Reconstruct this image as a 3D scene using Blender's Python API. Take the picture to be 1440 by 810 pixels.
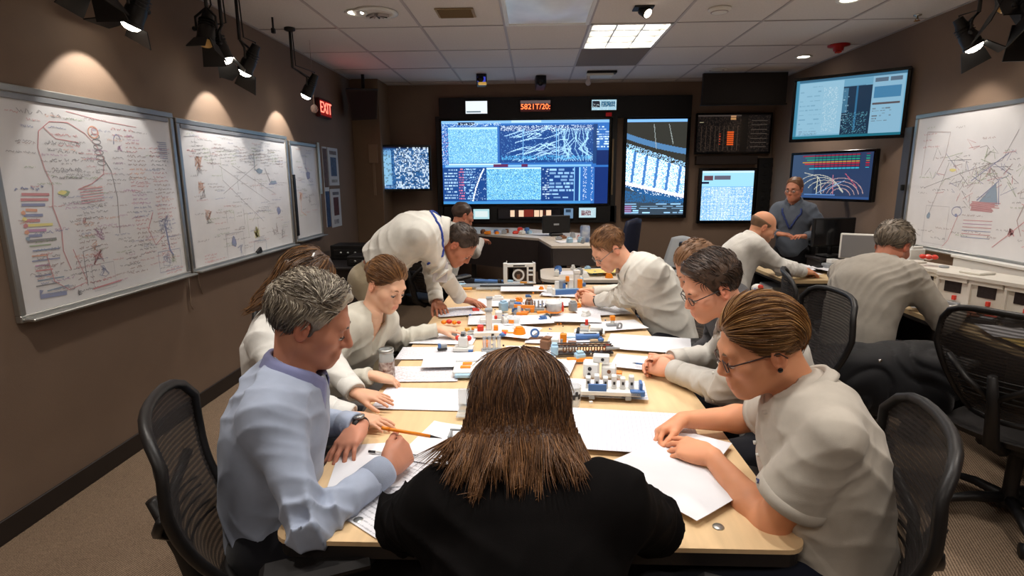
import bpy, math, random
import numpy as np
from mathutils import Vector, Matrix, Euler
for o in list(bpy.data.objects): bpy.data.objects.remove(o)
SC = bpy.context.scene
COL = SC.collection
PI = math.pi
rad = math.radians

# ---------------------------------------------------------------- camera
FPX, PITCH, YAW, ROLL, CAMH = 785.0, .194, .040, -.0065, 1.6
cd = bpy.data.cameras.new('camera'); cd.sensor_width = 36.0; cd.lens = 36.0*FPX/1440.0
cd.clip_start = .05; cd.clip_end = 60
cam = bpy.data.objects.new('camera', cd); COL.objects.link(cam)
_F = Vector((-math.sin(YAW)*math.cos(PITCH), math.cos(YAW)*math.cos(PITCH), -math.sin(PITCH)))
_R = Vector((math.cos(YAW), math.sin(YAW), 0)); _U = _R.cross(_F)
_c, _s = math.cos(ROLL), math.sin(ROLL)
_R, _U = _R*_c + _U*_s, _U*_c - _R*_s
cam.matrix_world = Matrix(((_R.x,_U.x,-_F.x,0),(_R.y,_U.y,-_F.y,0),(_R.z,_U.z,-_F.z,CAMH),(0,0,0,1)))
SC.camera = cam
def at(px, py, X=None, Y=None, Z=None):
    """world point on the plane X=, Y= or Z= that was measured at this place of the photograph"""
    d = _F*FPX + _R*(px-720) + _U*(405-py)
    t = X/d.x if X is not None else Y/d.y if Y is not None else (Z-CAMH)/d.z
    return d*t + Vector((0,0,CAMH))

# ---------------------------------------------------------------- world, lights, exposure
w = bpy.data.worlds.new('world'); SC.world = w; w.use_nodes = True
w.node_tree.nodes['Background'].inputs[0].default_value = (.9,.95,1,1)
w.node_tree.nodes['Background'].inputs[1].default_value = .02
SC.view_settings.view_transform = 'Standard'; SC.view_settings.look = 'None'
SC.view_settings.gamma = 1.0; SC.view_settings.use_curve_mapping = False
SC.view_settings.exposure = 0.0
def spot(loc, target, energy, half, blend, color, radius=.03, name='spot_lamp'):
    l = bpy.data.lights.new(name, 'SPOT'); l.energy = energy; l.spot_size = 2*half; l.spot_blend = blend
    l.color = color; l.shadow_soft_size = radius
    o = bpy.data.objects.new(name, l); COL.objects.link(o); o.location = loc
    o.rotation_euler = (Vector(target)-Vector(loc)).to_track_quat('-Z','Y').to_euler(); return o
def area(loc, sx, sy, energy, color, name='troffer_light', spread=PI):
    l = bpy.data.lights.new(name, 'AREA'); l.shape = 'RECTANGLE'; l.size = sx; l.size_y = sy
    l.energy = energy; l.color = color; l.spread = spread
    o = bpy.data.objects.new(name, l); COL.objects.link(o); o.location = loc; return o
WARM = (1,.91,.82); WHITE = (1,.965,.92); COOL = (.80,.88,1)
CEIL = 2.87; XL = -2.385; XR = 3.25; YB = 8.0; YF = -2.6
# ceiling downlights over the work table (their cans are built with the ceiling)
CANS = [(-.33,1.45),(.40,1.45),(-.33,2.5),(.40,2.5),(-.33,3.55),(.40,3.55)]
for (x,y) in CANS:
    spot((x,y,CEIL-.03), (x*.8,y+.12,0), 56, rad(44), .75, WHITE, .07, 'downlight_lamp')
DIMCANS = [(-1.38,4.6),(2.9,6.5),(1.9,2.9),(2.3,4.5),(-1.45,1.6),(1.75,1.2)]  # includes out-of-view aisle cans, added only to raise the ambient light
for (x,y) in DIMCANS:
    spot((x,y,CEIL-.03), (x,y,0), 74, rad(66), .9, WARM, .07, 'downlight_lamp')
# troffers behind and above the camera
for (x,y) in [(-1.2,-.9),(1.6,-.9)]:
    area((x,y,CEIL-.04), 1.1, .6, 20, WARM)
TROFFER_W = 52

# ---------------------------------------------------------------- materials
def lin(c):
    r = []
    for v in c[:3]:
        v = v/255.0
        r.append(v/12.92 if v <= .04045 else ((v+.055)/1.055)**2.4)
    return tuple(r)
MATS = {}
def mat(name, rgb, rough=.6, metal=0, var=.0, vscale=20, bump=0, bscale=60, emit=0, alpha=1, trans=0, spec=.5, stretch=None, rgb2=None, sheen=0, sss=0, coat=0, ior=1.45):
    """procedural material: base colour with noise variation, noise bump"""
    if name in MATS: return MATS[name]
    m = bpy.data.materials.new(name); m.use_nodes = True; MATS[name] = m
    nt = m.node_tree; N = nt.nodes; L = nt.links; b = N['Principled BSDF']
    c = lin(rgb)
    b.inputs['Base Color'].default_value = (*c,1); b.inputs['Roughness'].default_value = rough
    b.inputs['Metallic'].default_value = metal; b.inputs['Specular IOR Level'].default_value = spec
    b.inputs['IOR'].default_value = ior
    b.inputs['Alpha'].default_value = alpha; b.inputs['Transmission Weight'].default_value = trans
    if sheen: b.inputs['Sheen Weight'].default_value = sheen
    if coat: b.inputs['Coat Weight'].default_value = coat
    if sss:
        b.inputs['Subsurface Weight'].default_value = sss; b.inputs['Subsurface Radius'].default_value = (.012,.005,.003); b.inputs['Subsurface Scale'].default_value = 1
    if emit:
        b.inputs['Emission Color'].default_value = (*c,1); b.inputs['Emission Strength'].default_value = emit
    if var or bump or rgb2:
        tc = N.new('ShaderNodeTexCoord'); mp = N.new('ShaderNodeMapping'); L.new(tc.outputs['Object'], mp.inputs[0])
        if stretch: mp.inputs['Scale'].default_value = stretch
        if var or rgb2:
            n = N.new('ShaderNodeTexNoise'); n.inputs['Scale'].default_value = vscale; n.inputs['Detail'].default_value = 4
            L.new(mp.outputs[0], n.inputs['Vector'])
            r = N.new('ShaderNodeValToRGB'); r.color_ramp.elements[0].position = .3; r.color_ramp.elements[1].position = .7
            lo = tuple(v*(1-var) for v in c); hi = tuple(min(1,v*(1+var)) for v in c)
            if rgb2: lo, hi = c, lin(rgb2)
            r.color_ramp.elements[0].color = (*lo,1); r.color_ramp.elements[1].color = (*hi,1)
            L.new(n.outputs[0], r.inputs[0]); L.new(r.outputs[0], b.inputs['Base Color'])
        if bump:
            n2 = N.new('ShaderNodeTexNoise'); n2.inputs['Scale'].default_value = bscale; n2.inputs['Detail'].default_value = 3
            L.new(mp.outputs[0], n2.inputs['Vector'])
            bp = N.new('ShaderNodeBump'); bp.inputs['Strength'].default_value = bump; bp.inputs['Distance'].default_value = .01
            L.new(n2.outputs[0], bp.inputs['Height']); L.new(bp.outputs[0], b.inputs['Normal'])
    return m
def mat_vc(name, rough=.6, emit=0, sss=0, bump=0, bscale=200, spec=.5, metal=0, aniso=None):
    """material whose colour comes from the mesh's own colour attribute"""
    if name in MATS: return MATS[name]
    m = bpy.data.materials.new(name); m.use_nodes = True; MATS[name] = m
    nt = m.node_tree; N = nt.nodes; L = nt.links; b = N['Principled BSDF']
    a = N.new('ShaderNodeVertexColor'); a.layer_name = 'Col'
    b.inputs['Roughness'].default_value = rough; b.inputs['Specular IOR Level'].default_value = spec
    b.inputs['Metallic'].default_value = metal
    L.new(a.outputs[0], b.inputs['Base Color'])
    if emit:
        b.inputs['Base Color'].default_value = (0,0,0,1); L.remove(b.inputs['Base Color'].links[0])
        L.new(a.outputs[0], b.inputs['Emission Color']); b.inputs['Emission Strength'].default_value = emit
    if sss:
        b.inputs['Subsurface Weight'].default_value = sss; b.inputs['Subsurface Radius'].default_value = (.012,.005,.003); b.inputs['Subsurface Scale'].default_value = 1
    if bump:
        tc = N.new('ShaderNodeTexCoord'); n2 = N.new('ShaderNodeTexNoise'); n2.inputs['Scale'].default_value = bscale; n2.inputs['Detail'].default_value = 3
        L.new(tc.outputs['Object'], n2.inputs['Vector'])
        bp = N.new('ShaderNodeBump'); bp.inputs['Strength'].default_value = bump; bp.inputs['Distance'].default_value = .004
        L.new(n2.outputs[0], bp.inputs['Height']); L.new(bp.outputs[0], b.inputs['Normal'])
    return m

# ---------------------------------------------------------------- objects
def tag(o, label=None, cat=None, group=None, kind=None):
    if label: o['label'] = label
    if cat: o['category'] = cat
    if group: o['group'] = group
    if kind: o['kind'] = kind
    return o
def empty(name, loc=(0,0,0), rz=0, label=None, cat=None, group=None):
    o = bpy.data.objects.new(name, None); COL.objects.link(o); o.location = loc; o.rotation_euler = (0,0,rz)
    o.empty_display_size = .05
    return tag(o, label, cat, group)
def link(name, me, m=None, parent=None, world=False):
    o = bpy.data.objects.new(name, me); COL.objects.link(o)
    if m is not None and not me.materials: me.materials.append(m)
    if parent is not None:
        o.parent = parent
        if world:
            M = Matrix.Identity(4); p = parent; chain = []
            while p is not None: chain.append(p); p = p.parent
            for q in reversed(chain): M = M @ q.matrix_parent_inverse @ q.matrix_basis
            o.matrix_parent_inverse = M.inverted()
    return o
def copy_tree(o, parent=None):
    c = o.copy(); COL.objects.link(c)
    if parent is not None: c.parent = parent
    for ch in o.children: copy_tree(ch, c)
    return c
class MB:
    def __init__(s): s.v = []; s.f = []; s.c = []; s.cur = None
    def add(s, vs, fs):
        n = len(s.v); s.v += [tuple(v) for v in vs]; s.f += [tuple(i+n for i in f) for f in fs]
        s.c += [s.cur]*len(fs); return s
    def box(s, c, d, rot=None, ch=0):
        c = Vector(c); hx,hy,hz = d[0]/2, d[1]/2, d[2]/2
        M = rot if isinstance(rot, Matrix) else (Euler(rot).to_matrix() if rot else Matrix.Identity(3))
        if not ch:
            vs = [Vector((x*hx,y*hy,z*hz)) for z in(-1,1) for y in(-1,1) for x in(-1,1)]
            fs = [(0,2,3,1),(4,5,7,6),(0,1,5,4),(2,6,7,3),(0,4,6,2),(1,3,7,5)]
            return s.add([c+M@v for v in vs], fs)
        ch = min(ch, hx*.9, hy*.9, hz*.9)
        vs = []; idx = {}
        for sx in(-1,1):
            for sy in(-1,1):
                for sz in(-1,1):
                    for k in range(3):
                        e = [hx,hy,hz]
                        for j in range(3):
                            if j != k: e[j] -= ch
                        idx[(sx,sy,sz,k)] = len(vs); vs.append(c + M@Vector((sx*e[0],sy*e[1],sz*e[2])))
        fs = []
        for k in range(3):
            a,b = [j for j in range(3) if j != k]
            for sg in(-1,1):
                q = []
                for (p,r) in((-1,-1),(1,-1),(1,1),(-1,1)):
                    t = [0,0,0]; t[k] = sg; t[a] = p; t[b] = r; q.append(idx[(*t,k)])
                if (sg > 0) == (k == 1): q = q[::-1]
                fs.append(tuple(q))
        for k in range(3):
            a,b = [j for j in range(3) if j != k]
            for p in(-1,1):
                for r in(-1,1):
                    t0 = [0,0,0]; t0[a] = p; t0[b] = r
                    t1 = list(t0); t0[k] = -1; t1[k] = 1
                    fs.append((idx[(*t0,a)],idx[(*t1,a)],idx[(*t1,b)],idx[(*t0,b)]))
        for sx in(-1,1):
            for sy in(-1,1):
                for sz in(-1,1): fs.append(tuple(idx[(sx,sy,sz,k)] for k in range(3)))
        return s.add(vs, fs)
    def cyl(s, a, b, r1, r2=None, n=12, cap=True):
        a = Vector(a); b = Vector(b); r2 = r1 if r2 is None else r2
        z = (b-a).normalized(); x = z.orthogonal().normalized(); y = z.cross(x)
        vs = [a+(x*math.cos(2*PI*i/n)+y*math.sin(2*PI*i/n))*r1 for i in range(n)] + [b+(x*math.cos(2*PI*i/n)+y*math.sin(2*PI*i/n))*r2 for i in range(n)]
        fs = [(i,(i+1)%n,n+(i+1)%n,n+i) for i in range(n)]
        if cap: fs += [tuple(range(n))[::-1], tuple(range(n,2*n))]
        return s.add(vs, fs)
    def tube(s, pts, r, n=8, cap=True, taper=None):
        pts = [Vector(p) for p in pts]; vs = []; fs = []; x = None
        for i,p in enumerate(pts):
            t = (pts[min(i+1,len(pts)-1)]-pts[max(i-1,0)]).normalized()
            x = t.orthogonal().normalized() if x is None else (x - t*x.dot(t)).normalized()
            y = t.cross(x); rr = r if taper is None else r*taper[i]
            vs += [p+(x*math.cos(2*PI*k/n)+y*math.sin(2*PI*k/n))*rr for k in range(n)]
        for i in range(len(pts)-1):
            fs += [(i*n+k,i*n+(k+1)%n,(i+1)*n+(k+1)%n,(i+1)*n+k) for k in range(n)]
        if cap: fs += [tuple(range(n))[::-1], tuple(range((len(pts)-1)*n, len(pts)*n))]
        return s.add(vs, fs)
    def lathe(s, prof, c=(0,0,0), n=20, M=None, cap=True):
        c = Vector(c); M = M or Matrix.Identity(3); vs = []; fs = []
        for (r,z) in prof: vs += [c+M@Vector((r*math.cos(2*PI*k/n), r*math.sin(2*PI*k/n), z)) for k in range(n)]
        for i in range(len(prof)-1): fs += [(i*n+k,i*n+(k+1)%n,(i+1)*n+(k+1)%n,(i+1)*n+k) for k in range(n)]
        if cap: fs += [tuple(range(n))[::-1], tuple(range((len(prof)-1)*n,len(prof)*n))]
        return s.add(vs, fs)
    def prism(s, poly, z0, z1, M=None, c=(0,0,0)):
        c = Vector(c); M = M or Matrix.Identity(3); n = len(poly)
        vs = [c+M@Vector((p[0],p[1],z0)) for p in poly]+[c+M@Vector((p[0],p[1],z1)) for p in poly]
        fs = [tuple(range(n))[::-1], tuple(range(n,2*n))]+[(i,(i+1)%n,n+(i+1)%n,n+i) for i in range(n)]
        return s.add(vs, fs)
    def sphere(s, c, r, n=12, m=8, M=None):
        c = Vector(c); r = (r,r,r) if not hasattr(r,'__len__') else r; M = M or Matrix.Identity(3); vs = []; fs = []
        for i in range(m+1):
            th = PI*i/m
            for k in range(n): vs.append(c+M@Vector((r[0]*math.sin(th)*math.cos(2*PI*k/n), r[1]*math.sin(th)*math.sin(2*PI*k/n), r[2]*math.cos(th))))
        for i in range(m): fs += [(i*n+k,(i+1)*n+k,(i+1)*n+(k+1)%n,i*n+(k+1)%n) for k in range(n)]
        return s.add(vs, fs)
    def quad(s, a, b, c, d): return s.add([a,b,c,d], [(0,1,2,3)])
    def mesh(s, name, m=None, smooth=False):
        me = bpy.data.meshes.new(name); me.from_pydata(s.v, [], s.f); me.validate()
        if m is not None: me.materials.append(m)
        if any(c is not None for c in s.c):
            at_ = me.color_attributes.new('Col','FLOAT_COLOR','CORNER'); arr = np.ones((len(me.loops),4), np.float32)
            if len(me.polygons) == len(s.c):
                for p in me.polygons:
                    c = s.c[p.index]
                    if c is not None: arr[p.loop_start:p.loop_start+p.loop_total,:3] = c
            at_.data.foreach_set('color', arr.ravel())
        if smooth:
            me.polygons.foreach_set('use_smooth', [True]*len(me.polygons))
            if smooth == 'auto':
                me.set_sharp_from_angle(angle=rad(40))
        me.update(); return me
    def build(s, name, m=None, parent=None, smooth=False, world=False):
        return link(name, s.mesh(name, m, smooth), m, parent, world)
def frame3(u, v):
    u = Vector(u).normalized(); v = Vector(v); v = (v-u*v.dot(u)).normalized(); n = u.cross(v)
    return Matrix((u,v,n)).transposed()
def color_grid(name, img, origin, U, V, m, parent, world=True):
    """flat print or screen image: a grid of small quads, one colour each; img[row from the top, col] in linear rgb"""
    h, wd = img.shape[:2]; origin = np.array(origin); U = np.array(U); V = np.array(V)
    us = np.linspace(0,1,wd+1); vs = np.linspace(1,0,h+1)
    P = origin + us[None,:,None]*U + vs[:,None,None]*V
    idx = np.arange((h+1)*(wd+1)).reshape(h+1,wd+1)
    F = np.stack([idx[1:,:-1],idx[1:,1:],idx[:-1,1:],idx[:-1,:-1]],-1).reshape(-1,4)
    me = np_mesh(name, P.reshape(-1,3), F)
    a = me.color_attributes.new('Col','FLOAT_COLOR','CORNER')
    c = np.ones((h*wd,4,4), np.float32); c[:,:,:3] = img.reshape(-1,1,3)
    a.data.foreach_set('color', c.ravel())
    return link(name, me, m, parent, world)
def np_mesh(name, V, F):
    me = bpy.data.meshes.new(name); V = np.asarray(V, np.float32); F = np.asarray(F, np.int32); k = F.shape[1]
    me.vertices.add(len(V)); me.vertices.foreach_set('co', V.ravel())
    me.loops.add(F.size); me.loops.foreach_set('vertex_index', F.ravel())
    me.polygons.add(len(F)); me.polygons.foreach_set('loop_start', np.arange(0,F.size,k,dtype=np.int32))
    me.update(calc_edges=True); me.validate(); return me
def text_obj(name, s, origin, U, V, size, m, parent, depth=.002, align='CENTER', world=True):
    cu = bpy.data.curves.new(name,'FONT'); cu.body = s; cu.size = size; cu.extrude = depth; cu.align_x = align; cu.align_y = 'CENTER'
    t = bpy.data.objects.new(name, cu); COL.objects.link(t)
    me = bpy.data.meshes.new_from_object(t.evaluated_get(bpy.context.evaluated_depsgraph_get()))
    bpy.data.objects.remove(t)
    M = frame3(U,V); me.transform(Matrix.Translation(Vector(origin)) @ M.to_4x4())
    me.materials.clear()
    return link(name, me, m, parent, world)
# ================================================================ THE ROOM
def struct(o): o['kind'] = 'structure'; return o
M_wall = mat('wall_paint', (124,104,88), .75, var=.05, vscale=3, bump=.08, bscale=180)
M_ceil = mat('ceiling_tile', (216,210,207), .9, var=.04, vscale=60, bump=.25, bscale=260)
M_grid = mat('ceiling_grid', (176,168,168), .5)
M_black = mat('black_metal', (16,15,15), .5, var=.2, vscale=30)
M_blackgloss = mat('black_gloss', (10,10,12), .18)
M_alu = mat('aluminium', (176,176,172), .35, .85, bump=.03, bscale=300, stretch=(1,.05,1))
M_chrome = mat('chrome', (210,210,210), .15, 1)
M_white = mat('white_plastic', (225,224,218), .4)
def carpet():
    m = bpy.data.materials.new('carpet'); m.use_nodes = True; MATS['carpet'] = m
    nt = m.node_tree; N = nt.nodes; L = nt.links; b = N['Principled BSDF']; b.inputs['Roughness'].default_value = .95
    b.inputs['Specular IOR Level'].default_value = .1
    tc = N.new('ShaderNodeTexCoord')
    wv = N.new('ShaderNodeTexWave'); wv.inputs['Scale'].default_value = 26; wv.inputs['Distortion'].default_value = 2.5; wv.inputs['Detail'].default_value = 3; wv.inputs['Detail Scale'].default_value = 6
    mp = N.new('ShaderNodeMapping'); mp.inputs['Rotation'].default_value = (0,0,rad(20)); L.new(tc.outputs['Object'], mp.inputs[0]); L.new(mp.outputs[0], wv.inputs[0])
    nz = N.new('ShaderNodeTexNoise'); nz.inputs['Scale'].default_value = 300; L.new(tc.outputs['Object'], nz.inputs[0])
    mx = N.new('ShaderNodeMix'); mx.data_type = 'FLOAT'; mx.inputs[0].default_value = .55; L.new(wv.outputs['Fac'], mx.inputs[2]); L.new(nz.outputs[0], mx.inputs[3])
    r = N.new('ShaderNodeValToRGB'); r.color_ramp.elements[0].position = .3; r.color_ramp.elements[1].position = .72
    r.color_ramp.elements[0].color = (*lin((98,82,68)),1); r.color_ramp.elements[1].color = (*lin((158,136,114)),1)
    L.new(mx.outputs[0], r.inputs[0]); L.new(r.outputs[0], b.inputs['Base Color'])
    bp = N.new('ShaderNodeBump'); bp.inputs['Strength'].default_value = .5; bp.inputs['Distance'].default_value = .006
    L.new(mx.outputs[0], bp.inputs['Height']); L.new(bp.outputs[0], b.inputs['Normal'])
    return m
M_carpet = carpet()
W, Dp = XR-XL, YB-YF; xm, ym = (XR+XL)/2, (YB+YF)/2
floor = struct(MB().box((xm,ym,-.05),(W+.4,Dp+.4,.1)).build('floor', M_carpet))
tag(floor, 'taupe ribbed carpet floor', 'floor')
wl = struct(MB().box((XL-.1,ym,1.5),(.2,Dp+.4,3.1)).build('wall_left', M_wall)); tag(wl,'brown painted wall behind the three whiteboards','wall')
wr = struct(MB().box((XR+.1,ym,1.5),(.2,Dp+.4,3.1)).build('wall_right', M_wall)); tag(wr,'brown painted wall behind the single whiteboard','wall')
wb = struct(MB().box((xm,YB+.1,1.5),(W+.4,.2,3.1)).build('wall_back', M_wall)); tag(wb,'brown end wall with the video screens','wall')
wf = struct(MB().box((xm,YF-.1,1.5),(W+.4,.2,3.1)).build('wall_front', M_wall)); tag(wf,'brown wall behind the viewer','wall')
M_base = mat('baseboard_rubber', (40,33,30), .5, var=.1, vscale=8)
for nm,c,d in (('baseboard_left',(XL+.006,ym,.055),(.012,Dp,.11)),('baseboard_right',(XR-.006,ym,.055),(.012,Dp,.11)),('baseboard_back',(xm,YB-.006,.055),(W,.012,.11)),('baseboard_front',(xm,YF+.006,.055),(W,.012,.11))):
    o = struct(MB().box(c,d,ch=.003).build(nm, M_base)); tag(o, 'dark rubber baseboard along the %s wall' % {'left':'left','right':'right','back':'screen','front':'rear'}[nm.split('_')[1]], 'baseboard')
# ceiling: slab, tiles and the bars between them
ceil = struct(MB().box((xm,ym,CEIL+.12),(W+.4,Dp+.4,.1)).build('ceiling', M_ceil)); tag(ceil,'suspended ceiling of large white tiles','ceiling')
TX, TY = .715, .905
xs = [XL] + [ -.25+TX*k for k in range(-2,5)] + [XR]
ys = []; y = 5.06
while y > YF+.1: y -= TY
y += TY; ys = [YF]
while y < YB-.2: ys.append(y); y += TY
ys.append(YB)
SPECIAL = {}   # tile index -> taken by a fixture
def tile_of(x,y):
    i = max(k for k in range(len(xs)-1) if xs[k] <= x); j = max(k for k in range(len(ys)-1) if ys[k] <= y); return i,j
for nm,(x,y) in dict(lens=(.08,4.6), troffer=(.75,5.5), grey=(.75,6.4), rear_a=(-1.2,-.9), rear_b=(1.6,-.9)).items(): SPECIAL[tile_of(x,y)] = nm
tile_mesh = {}
rng = random.Random(4)
M_greytile = mat('grey_ceiling_tile', (128,118,112), .9, bump=.2, bscale=200)
TILE_RECT = {}
for i in range(len(xs)-1):
    for j in range(len(ys)-1):
        x0,x1,y0,y1 = xs[i]+.007,xs[i+1]-.007,ys[j]+.007,ys[j+1]-.007
        nm = SPECIAL.get((i,j))
        if nm: TILE_RECT[nm] = (x0,x1,y0,y1)
        if nm in ('lens','troffer','rear_a','rear_b'): continue
        key = (round(x1-x0,3),round(y1-y0,3), nm)
        if key not in tile_mesh:
            tile_mesh[key] = MB().box((0,0,.01),(x1-x0,y1-y0,.02),ch=.003).mesh('ceiling_tile', M_greytile if nm == 'grey' else M_ceil)
        o = link('ceiling_tile', tile_mesh[key], None, ceil, False)
        o.location = ((x0+x1)/2,(y0+y1)/2,CEIL+rng.uniform(0,.003))
for x in xs[1:-1]: MB().box((x,ym,CEIL-.001),(.022,Dp,.006),ch=.001).build('grid_bar', M_grid, ceil)
for yy in ys[1:-1]: MB().box((xm,yy,CEIL-.0005),(W,.018,.005),ch=.001).build('grid_bar', M_grid, ceil)
for (a,b,c,d) in ((XL+.01,ym,.02,Dp),(XR-.01,ym,.02,Dp),(xm,YB-.01,W,.02)):
    MB().box((a,b,CEIL-.001),(c,d,.012)).build('wall_angle', M_grid, ceil)
# cool cove strip: a seam of the ceiling is a lit slot near the parabolic troffer
M_lamp = mat('lamp_glow', (255,240,215), .5, emit=6)
M_lampdim = mat('lamp_glow_dim', (235,225,205), .5, emit=.55)
M_hot = mat('lamp_lens_hot', (255,246,230), .5, emit=14)
def can_light(x, y, lit, label, r=.075):
    t = empty('recessed_downlight', (x,y,CEIL), 0, label, 'downlight', 'recessed ceiling downlights')
    MB().lathe([(r*.8,-.001),(r*1.15,-.002),(r*1.2,-.006),(r*1.12,-.012),(r*.86,-.010),(r*.8,-.003)], cap=False).build('trim_ring', M_white, t, True)
    MB().lathe([(r*.8,-.004),(r*.02,-.003)],cap=False).build('lamp_lens', M_hot if lit else M_lampdim, t)
    return t
names = ['near left corner','near right corner','left middle','right middle','left far end','right far end']
for (x,y),n in zip(CANS,names): can_light(x,y,True,'recessed downlight in the ceiling above the %s of the work table' % n)
names = ['recessed downlight in the ceiling nearest the left spot lamps','small lit recessed downlight beside the red ceiling strobe','added unseen downlight over the aisle by the right desk','recessed downlight over the man in the grey shirt','added unseen downlight over the left aisle by the nearest whiteboard','recessed downlight over the short-sleeved man\'s chair']
for (x,y),n in zip(DIMCANS,names): can_light(x,y,True,n)
# troffer with parabolic louvres
x0,x1,y0,y1 = TILE_RECT['troffer']
tr = empty('parabolic_troffer', ((x0+x1)/2,(y0+y1)/2,CEIL), 0, 'lit ceiling troffer with mirrored louvre cells in front of a grey tile', 'ceiling light')
MB().box((0,0,.075),(x1-x0,y1-y0,.006)).build('housing', M_white, tr)
fr = MB()
for sx in(-1,1): fr.box((sx*((x1-x0)/2-.012),0,.03),(.024,y1-y0,.07))
for sy in(-1,1): fr.box((0,sy*((y1-y0)/2-.012),.03),(x1-x0,.024,.07))
fr.build('frame', M_white, tr)
for k in(-1,1): MB().prism([(-.006,0),(.006,0),(.02,.055),(-.02,.055)],-(y1-y0)/2+.02,(y1-y0)/2-.02, frame3((1,0,0),(0,0,1)), (k*(x1-x0)/6,0,0)).build('louvre_blade', M_alu, tr)
for k in(-1,0,1): MB().prism([(-.006,0),(.006,0),(.018,.055),(-.018,.055)],-(x1-x0)/2+.02,(x1-x0)/2-.02, frame3((0,1,0),(0,0,1)), (0,k*(y1-y0)/4,0)).build('louvre_blade', M_alu, tr)
for k in(-1,0,1): MB().cyl((k*(x1-x0)/3,-(y1-y0)/2+.04,.06),(k*(x1-x0)/3,(y1-y0)/2-.04,.06),.013).build('lamp_tube', M_lamp, tr, True)
area(((x0+x1)/2,(y0+y1)/2,CEIL+.045), .58,.78, TROFFER_W, WARM)
# flush lens light with a warped diffuser
x0,x1,y0,y1 = TILE_RECT['lens']
tr = empty('lensed_troffer', ((x0+x1)/2,(y0+y1)/2,CEIL), 0, 'dim square ceiling light with a bulging frosted diffuser beside the tan vent', 'ceiling light')
fr = MB()
for sx in(-1,1): fr.box((sx*((x1-x0)/2-.015),0,.0),(.03,y1-y0,.02),ch=.003)
for sy in(-1,1): fr.box((0,sy*((y1-y0)/2-.015),.0),(x1-x0-.06,.03,.02),ch=.003)
fr.build('frame', M_white, tr)
gv = MB(); n = 14
for a in range(n+1):
    for b in range(n+1):
        u,v = a/n*2-1,b/n*2-1; gv.v.append((u*((x1-x0)/2-.03), v*((y1-y0)/2-.03), -.035*(1-u*u)*(1-v*v)*(1+.3*math.sin(3*u+2*v))))
for a in range(n):
    for b in range(n): i = a*(n+1)+b; gv.f.append((i,i+1,i+n+2,i+n+1)); gv.c.append(None)
gv.build('diffuser', mat('frosted_diffuser', (205,205,205), .25, emit=.12, var=.1, vscale=5), tr, True)
for nm in ('rear_a','rear_b'):
    x0,x1,y0,y1 = TILE_RECT[nm]
    o = MB().box(((x0+x1)/2,(y0+y1)/2,CEIL+.008),(x1-x0,y1-y0,.02),ch=.003).build('troffer_panel', mat('lit_panel',(250,240,222),.5,emit=1.0)); tag(o, 'flat lit ceiling panel behind the viewer on the %s' % ('left' if nm == 'rear_a' else 'right'), 'ceiling light')
# tan perforated vent
vt = empty('ceiling_vent', (-.612,4.66,CEIL), 0, 'tan perforated square air vent in the ceiling', 'vent')
MB().box((0,0,-.004),(.30,.24,.008),ch=.003).build('vent_frame', mat('vent_tan',(150,128,96),.6,var=.15,vscale=90), vt)
sl = MB()
for k in range(11): sl.box((0,-.1+k*.02,-.011),(.26,.009,.006),rot=(.4,0,0))
sl.build('louvre_slats', mat('vent_tan_dark',(122,102,74),.6), vt)
# round diffuser by the left can with fins
vt = empty('round_air_diffuser', (-1.23,4.62,CEIL), 0, 'pale round air diffuser with curved fins beside a lit downlight', 'vent')
MB().lathe([(.17,-.001),(.175,-.006),(.12,-.012),(.115,-.004)],cap=False,n=28).build('rim', M_white, vt, True)
for k in range(7): MB().box((math.cos(.5+k*.35)*.06,math.sin(.5+k*.35)*.06,-.012),(.09,.008,.02),rot=(.5,0,.5+k*.35)).build('fin', M_black if k%2 else M_grid, vt)
# smoke detector, round plate, sprinkler, strobe
sm = empty('smoke_detector',(1.423,4.68,CEIL),0,'white round smoke detector on the ceiling','smoke detector')
MB().lathe([(.085,0),(.085,-.012),(.06,-.03),(.03,-.034),(.001,-.034)]).build('body', M_white, sm, True)
MB().lathe([(.062,-.026),(.066,-.026),(.064,-.031),(.058,-.031)],cap=False).build('sensor_ring', M_grid, sm, True)
pl = empty('ceiling_speaker_grille',(2.2,7.2,CEIL),0,'round white ceiling grille near the black hanging panel','speaker')
MB().lathe([(.12,0),(.12,-.006),(.10,-.009),(.001,-.009)]).build('plate', M_white, pl, True)
MB().lathe([(.07,-.0095),(.09,-.0105),(.09,-.0095)],cap=False).build('ring', M_grid, pl, True)
sp = empty('fire_sprinkler',(3.08,4.95,CEIL),0,'small brass fire sprinkler head by the right ceiling edge','sprinkler')
MB().lathe([(.03,0),(.03,-.006),(.008,-.008),(.008,-.03),(.001,-.03)]).build('escutcheon', M_chrome, sp, True)
MB().lathe([(.001,-.045),(.022,-.045),(.024,-.048),(.001,-.05)]).build('deflector', mat('brass',(150,110,50),.3,1), sp, True)
for s_ in(-1,1): MB().tube([(s_*.006,0,-.028),(s_*.014,0,-.036),(s_*.006,0,-.046)],.003).build('frame_arm', mat('brass',(150,110,50),.3,1), sp, True)
st = empty('fire_alarm_strobe',(3.0,5.98,CEIL),0,'red fire alarm strobe on the ceiling by the right wall','fire alarm')
M_red = mat('alarm_red',(190,22,24),.35)
MB().lathe([(.10,0),(.10,-.012),(.05,-.02),(.045,-.055),(.001,-.06)]).build('base', M_red, st, True)
MB().box((0,0,-.066),(.05,.05,.02),ch=.006).build('lens', mat('strobe_lens',(200,60,50),.1), st)
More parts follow.
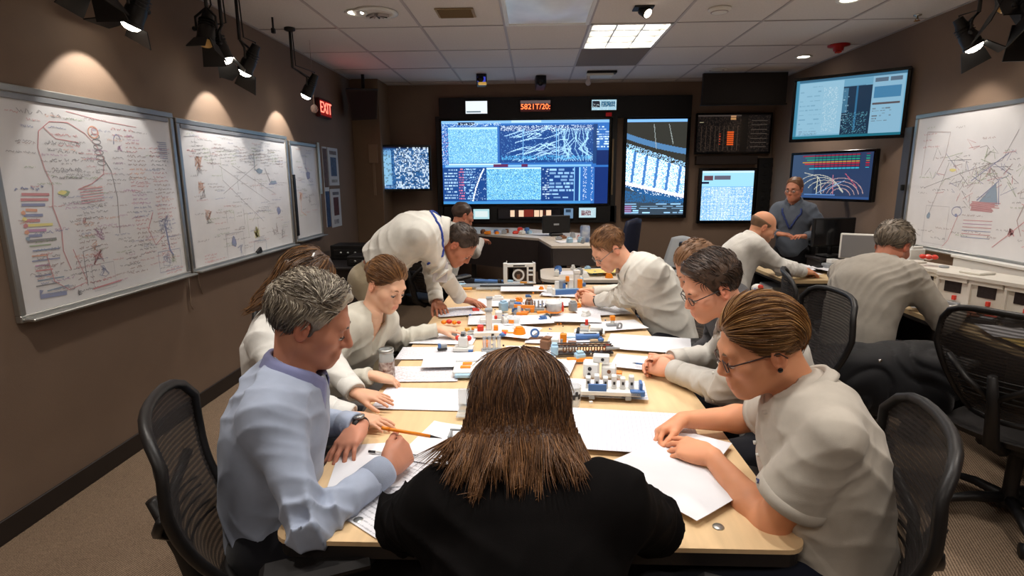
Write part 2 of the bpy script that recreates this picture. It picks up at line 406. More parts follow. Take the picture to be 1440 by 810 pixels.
# recessed eyeball spot with a dark square trim
ey = empty('eyeball_light',(.83,4.62,CEIL),0,'dark square recessed eyeball lamp with a warm lens near the louvred troffer','downlight')
MB().box((0,0,-.006),(.15,.13,.012),ch=.004).build('trim_plate', M_black, ey)
MB().cyl((0,.01,-.01),(.03,-.03,-.05),.045,.04).build('snoot', M_black, ey, True)
MB().lathe([(.034,0),(.001,.001)],c=(.031,-.032,-.051),M=Vector((.03,-.04,-.04)).to_track_quat('Z','Y').to_matrix()).build('lens', M_lamp, ey)
# ================================================================ WHITEBOARDS
M_board = mat('whiteboard_enamel', (226,226,228), .22, var=.03, vscale=4, spec=.5)
M_ink = mat_vc('marker_ink', .5)
INK0 = dict(k=lin((50,48,60)), r=lin((200,60,72)), b=lin((48,84,160)), o=lin((226,130,40)), p=lin((176,80,160)), g=lin((110,150,70)), n=lin((130,70,60)), y=lin((235,220,40)), t=lin((40,110,150)), gr=lin((150,150,160)))
INK = {k_: tuple(v_*.62+w_*.38 for v_,w_ in zip(c_,(.75,.75,.77))) for k_,c_ in INK0.items()}
class Ink:
    """marker strokes as thin ribbons on a board; u to the right, v up, metres"""
    def __init__(s, O, U, V, lift=.0012):
        s.O = Vector(O); s.U = Vector(U); s.V = Vector(V); s.N = s.U.cross(s.V)*lift; s.mb = MB()
    def p(s,u,v): return s.O + s.U*u + s.V*v + s.N
    def stroke(s, pts, w=.004, c='k', closed=False):
        s.mb.cur = INK[c]; s.N *= 1+2e-4; pts = list(pts)
        if closed: pts.append(pts[0])
        L = []; R = []
        for i,(x,y) in enumerate(pts):
            a = pts[max(i-1,0)]; b = pts[min(i+1,len(pts)-1)]; dx,dy = b[0]-a[0],b[1]-a[1]; l = math.hypot(dx,dy) or 1
            nx,ny = -dy/l*w/2, dx/l*w/2; L.append(s.p(x+nx,y+ny)); R.append(s.p(x-nx,y-ny))
        n = len(pts); s.mb.add(L+R, [(i,n+i,n+i+1,i+1) for i in range(n-1)])
    def text(s, u, v, l, h, c='k', rg=random, w=.003, slant=0):
        """one handwritten word line"""
        x = u; y0 = v
        while x < u+l:
            wl = rg.uniform(.015,.05); pts = []; k = x; hh = h*rg.uniform(.7,1.3)
            while k < min(x+wl,u+l):
                pts.append((k, y0+(k-u)*slant+rg.uniform(-.5,.5)*hh)); k += h*rg.uniform(.2,.45)
            if len(pts) > 1: s.stroke(pts, w, c)
            x += wl+h*rg.uniform(.4,1.0)
    def para(s, u, v, l, n, c='k', h=.014, gap=.028, rg=random, slant=0):
        for i in range(n): s.text(u+rg.uniform(0,.01), v-i*gap, l*rg.uniform(.55,1), h, c, rg, slant=slant)
    def ell(s, u, v, a, b, c='k', w=.004, t0=0, t1=2*PI): s.stroke([(u+a*math.cos(t0+(t1-t0)*k/20), v+b*math.sin(t0+(t1-t0)*k/20)) for k in range(21)], w, c)
    def rect(s, u, v, a, b, c='k', w=.003): s.stroke([(u,v),(u+a,v),(u+a,v-b),(u,v-b)], w, c, True)
    def blob(s, u, v, a, b, c='b', rg=random):
        s.mb.cur = INK[c]; s.N *= 1.01; pts = [(u+a*math.cos(2*PI*k/12)*rg.uniform(.7,1.1), v+b*math.sin(2*PI*k/12)*rg.uniform(.7,1.1)) for k in range(12)]
        s.mb.add([s.p(x,y) for x,y in pts], [tuple(range(12))])
    def hatch(s, u, v, a, b, c='b', n=12, w=.005, rg=random):
        for k in range(n):
            y = v-b*k/n; s.stroke([(u+rg.uniform(0,.02),y),(u+a*rg.uniform(.7,1),y-b/n*.5)], w, c)
    def loop(s, u, v, r, c='k', rg=random, n=14, w=.003):
        s.stroke([(u+rg.uniform(-r,r), v+rg.uniform(-r,r)) for k in range(n)], w, c)
def whiteboard(O, U, V, w, h, label, tray=True, rail=True, dark=False):
    O = Vector(O); U = Vector(U); V = Vector(V); N = U.cross(V); c = O+U*w/2+V*h/2
    t = empty('whiteboard', O+U*w/2, 0, label, 'whiteboard')
    R = frame3(U,V)
    b = MB().box(c+N*.012,(w-.03,h-.03,.016),R).build('panel', M_board, t, world=True)
    fr = .034
    for (cc,d) in ((O+U*w/2+V*(fr/2),(w,fr,.03)),(O+U*w/2+V*(h-fr/2),(w,fr,.03)),(O+U*fr/2+V*h/2,(fr,h-2*fr,.03)),(O+U*(w-fr/2)+V*h/2,(fr,h-2*fr,.03))):
        MB().box(cc+N*.016,d,R,ch=.004).build('frame_rail', M_alu, t, world=True)
    if rail: MB().box(O+U*w/2+V*(h-fr-.016)+N*.022,(w-.1,.026,.012),R,ch=.002).build('map_rail', mat('rail_grey',(150,152,156),.4,.4), t, world=True)
    if tray: MB().box(O+U*w/2+V*.012+N*.05,(w-.02,.014,.07),R,ch=.004).build('pen_tray', M_alu, t, world=True)
    return t, Ink(O+N*.0205, U, V), N
def finish(t, ink): ink.mb.build('marker_writing', M_ink, t, world=True)['kind'] = 'stuff'
LU, UP = Vector((0,1,0)), Vector((0,0,1))
rg = random.Random(11)
# board 1 (nearest, left wall)
w1, h1 = 1.30, 1.075
t, k, N = whiteboard((XL,2.40,.957), LU, UP, w1, h1, 'large whiteboard nearest the viewer on the left wall, densely covered with coloured notes')
k.text(.17,.965,.25,.022,'k',rg); k.stroke([(.45,.99),(.7,.965),(.95,.955)],.003,'r')
k.stroke([(.28,.52),(.3,.62),(.27,.7),(.25,.8),(.27,.88),(.34,.93),(.45,.935),(.55,.89),(.62,.83),(.66,.76),(.64,.68),(.55,.63),(.45,.6)],.004,'r')
k.stroke([(.28,.52),(.31,.4),(.30,.3),(.33,.2)],.005,'r'); k.stroke([(.66,.76),(.7,.7),(.72,.55),(.70,.35)],.004,'k')
k.stroke([(.30,.9),(.36,.85),(.5,.84)],.004,'r')
k.para(.30,.83,.28,5,'k',.016,.042,rg); k.para(.36,.87,.2,2,'r',.014,.05,rg)
for i in range(6): k.ell(.62+.004*i,.88-.028*i,.03,.012,'k',.004)
k.ell(.61,.90,.035,.03,'o',.006); k.ell(.62,.905,.02,.018,'r',.004)
k.ell(.78,.85,.03,.05,'b',.005,.5,3.2); k.loop(.79,.83,.02,'p',rg)
k.para(.74,.93,.2,2,'r',.014,.035,rg); k.para(.72,.77,.13,4,'gr',.014,.03,rg)
k.text(.09,.61,.17,.02,'b',rg,.006)
for i,c in enumerate('rrbobrypbkgbobprbtk'): k.stroke([(.11+rg.uniform(0,.02),.585-.024*i),(.11+rg.uniform(.08,.17),.58-.024*i)],.013 if i < 10 else .006,c)
for i in range(5): k.blob(.115,.5-.03*i,.014,.011,'oyrot'[i],rg)
k.blob(.36,.585,.04,.016,'g',rg); k.blob(.35,.588,.03,.011,'y',rg)
for i in range(6): k.stroke([(.46,.60-.014*i),(.62,.61-.014*i)],.004,'r')
k.para(.46,.54,.2,4,'k',.014,.03,rg); k.para(.40,.45,.22,6,'n',.014,.03,rg)
k.loop(.46,.44,.015,'r',rg); k.loop(.55,.36,.035,'p',rg,20); k.loop(.50,.30,.025,'o',rg); k.loop(.52,.24,.04,'r',rg,22)
for i in range(9): k.para(.84,.86-.075*i,.17,3,'rnorpbrnk'[i],.013,.025,rg)
for i in range(9): k.para(1.04,.84-.075*i,.2,3,'rkrnrrbnr'[i],.013,.025,rg)
k.text(.86,.90,.05,.014,'p',rg,.005)
for i in range(9): k.stroke([(1.12+rg.uniform(0,.02),.88-.012*i),(1.21,.88-.012*i)],.004,'b')
k.stroke([(1.0,.45),(.94,.35),(.99,.25),(1.08,.3)],.005,'r'); k.loop(1.10,.37,.06,'b',rg,26); k.stroke([(1.1,.37),(1.12,.2),(1.15,.16)],.012,'b')
k.rect(1.0,.2,.22,.13,'b'); k.loop(1.08,.14,.045,'b',rg,20); k.loop(1.15,.14,.03,'g',rg)
k.para(.12,.19,.24,6,'kbkngk',.014,.0,rg) if 0 else None
for i in range(7): k.para(.14,.40-.04*i,.22,1,'bgtknkb'[i],.014,.03,rg); k.para(.36,.26-.03*i,.2,1,'okrknrk'[i],.014,.03,rg)
k.stroke([(.14,.13),(.13,.1),(.28,.09)],.022,'b'); k.stroke([(.17,.12),(.3,.125)],.006,'t')
k.stroke([(.20,.3),(.22,.16),(.3,.10),(.42,.12),(.36,.3)],.004,'r'); k.stroke([(.42,.1),(.42,.28),(.55,.3)],.004,'k')
k.rect(.46,.2,.16,.14,'gr'); k.loop(.54,.15,.04,'b',rg); k.stroke([(.45,.075),(.66,.085)],.008,'r'); k.loop(.36,.075,.018,'k',rg)
k.para(1.05,.075,.18,2,'r',.012,.02,rg); k.para(.72,.3,.12,5,'k',.013,.035,rg); k.para(.74,.2,.16,4,'n',.013,.03,rg)
for i in range(150):
    k.text(rg.uniform(.08,1.12), rg.uniform(.07,.98), rg.uniform(.05,.16), .011, rg.choice('kkgrnbkro') if rg.random() < .9 else 'p', rg, .0022)
finish(t,k)
# board 2
w2, h2 = 1.685, 1.045
t, k, N = whiteboard((XL,3.725,.962), LU, UP, w2, h2, 'wide middle whiteboard on the left wall with blue blocks and a yellow scribble')
for (u,v,c) in ((.22,.76,'o'),(.22,.59,'o'),(.27,.40,'o')):
    k.loop(u,v,.045,c,rg,22,.005); k.loop(u,v-.05,.04,'k',rg,16); k.text(u+.1,v,.2,.014,'n',rg)
k.stroke([(1.02,.86),(1.02,.72),(1.16,.72)],.008,'t'); k.blob(1.10,.715,.06,.024,'t',rg); k.stroke([(1.2,.74),(1.28,.62)],.006,'k'); k.blob(1.34,.615,.07,.018,'t',rg); k.stroke([(1.25,.6),(1.42,.61)],.008,'b')
k.blob(1.40,.36,.04,.045,'b',rg); k.rect(1.2,.43,.16,.09,'gr'); k.blob(.58,.16,.035,.045,'b',rg); k.rect(.47,.23,.26,.2,'gr',.005); k.loop(.66,.08,.05,'b',rg)
k.loop(.95,.2,.05,'y',rg,30,.012); k.stroke([(.88,.04),(.9,.13),(1.1,.12),(1.1,.03)],.006,'t'); k.para(.16,.10,.2,3,'r',.014,.022,rg); k.text(.2,.055,.25,.012,'r',rg)
k.stroke([(.08,.93),(.2,.94),(.2,.88)],.003,'k'); k.text(.1,.84,.1,.012,'r',rg,.005)
for i in range(20): k.para(.15+.07*i,.9-.02*(i%4),.12,4,'kkgkn'[i%5],.012,.026,rg)
for i in range(150): k.text(rg.uniform(.1,1.5), rg.uniform(.08,.98), rg.uniform(.05,.2), .012, rg.choice('kkknrgb'), rg, .0022)
for i in range(16): k.stroke([(rg.uniform(.3,1.4),rg.uniform(.1,.9)) for _ in range(2)] if i < 5 else [(u0:=rg.uniform(.3,1.4), v0:=rg.uniform(.2,.85)),(u0+.005,v0-rg.uniform(.08,.2))],.0025,rg.choice('kgn'))
k.loop(1.3,.2,.06,'n',rg); k.loop(1.45,.15,.05,'k',rg)
finish(t,k); board2 = t
MB().box((XL+.026,3.725+.95,.995),(.02,.09,.05),rot=(.4,0,0),ch=.004).build('board_eraser', M_black, t, world=True)
# board 3
w3, h3 = .72, .99
t, k, N = whiteboard((XL,5.455,.983), LU, UP, w3, h3, 'narrow far whiteboard on the left wall next to the posters', rail=False)
k.blob(.42,.66,.06,.05,'b',rg); k.stroke([(.34,.75),(.42,.7)],.005,'b'); k.stroke([(.18,.5),(.18,.3),(.3,.25)],.006,'o'); k.loop(.2,.45,.05,'o',rg,18,.006); k.loop(.42,.42,.05,'k',rg)
for i in range(40): k.text(rg.uniform(.08,.5), rg.uniform(.25,.92), rg.uniform(.05,.15), .014, rg.choice('kkrobg'), rg, .003)
finish(t,k)
MB().box((XL+.022,5.455+.03,1.35),(.04,.05,.6),ch=.004).build('side_bracket', M_black, t, world=True)
# sliding panel over the far edge of board 3
MB().box((XL+.04,6.16,1.72),(.01,.05,.55),ch=.002).build('side_strip', mat('pale_glass',(190,205,210),.2), t, world=True)
# cord under the joint of boards 1 and 2
for pts in ([(XL+.012,3.69,.95),(XL+.012,3.685,.86),(XL+.014,3.675,.76),(XL+.012,3.70,.72)],[(XL+.012,3.80,.955),(XL+.012,3.805,.88),(XL+.012,3.83,.80)]):
    MB().tube(pts,.004).build('hanging_cord', mat('cord_tan',(150,132,116),.6), board2, True, True)
# right wall board
w4, h4 = 2.3, 1.10
RU = Vector((0,-1,0))
t, k, N = whiteboard((XR,5.03,1.0), RU, UP, w4, h4, 'wide whiteboard on the right wall behind the white building models', rail=False)
k.para(.12,.93,.2,3,'r',.014,.05,rg); k.stroke([(.16,.95),(.42,.93),(.40,.75),(.33,.62)],.004,'n'); k.stroke([(.16,.95),(.15,.6)],.003,'n')
for i in range(90):
    u,v = rg.gauss(.75,.22), rg.gauss(.62,.1)
    if .1 < u < 1.5 and .3 < v < .95: k.stroke([(u,v),(u+rg.uniform(-.08,.08),v+rg.uniform(-.07,.07)),(u+rg.uniform(-.1,.1),v+rg.uniform(-.05,.05))],.003,rg.choice('kkgbnr'))
k.stroke([(.2,.5),(.6,.62),(.95,.7),(1.05,.9)],.003,'k'); k.stroke([(.7,.56),(1.0,.75)],.005,'b'); k.stroke([(.3,.3),(.4,.55),(.45,.7)],.003,'k')
k.blob(.5,.64,.04,.012,'y',rg)
k.mb.cur = INK['t']; k.mb.add([k.p(.80,.41),k.p(.97,.40),k.p(.93,.55)],[(0,1,2)]); k.hatch(.72,.41,.28,.07,'r',9,.005,rg); k.stroke([(.78,.42),(.95,.56),(.98,.40)],.008,'b')
k.rect(.26,.36,.26,.3,'gr'); k.blob(.30,.28,.025,.03,'t',rg); k.ell(.6,.33,.05,.035,'b',.005); k.blob(.6,.30,.018,.014,'b',rg); k.stroke([(.62,.3),(.55,.1),(.5,.05)],.004,'r')
for i in range(6): k.stroke([(.68,.27-.025*i),(.95,.28-.025*i)],.004,'rprbrb'[i])
k.loop(1.12,.22,.03,'r',rg,20,.007); k.stroke([(.98,.1),(1.1,.2),(1.28,.36)],.005,'r'); k.stroke([(1.35,.3),(1.2,.24),(1.4,.2),(1.22,.13),(1.38,.1)],.006,'r')
k.stroke([(1.22,.5),(1.15,.3),(1.2,.2)],.005,'n'); k.para(1.25,.48,.25,5,'rnrnk',.016,.04,rg) if 0 else [k.text(1.25,.48-.05*i,.25,.02,'rnrnr'[i],rg,.004) for i in range(5)]
for i in range(70): k.text(rg.uniform(.1,2.0), rg.uniform(.08,1.0), rg.uniform(.05,.2), .016, rg.choice('kkkgrn'), rg, .0028)
k.loop(1.2,.78,.06,'b',rg,24)
finish(t,k)
MB().box((XR-.05,5.06,1.5),(.03,.02,.05),ch=.004).build('hinge_clip', M_black, t, world=True)
MB().box((XR-.02,5.10,1.5),(.03,.10,1.02),ch=.004).build('side_rail', mat('rail_dark',(86,84,84),.4,.5), t, world=True)

# ================================================================ POSTERS, EXIT SIGN
M_paper = mat('poster_paper', (200,204,208), .6)
def poster(y0,y1,z0,z1,label,bands):
    t = empty('poster',(XL,(y0+y1)/2,z0),0,label,'poster','posters beside the far whiteboard')
    MB().box((XL+.003,(y0+y1)/2,(z0+z1)/2),(.006,y1-y0,z1-z0)).build('sheet', M_paper, t, world=True)
    for n,(a,b,c,d,col) in enumerate(bands):
        MB().quad((XL+.0072,y0+(y1-y0)*a,z0+(z1-z0)*b),(XL+.0072,y0+(y1-y0)*c,z0+(z1-z0)*b),(XL+.0072,y0+(y1-y0)*c,z0+(z1-z0)*d),(XL+.0072,y0+(y1-y0)*a,z0+(z1-z0)*d)).build('print', mat('print_%d_%d_%d'%col, col, .6, var=.35, vscale=30), t, world=True)
poster(6.53,6.86,1.53,1.965,'white poster with a blue photo, upper of the two white posters',[(.2,.25,.8,.75,(70,90,120)),(.15,.82,.85,.92,(120,110,110)),(.2,.08,.8,.16,(150,150,150))])
poster(6.53,6.86,1.04,1.49,'white poster with a dark red picture, lower of the two white posters',[(.25,.30,.78,.78,(90,52,50)),(.2,.84,.85,.92,(110,110,116)),(.2,.08,.7,.2,(150,150,158))])
poster(6.36,6.50,1.06,1.965,'narrow blue and brown banner poster beside the far whiteboard',[(.05,.0,.95,.45,(48,72,110)),(.05,.5,.95,.98,(96,72,62))])
ex = empty('exit_sign',(XL+.03,6.42,2.27),0,'red glowing exit sign high on the left wall','exit sign')
MB().box((XL+.035,6.42,2.375),(.05,.36,.20),ch=.008).build('housing', mat('exit_housing',(90,30,30),.4,emit=0), ex, world=True)
MB().quad((XL+.0605,6.255,2.295),(XL+.0605,6.585,2.295),(XL+.0605,6.585,2.455),(XL+.0605,6.255,2.455)).build('face', mat('exit_face',(170,30,26),.4,emit=.35), ex, world=True)
text_obj('lettering','EXIT',(XL+.062,6.42,2.375),LU,UP,.17,mat('exit_letters',(255,120,100),.4,emit=2.2),ex)
l = bpy.data.lights.new('exit_glow','AREA'); l.size = .25; l.energy = .9; l.color = (1,.15,.1); lo = bpy.data.objects.new('exit_glow',l); COL.objects.link(lo); lo.location = (XL+.08,6.42,2.375); lo.rotation_euler = (0,-PI/2,0)

# ================================================================ WALL SPOT LAMPS
M_lampblack = mat('lamp_housing', (20,19,19), .42, var=.2, vscale=25)
def spot_fixture(name, mount, lens, aim, label, flags, group, r=.052, lit=True, L=.17):
    """theatrical spot: ceiling stem, clamp, yoke, barrel, lens ring, barn-door flags; a can whose mouth sits at lens and faces aim"""
    lens = Vector(lens); d = (Vector(aim)-lens).normalized(); mount = Vector(mount); back = lens - d*L; mid = lens - d*L*.55
    t = empty(name, mount, 0, label, 'spotlight', group)
    MB().cyl(mount, (mount.x,mount.y,mid.z+.11), .011).build('stem', M_lampblack, t, True, True)
    MB().lathe([(.045,0),(.045,-.02),(.02,-.03)], mount).build('ceiling_plate', M_lampblack, t, True, True)
    sd = d.cross(UP).normalized()
    top = Vector((mount.x,mount.y,mid.z+.11))
    MB().tube([mid+sd*(r+.014), mid+sd*(r+.014)+Vector((0,0,.07)), top, mid-sd*(r+.014)+Vector((0,0,.07)), mid-sd*(r+.014)],.008).build('yoke', M_lampblack, t, True, True)
    Q = d.to_track_quat('Z','Y').to_matrix()
    MB().lathe([(.012,-L-.045),(.03,-L-.04),(.034,-L),(r*.75,-L+.015),(r*.85,-L*.6),(r,-L*.45),(r,-.02),(r*1.08,-.018),(r*1.08,0),(r*.95,0),(r*.9,-.03),(r*.7,-.07)], lens, 20, Q).build('barrel', M_lampblack, t, 'auto', True)
    for kk in range(3): MB().lathe([(r*.8,-L*.85+kk*.018),(r*.98,-L*.85+kk*.018),(r*.98,-L*.85+kk*.018+.006),(r*.8,-L*.85+kk*.018+.006)], lens, 18, Q, cap=False).build('cooling_fin', M_lampblack, t, False, True)
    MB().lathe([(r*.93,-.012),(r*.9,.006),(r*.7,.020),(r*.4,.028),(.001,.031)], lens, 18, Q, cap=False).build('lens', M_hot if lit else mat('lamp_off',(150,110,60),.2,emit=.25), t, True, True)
    MB().sphere(mid+sd*(r+.026),.016,8,6).build('clamp_knob', M_lampblack, t, True, True)
    MB().tube([back, back+Vector((0,.03,.06)), top+Vector((.02,.02,.02)), Vector((mount.x+.015,mount.y+.01,mount.z))],.005,6).build('power_cable', M_lampblack, t, True, True)
    for (ang,tilt,fl,fw) in flags:
        a = Q @ Vector((math.cos(ang),math.sin(ang),0))
        if lit and a.dot((Vector((0,0,CAMH))-lens).normalized()) > .15: a = -a
        b = d*math.cos(tilt)+a*math.sin(tilt); s2 = a.cross(d).normalized()
        e = lens + a*r*1.02
        V = [e-s2*fw*.38, e+s2*fw*.38, e+b*fl+s2*fw*.55, e+b*fl-s2*fw*.55]; nn = b.cross(s2).normalized()*.003
        MB().add([v+nn for v in V]+[v-nn for v in V],[(0,1,2,3),(7,6,5,4),(0,4,5,1),(1,5,6,2),(2,6,7,3),(3,7,4,0)]).build('barn_door', M_lampblack, t, False, True)
    return t
def wallspot(y, z=2.37, e=21):
    a = rad(30); dz = .045; spot((XL+.285-dz*math.sin(a),y,z-dz*math.cos(a)),(XL+.285-math.sin(a),y,z-math.cos(a)), e, rad(41), .25, (1,.94,.86), .012, 'wall_spot_lamp')
GS = 'black spot lamps along the left wall'
L1 = Vector((XL+.285,3.04,2.40)); down = Vector((-math.sin(rad(30)),0,-math.cos(rad(30))))
spot_fixture('stage_spotlight',(XL+.36,2.95,CEIL),L1,L1+down,'black wall spot nearest the viewer with wide square barn doors',[(PI/2,.9,.12,.15),(PI,.5,.09,.14),(-PI/2,.9,.14,.16)],GS)
spot_fixture('stage_spotlight',(XL+.36,2.72,CEIL),L1+Vector((.02,-.26,.09)),L1+Vector((.02,-.36,-.5)),'dark unlit spot lamp hanging left of the nearest lit wall spot',[(0,.6,.11,.14),(PI/2,.5,.10,.13),(PI,.6,.12,.15),(-PI/2,.6,.12,.15)],GS,lit=False)
wallspot(3.04,2.40)
L2 = Vector((XL+.285,4.20,2.37))
spot_fixture('stage_spotlight',(XL+.33,4.08,CEIL),L2,L2+down,'tilted black wall spot with its lit lens at the far end of the middle cluster',[(0,.4,.13,.16),(PI,.4,.13,.16),(PI/2,.4,.12,.15)],GS)
L2b = Vector((XL+.30,3.92,2.40))
spot_fixture('stage_spotlight',(XL+.33,3.86,CEIL),L2b,L2b+Vector((.25,.15,-1)),'upright black spot lamp with a warm lit lens in the middle cluster',[(0,.4,.1,.13),(PI/2,.4,.1,.13)],GS)
spot_fixture('stage_spotlight',(XL+.34,3.68,CEIL),L2b+Vector((0,-.22,.06)),L2b+Vector((0,-.5,-.8)),'unlit black spot lamp with square flags at the near end of the middle cluster',[(0,.5,.11,.13),(-PI/2,.6,.12,.14),(PI/2,.5,.09,.11)],GS,lit=False)
wallspot(4.20,2.37)
spot(L2b+Vector((.25,.15,-1)).normalized()*.05, L2b+Vector((.25,.15,-1)), 10, rad(30), .4, WARM, .02, 'wall_spot_lamp')
L3 = Vector((XL+.285,5.33,2.36))
spot_fixture('stage_spotlight',(XL+.30,5.02,CEIL),L3+Vector((0,-.02,.0)),L3+down,'small black cylinder spot hanging above the far whiteboard',[],GS,r=.05,L=.17)
wallspot(5.31,2.36)
gl = MB().tube([(XL+.30,5.45,CEIL),(XL+.30,5.45,2.29)],.004); gl.sphere((XL+.30,5.45,2.26),(.035,.035,.04))
o = gl.build('pendant_bulb', mat('clear_bulb',(200,170,160),.1,alpha=.35), None, True); tag(o,'small clear glass bulb hanging below the far wall spot','bulb')
# right wall spots
GR = 'black spot lamps along the right wall'
RL = Vector((2.86,3.98,2.42)); 
spot_fixture('stage_spotlight',(2.80,3.90,CEIL),RL,RL+Vector((.5,-.2,-.9)),'black spot lamp with a bright white lens on the right side',[(PI,.6,.14,.16),(PI/2,.5,.12,.14)],GR,r=.055)
spot_fixture('stage_spotlight',(2.82,3.70,CEIL),(2.80,3.68,2.58),(2.75,3.45,2.1),'black spot lamp with a dim amber lens, nearer the ceiling on the right',[(0,.5,.2,.2),(PI,.5,.2,.2),(PI/2,.5,.2,.2)],GR,lit=False)
spot_fixture('stage_spotlight',(2.80,3.46,CEIL),(2.78,3.45,2.46),(2.75,3.2,2.0),'black spot lamp with a dim amber lens at the right edge of the view',[(0,.4,.14,.16),(PI,.4,.14,.16),(-PI/2,.4,.2,.2)],GR,lit=False)
for y in (3.35,4.35): spot((XR-.40,y,2.5),(XR,y,1.45), 17, rad(40), .5, (1,.90,.78), .03, 'wall_spot_lamp')
# small things hanging from the ceiling at the left
o = MB().cyl((XL+.3,4.70,CEIL),(XL+.3,4.70,CEIL-.10),.008).box((XL+.3,4.70,CEIL-.10),(.03,.03,.04),ch=.005).build('ceiling_hook', M_lampblack, None, False); tag(o,'short black hook on the ceiling between the wall spots','hook')
# loudspeaker in the far left corner
sk = empty('loudspeaker',(-2.12,7.2,CEIL),0,'black wedge loudspeaker hanging from the ceiling in the far left corner','speaker')
MB().cyl((-2.12,7.2,CEIL),(-2.12,7.2,CEIL-.16),.02).build('bracket', M_black, sk, True, True)
c0 = Vector((-2.12,7.15,2.52)); R_ = Euler((rad(12),0,rad(14))).to_matrix()
MB().prism([(-.19,.17),(.19,.17),(.16,-.17),(-.14,-.19)],-.13,.13,R_ @ frame3((1,0,0),(0,0,1)),c0).build('cabinet', M_lampblack, sk, False, True)
MB().prism([(-.17,.15),(.17,.15),(.145,-.15),(-.125,-.165)],.131,.138,R_ @ frame3((1,0,0),(0,0,1)),c0).build('grille', mat('speaker_grille',(30,30,32),.7,bump=.6,bscale=700), sk, False, True)
# column in the far left corner with a pale strip of trunking
colm = struct(MB().box((-2.2,7.75,CEIL/2),(.37,.5,CEIL),ch=.005).build('trim_1', mat('column_paint',(128,106,84),.75,var=.06,vscale=4))); tag(colm,'brown boxed column in the far left corner','column')
o = MB().box((-2.12,7.49,1.93),(.12,.02,.24),ch=.004).box((-2.12,7.489,1.6),(.03,.018,.42)).build('wall_plate', mat('plate_beige',(146,126,102),.6)); tag(o,'beige wall plate with trunking on the corner column','wall plate')
# ================================================================ SCREENS
M_scr = mat_vc('screen_glow', .2, emit=1.0)
nr = np.random.RandomState(3)
def L3(c): return np.array(lin(c), np.float32)
def canvas(w, h, c): a = np.zeros((h,w,3),np.float32); a[:] = L3(c); return a
def rect(a, x0,y0,x1,y1, c, mix=1.0):
    h,w = a.shape[:2]; X0,X1,Y0,Y1 = int(x0*w),max(int(x0*w)+1,int(x1*w)),int(y0*h),max(int(y0*h)+1,int(y1*h))
    a[Y0:Y1,X0:X1] = a[Y0:Y1,X0:X1]*(1-mix)+L3(c)*mix
def line(a, pts, c, mix=1.0):
    h,w = a.shape[:2]
    for (x0,y0),(x1,y1) in zip(pts[:-1],pts[1:]):
        n = int(max(abs(x1-x0)*w,abs(y1-y0)*h))*2+2
        X = np.clip((np.linspace(x0,x1,n)*w).astype(int),0,w-1); Y = np.clip((np.linspace(y0,y1,n)*h).astype(int),0,h-1)
        a[Y,X] = a[Y,X]*(1-mix)+L3(c)*mix
def speck(a, x0,y0,x1,y1, c, dens, mixr=(.3,1)):
    h,w = a.shape[:2]; X0,X1,Y0,Y1 = int(x0*w),int(x1*w),int(y0*h),int(y1*h)
    m = (nr.rand(Y1-Y0,X1-X0) < dens)*(mixr[0]+(mixr[1]-mixr[0])*nr.rand(Y1-Y0,X1-X0)); m = m[...,None]
    a[Y0:Y1,X0:X1] = a[Y0:Y1,X0:X1]*(1-m)+L3(c)*m
def rows(a, x0,y0,x1,y1, n, c, lo=.3, th=.5):
    for i in range(n):
        y = y0+(y1-y0)*i/n; x = x0
        while x < x1:
            l = nr.uniform(.02,.1)*(x1-x0)*3; 
            if nr.rand() > lo: rect(a,x,y,min(x+l,x1),y+(y1-y0)/n*th,c,nr.uniform(.4,1))
            x += l*1.3
def display(name, O, U, V, w, h, img, label, bezel=.02, depth=.05, cat='screen', parent=None, group=None, emit=M_scr):
    """O bottom-left corner of the lit area, seen from the front; built: housing, bezel, lit image"""
    O = Vector(O); U = Vector(U).normalized(); V = Vector(V).normalized(); N = U.cross(V); R = frame3(U,V)
    c = O+U*w/2+V*h/2
    t = parent or empty(name, c-V*h/2, 0, label, cat, group)
    MB().box(c-N*(depth/2+.002),(w+2*bezel,h+2*bezel,depth),R,ch=.006).build('housing', M_black, t, False, True)
    for (cc,d) in ((O+U*w/2-V*bezel/2,(w+2*bezel,bezel,.012)),(O+U*w/2+V*(h+bezel/2),(w+2*bezel,bezel,.012)),(O-U*bezel/2+V*h/2,(bezel,h,.012)),(O+U*(w+bezel/2)+V*h/2,(bezel,h,.012))):
        MB().box(cc+N*.003,d,R,ch=.003).build('bezel', M_blackgloss, t, False, True)
    color_grid('screen_image', img, O, U*w, V*h, emit, t)
    return t
XU = Vector((1,0,0)); Y0 = YB-.10
def back(px0,py0,px1,py1,Y=Y0): 
    a = at(px0,py1,Y=Y); b = at(px1,py0,Y=Y); return a, b.x-a.x, b.z-a.z
# big wall screen ------------------------------------------------
A = canvas(236,120,(44,100,172))
rect(A,0,0,1,.04,(120,170,215)); rect(A,.42,0,.6,.03,(170,205,235)); rect(A,.1,.02,.2,.05,(30,40,70)); speck(A,0,.03,.36,.07,(200,225,245),.3)
rect(A,.04,.10,.335,.50,(104,172,214)); speck(A,.04,.10,.335,.50,(176,226,226),.5,(.2,.8)); speck(A,.04,.10,.335,.50,(60,120,180),.3,(.2,.7)); rect(A,.04,.08,.335,.10,(170,210,235)); rect(A,.04,.51,.36,.525,(190,225,240))
speck(A,.0,.05,.035,.52,(190,215,240),.25); speck(A,0,.12,.05,.5,(180,80,110),.04)
rect(A,.35,.06,.91,.50,(28,66,128)); speck(A,.36,.06,.91,.13,(210,230,250),.4); speck(A,.36,.13,.91,.50,(110,165,220),.10,(.2,.7))
for i in range(46):
    x,y = nr.uniform(.37,.72),nr.uniform(.1,.48); s = nr.uniform(.02,.09)
    line(A,[(x,y),(x+s,y-s*nr.uniform(.4,1.2)),(x+s*1.7,y-s*nr.uniform(.3,1.6))],(170,212,245),nr.uniform(.4,1))
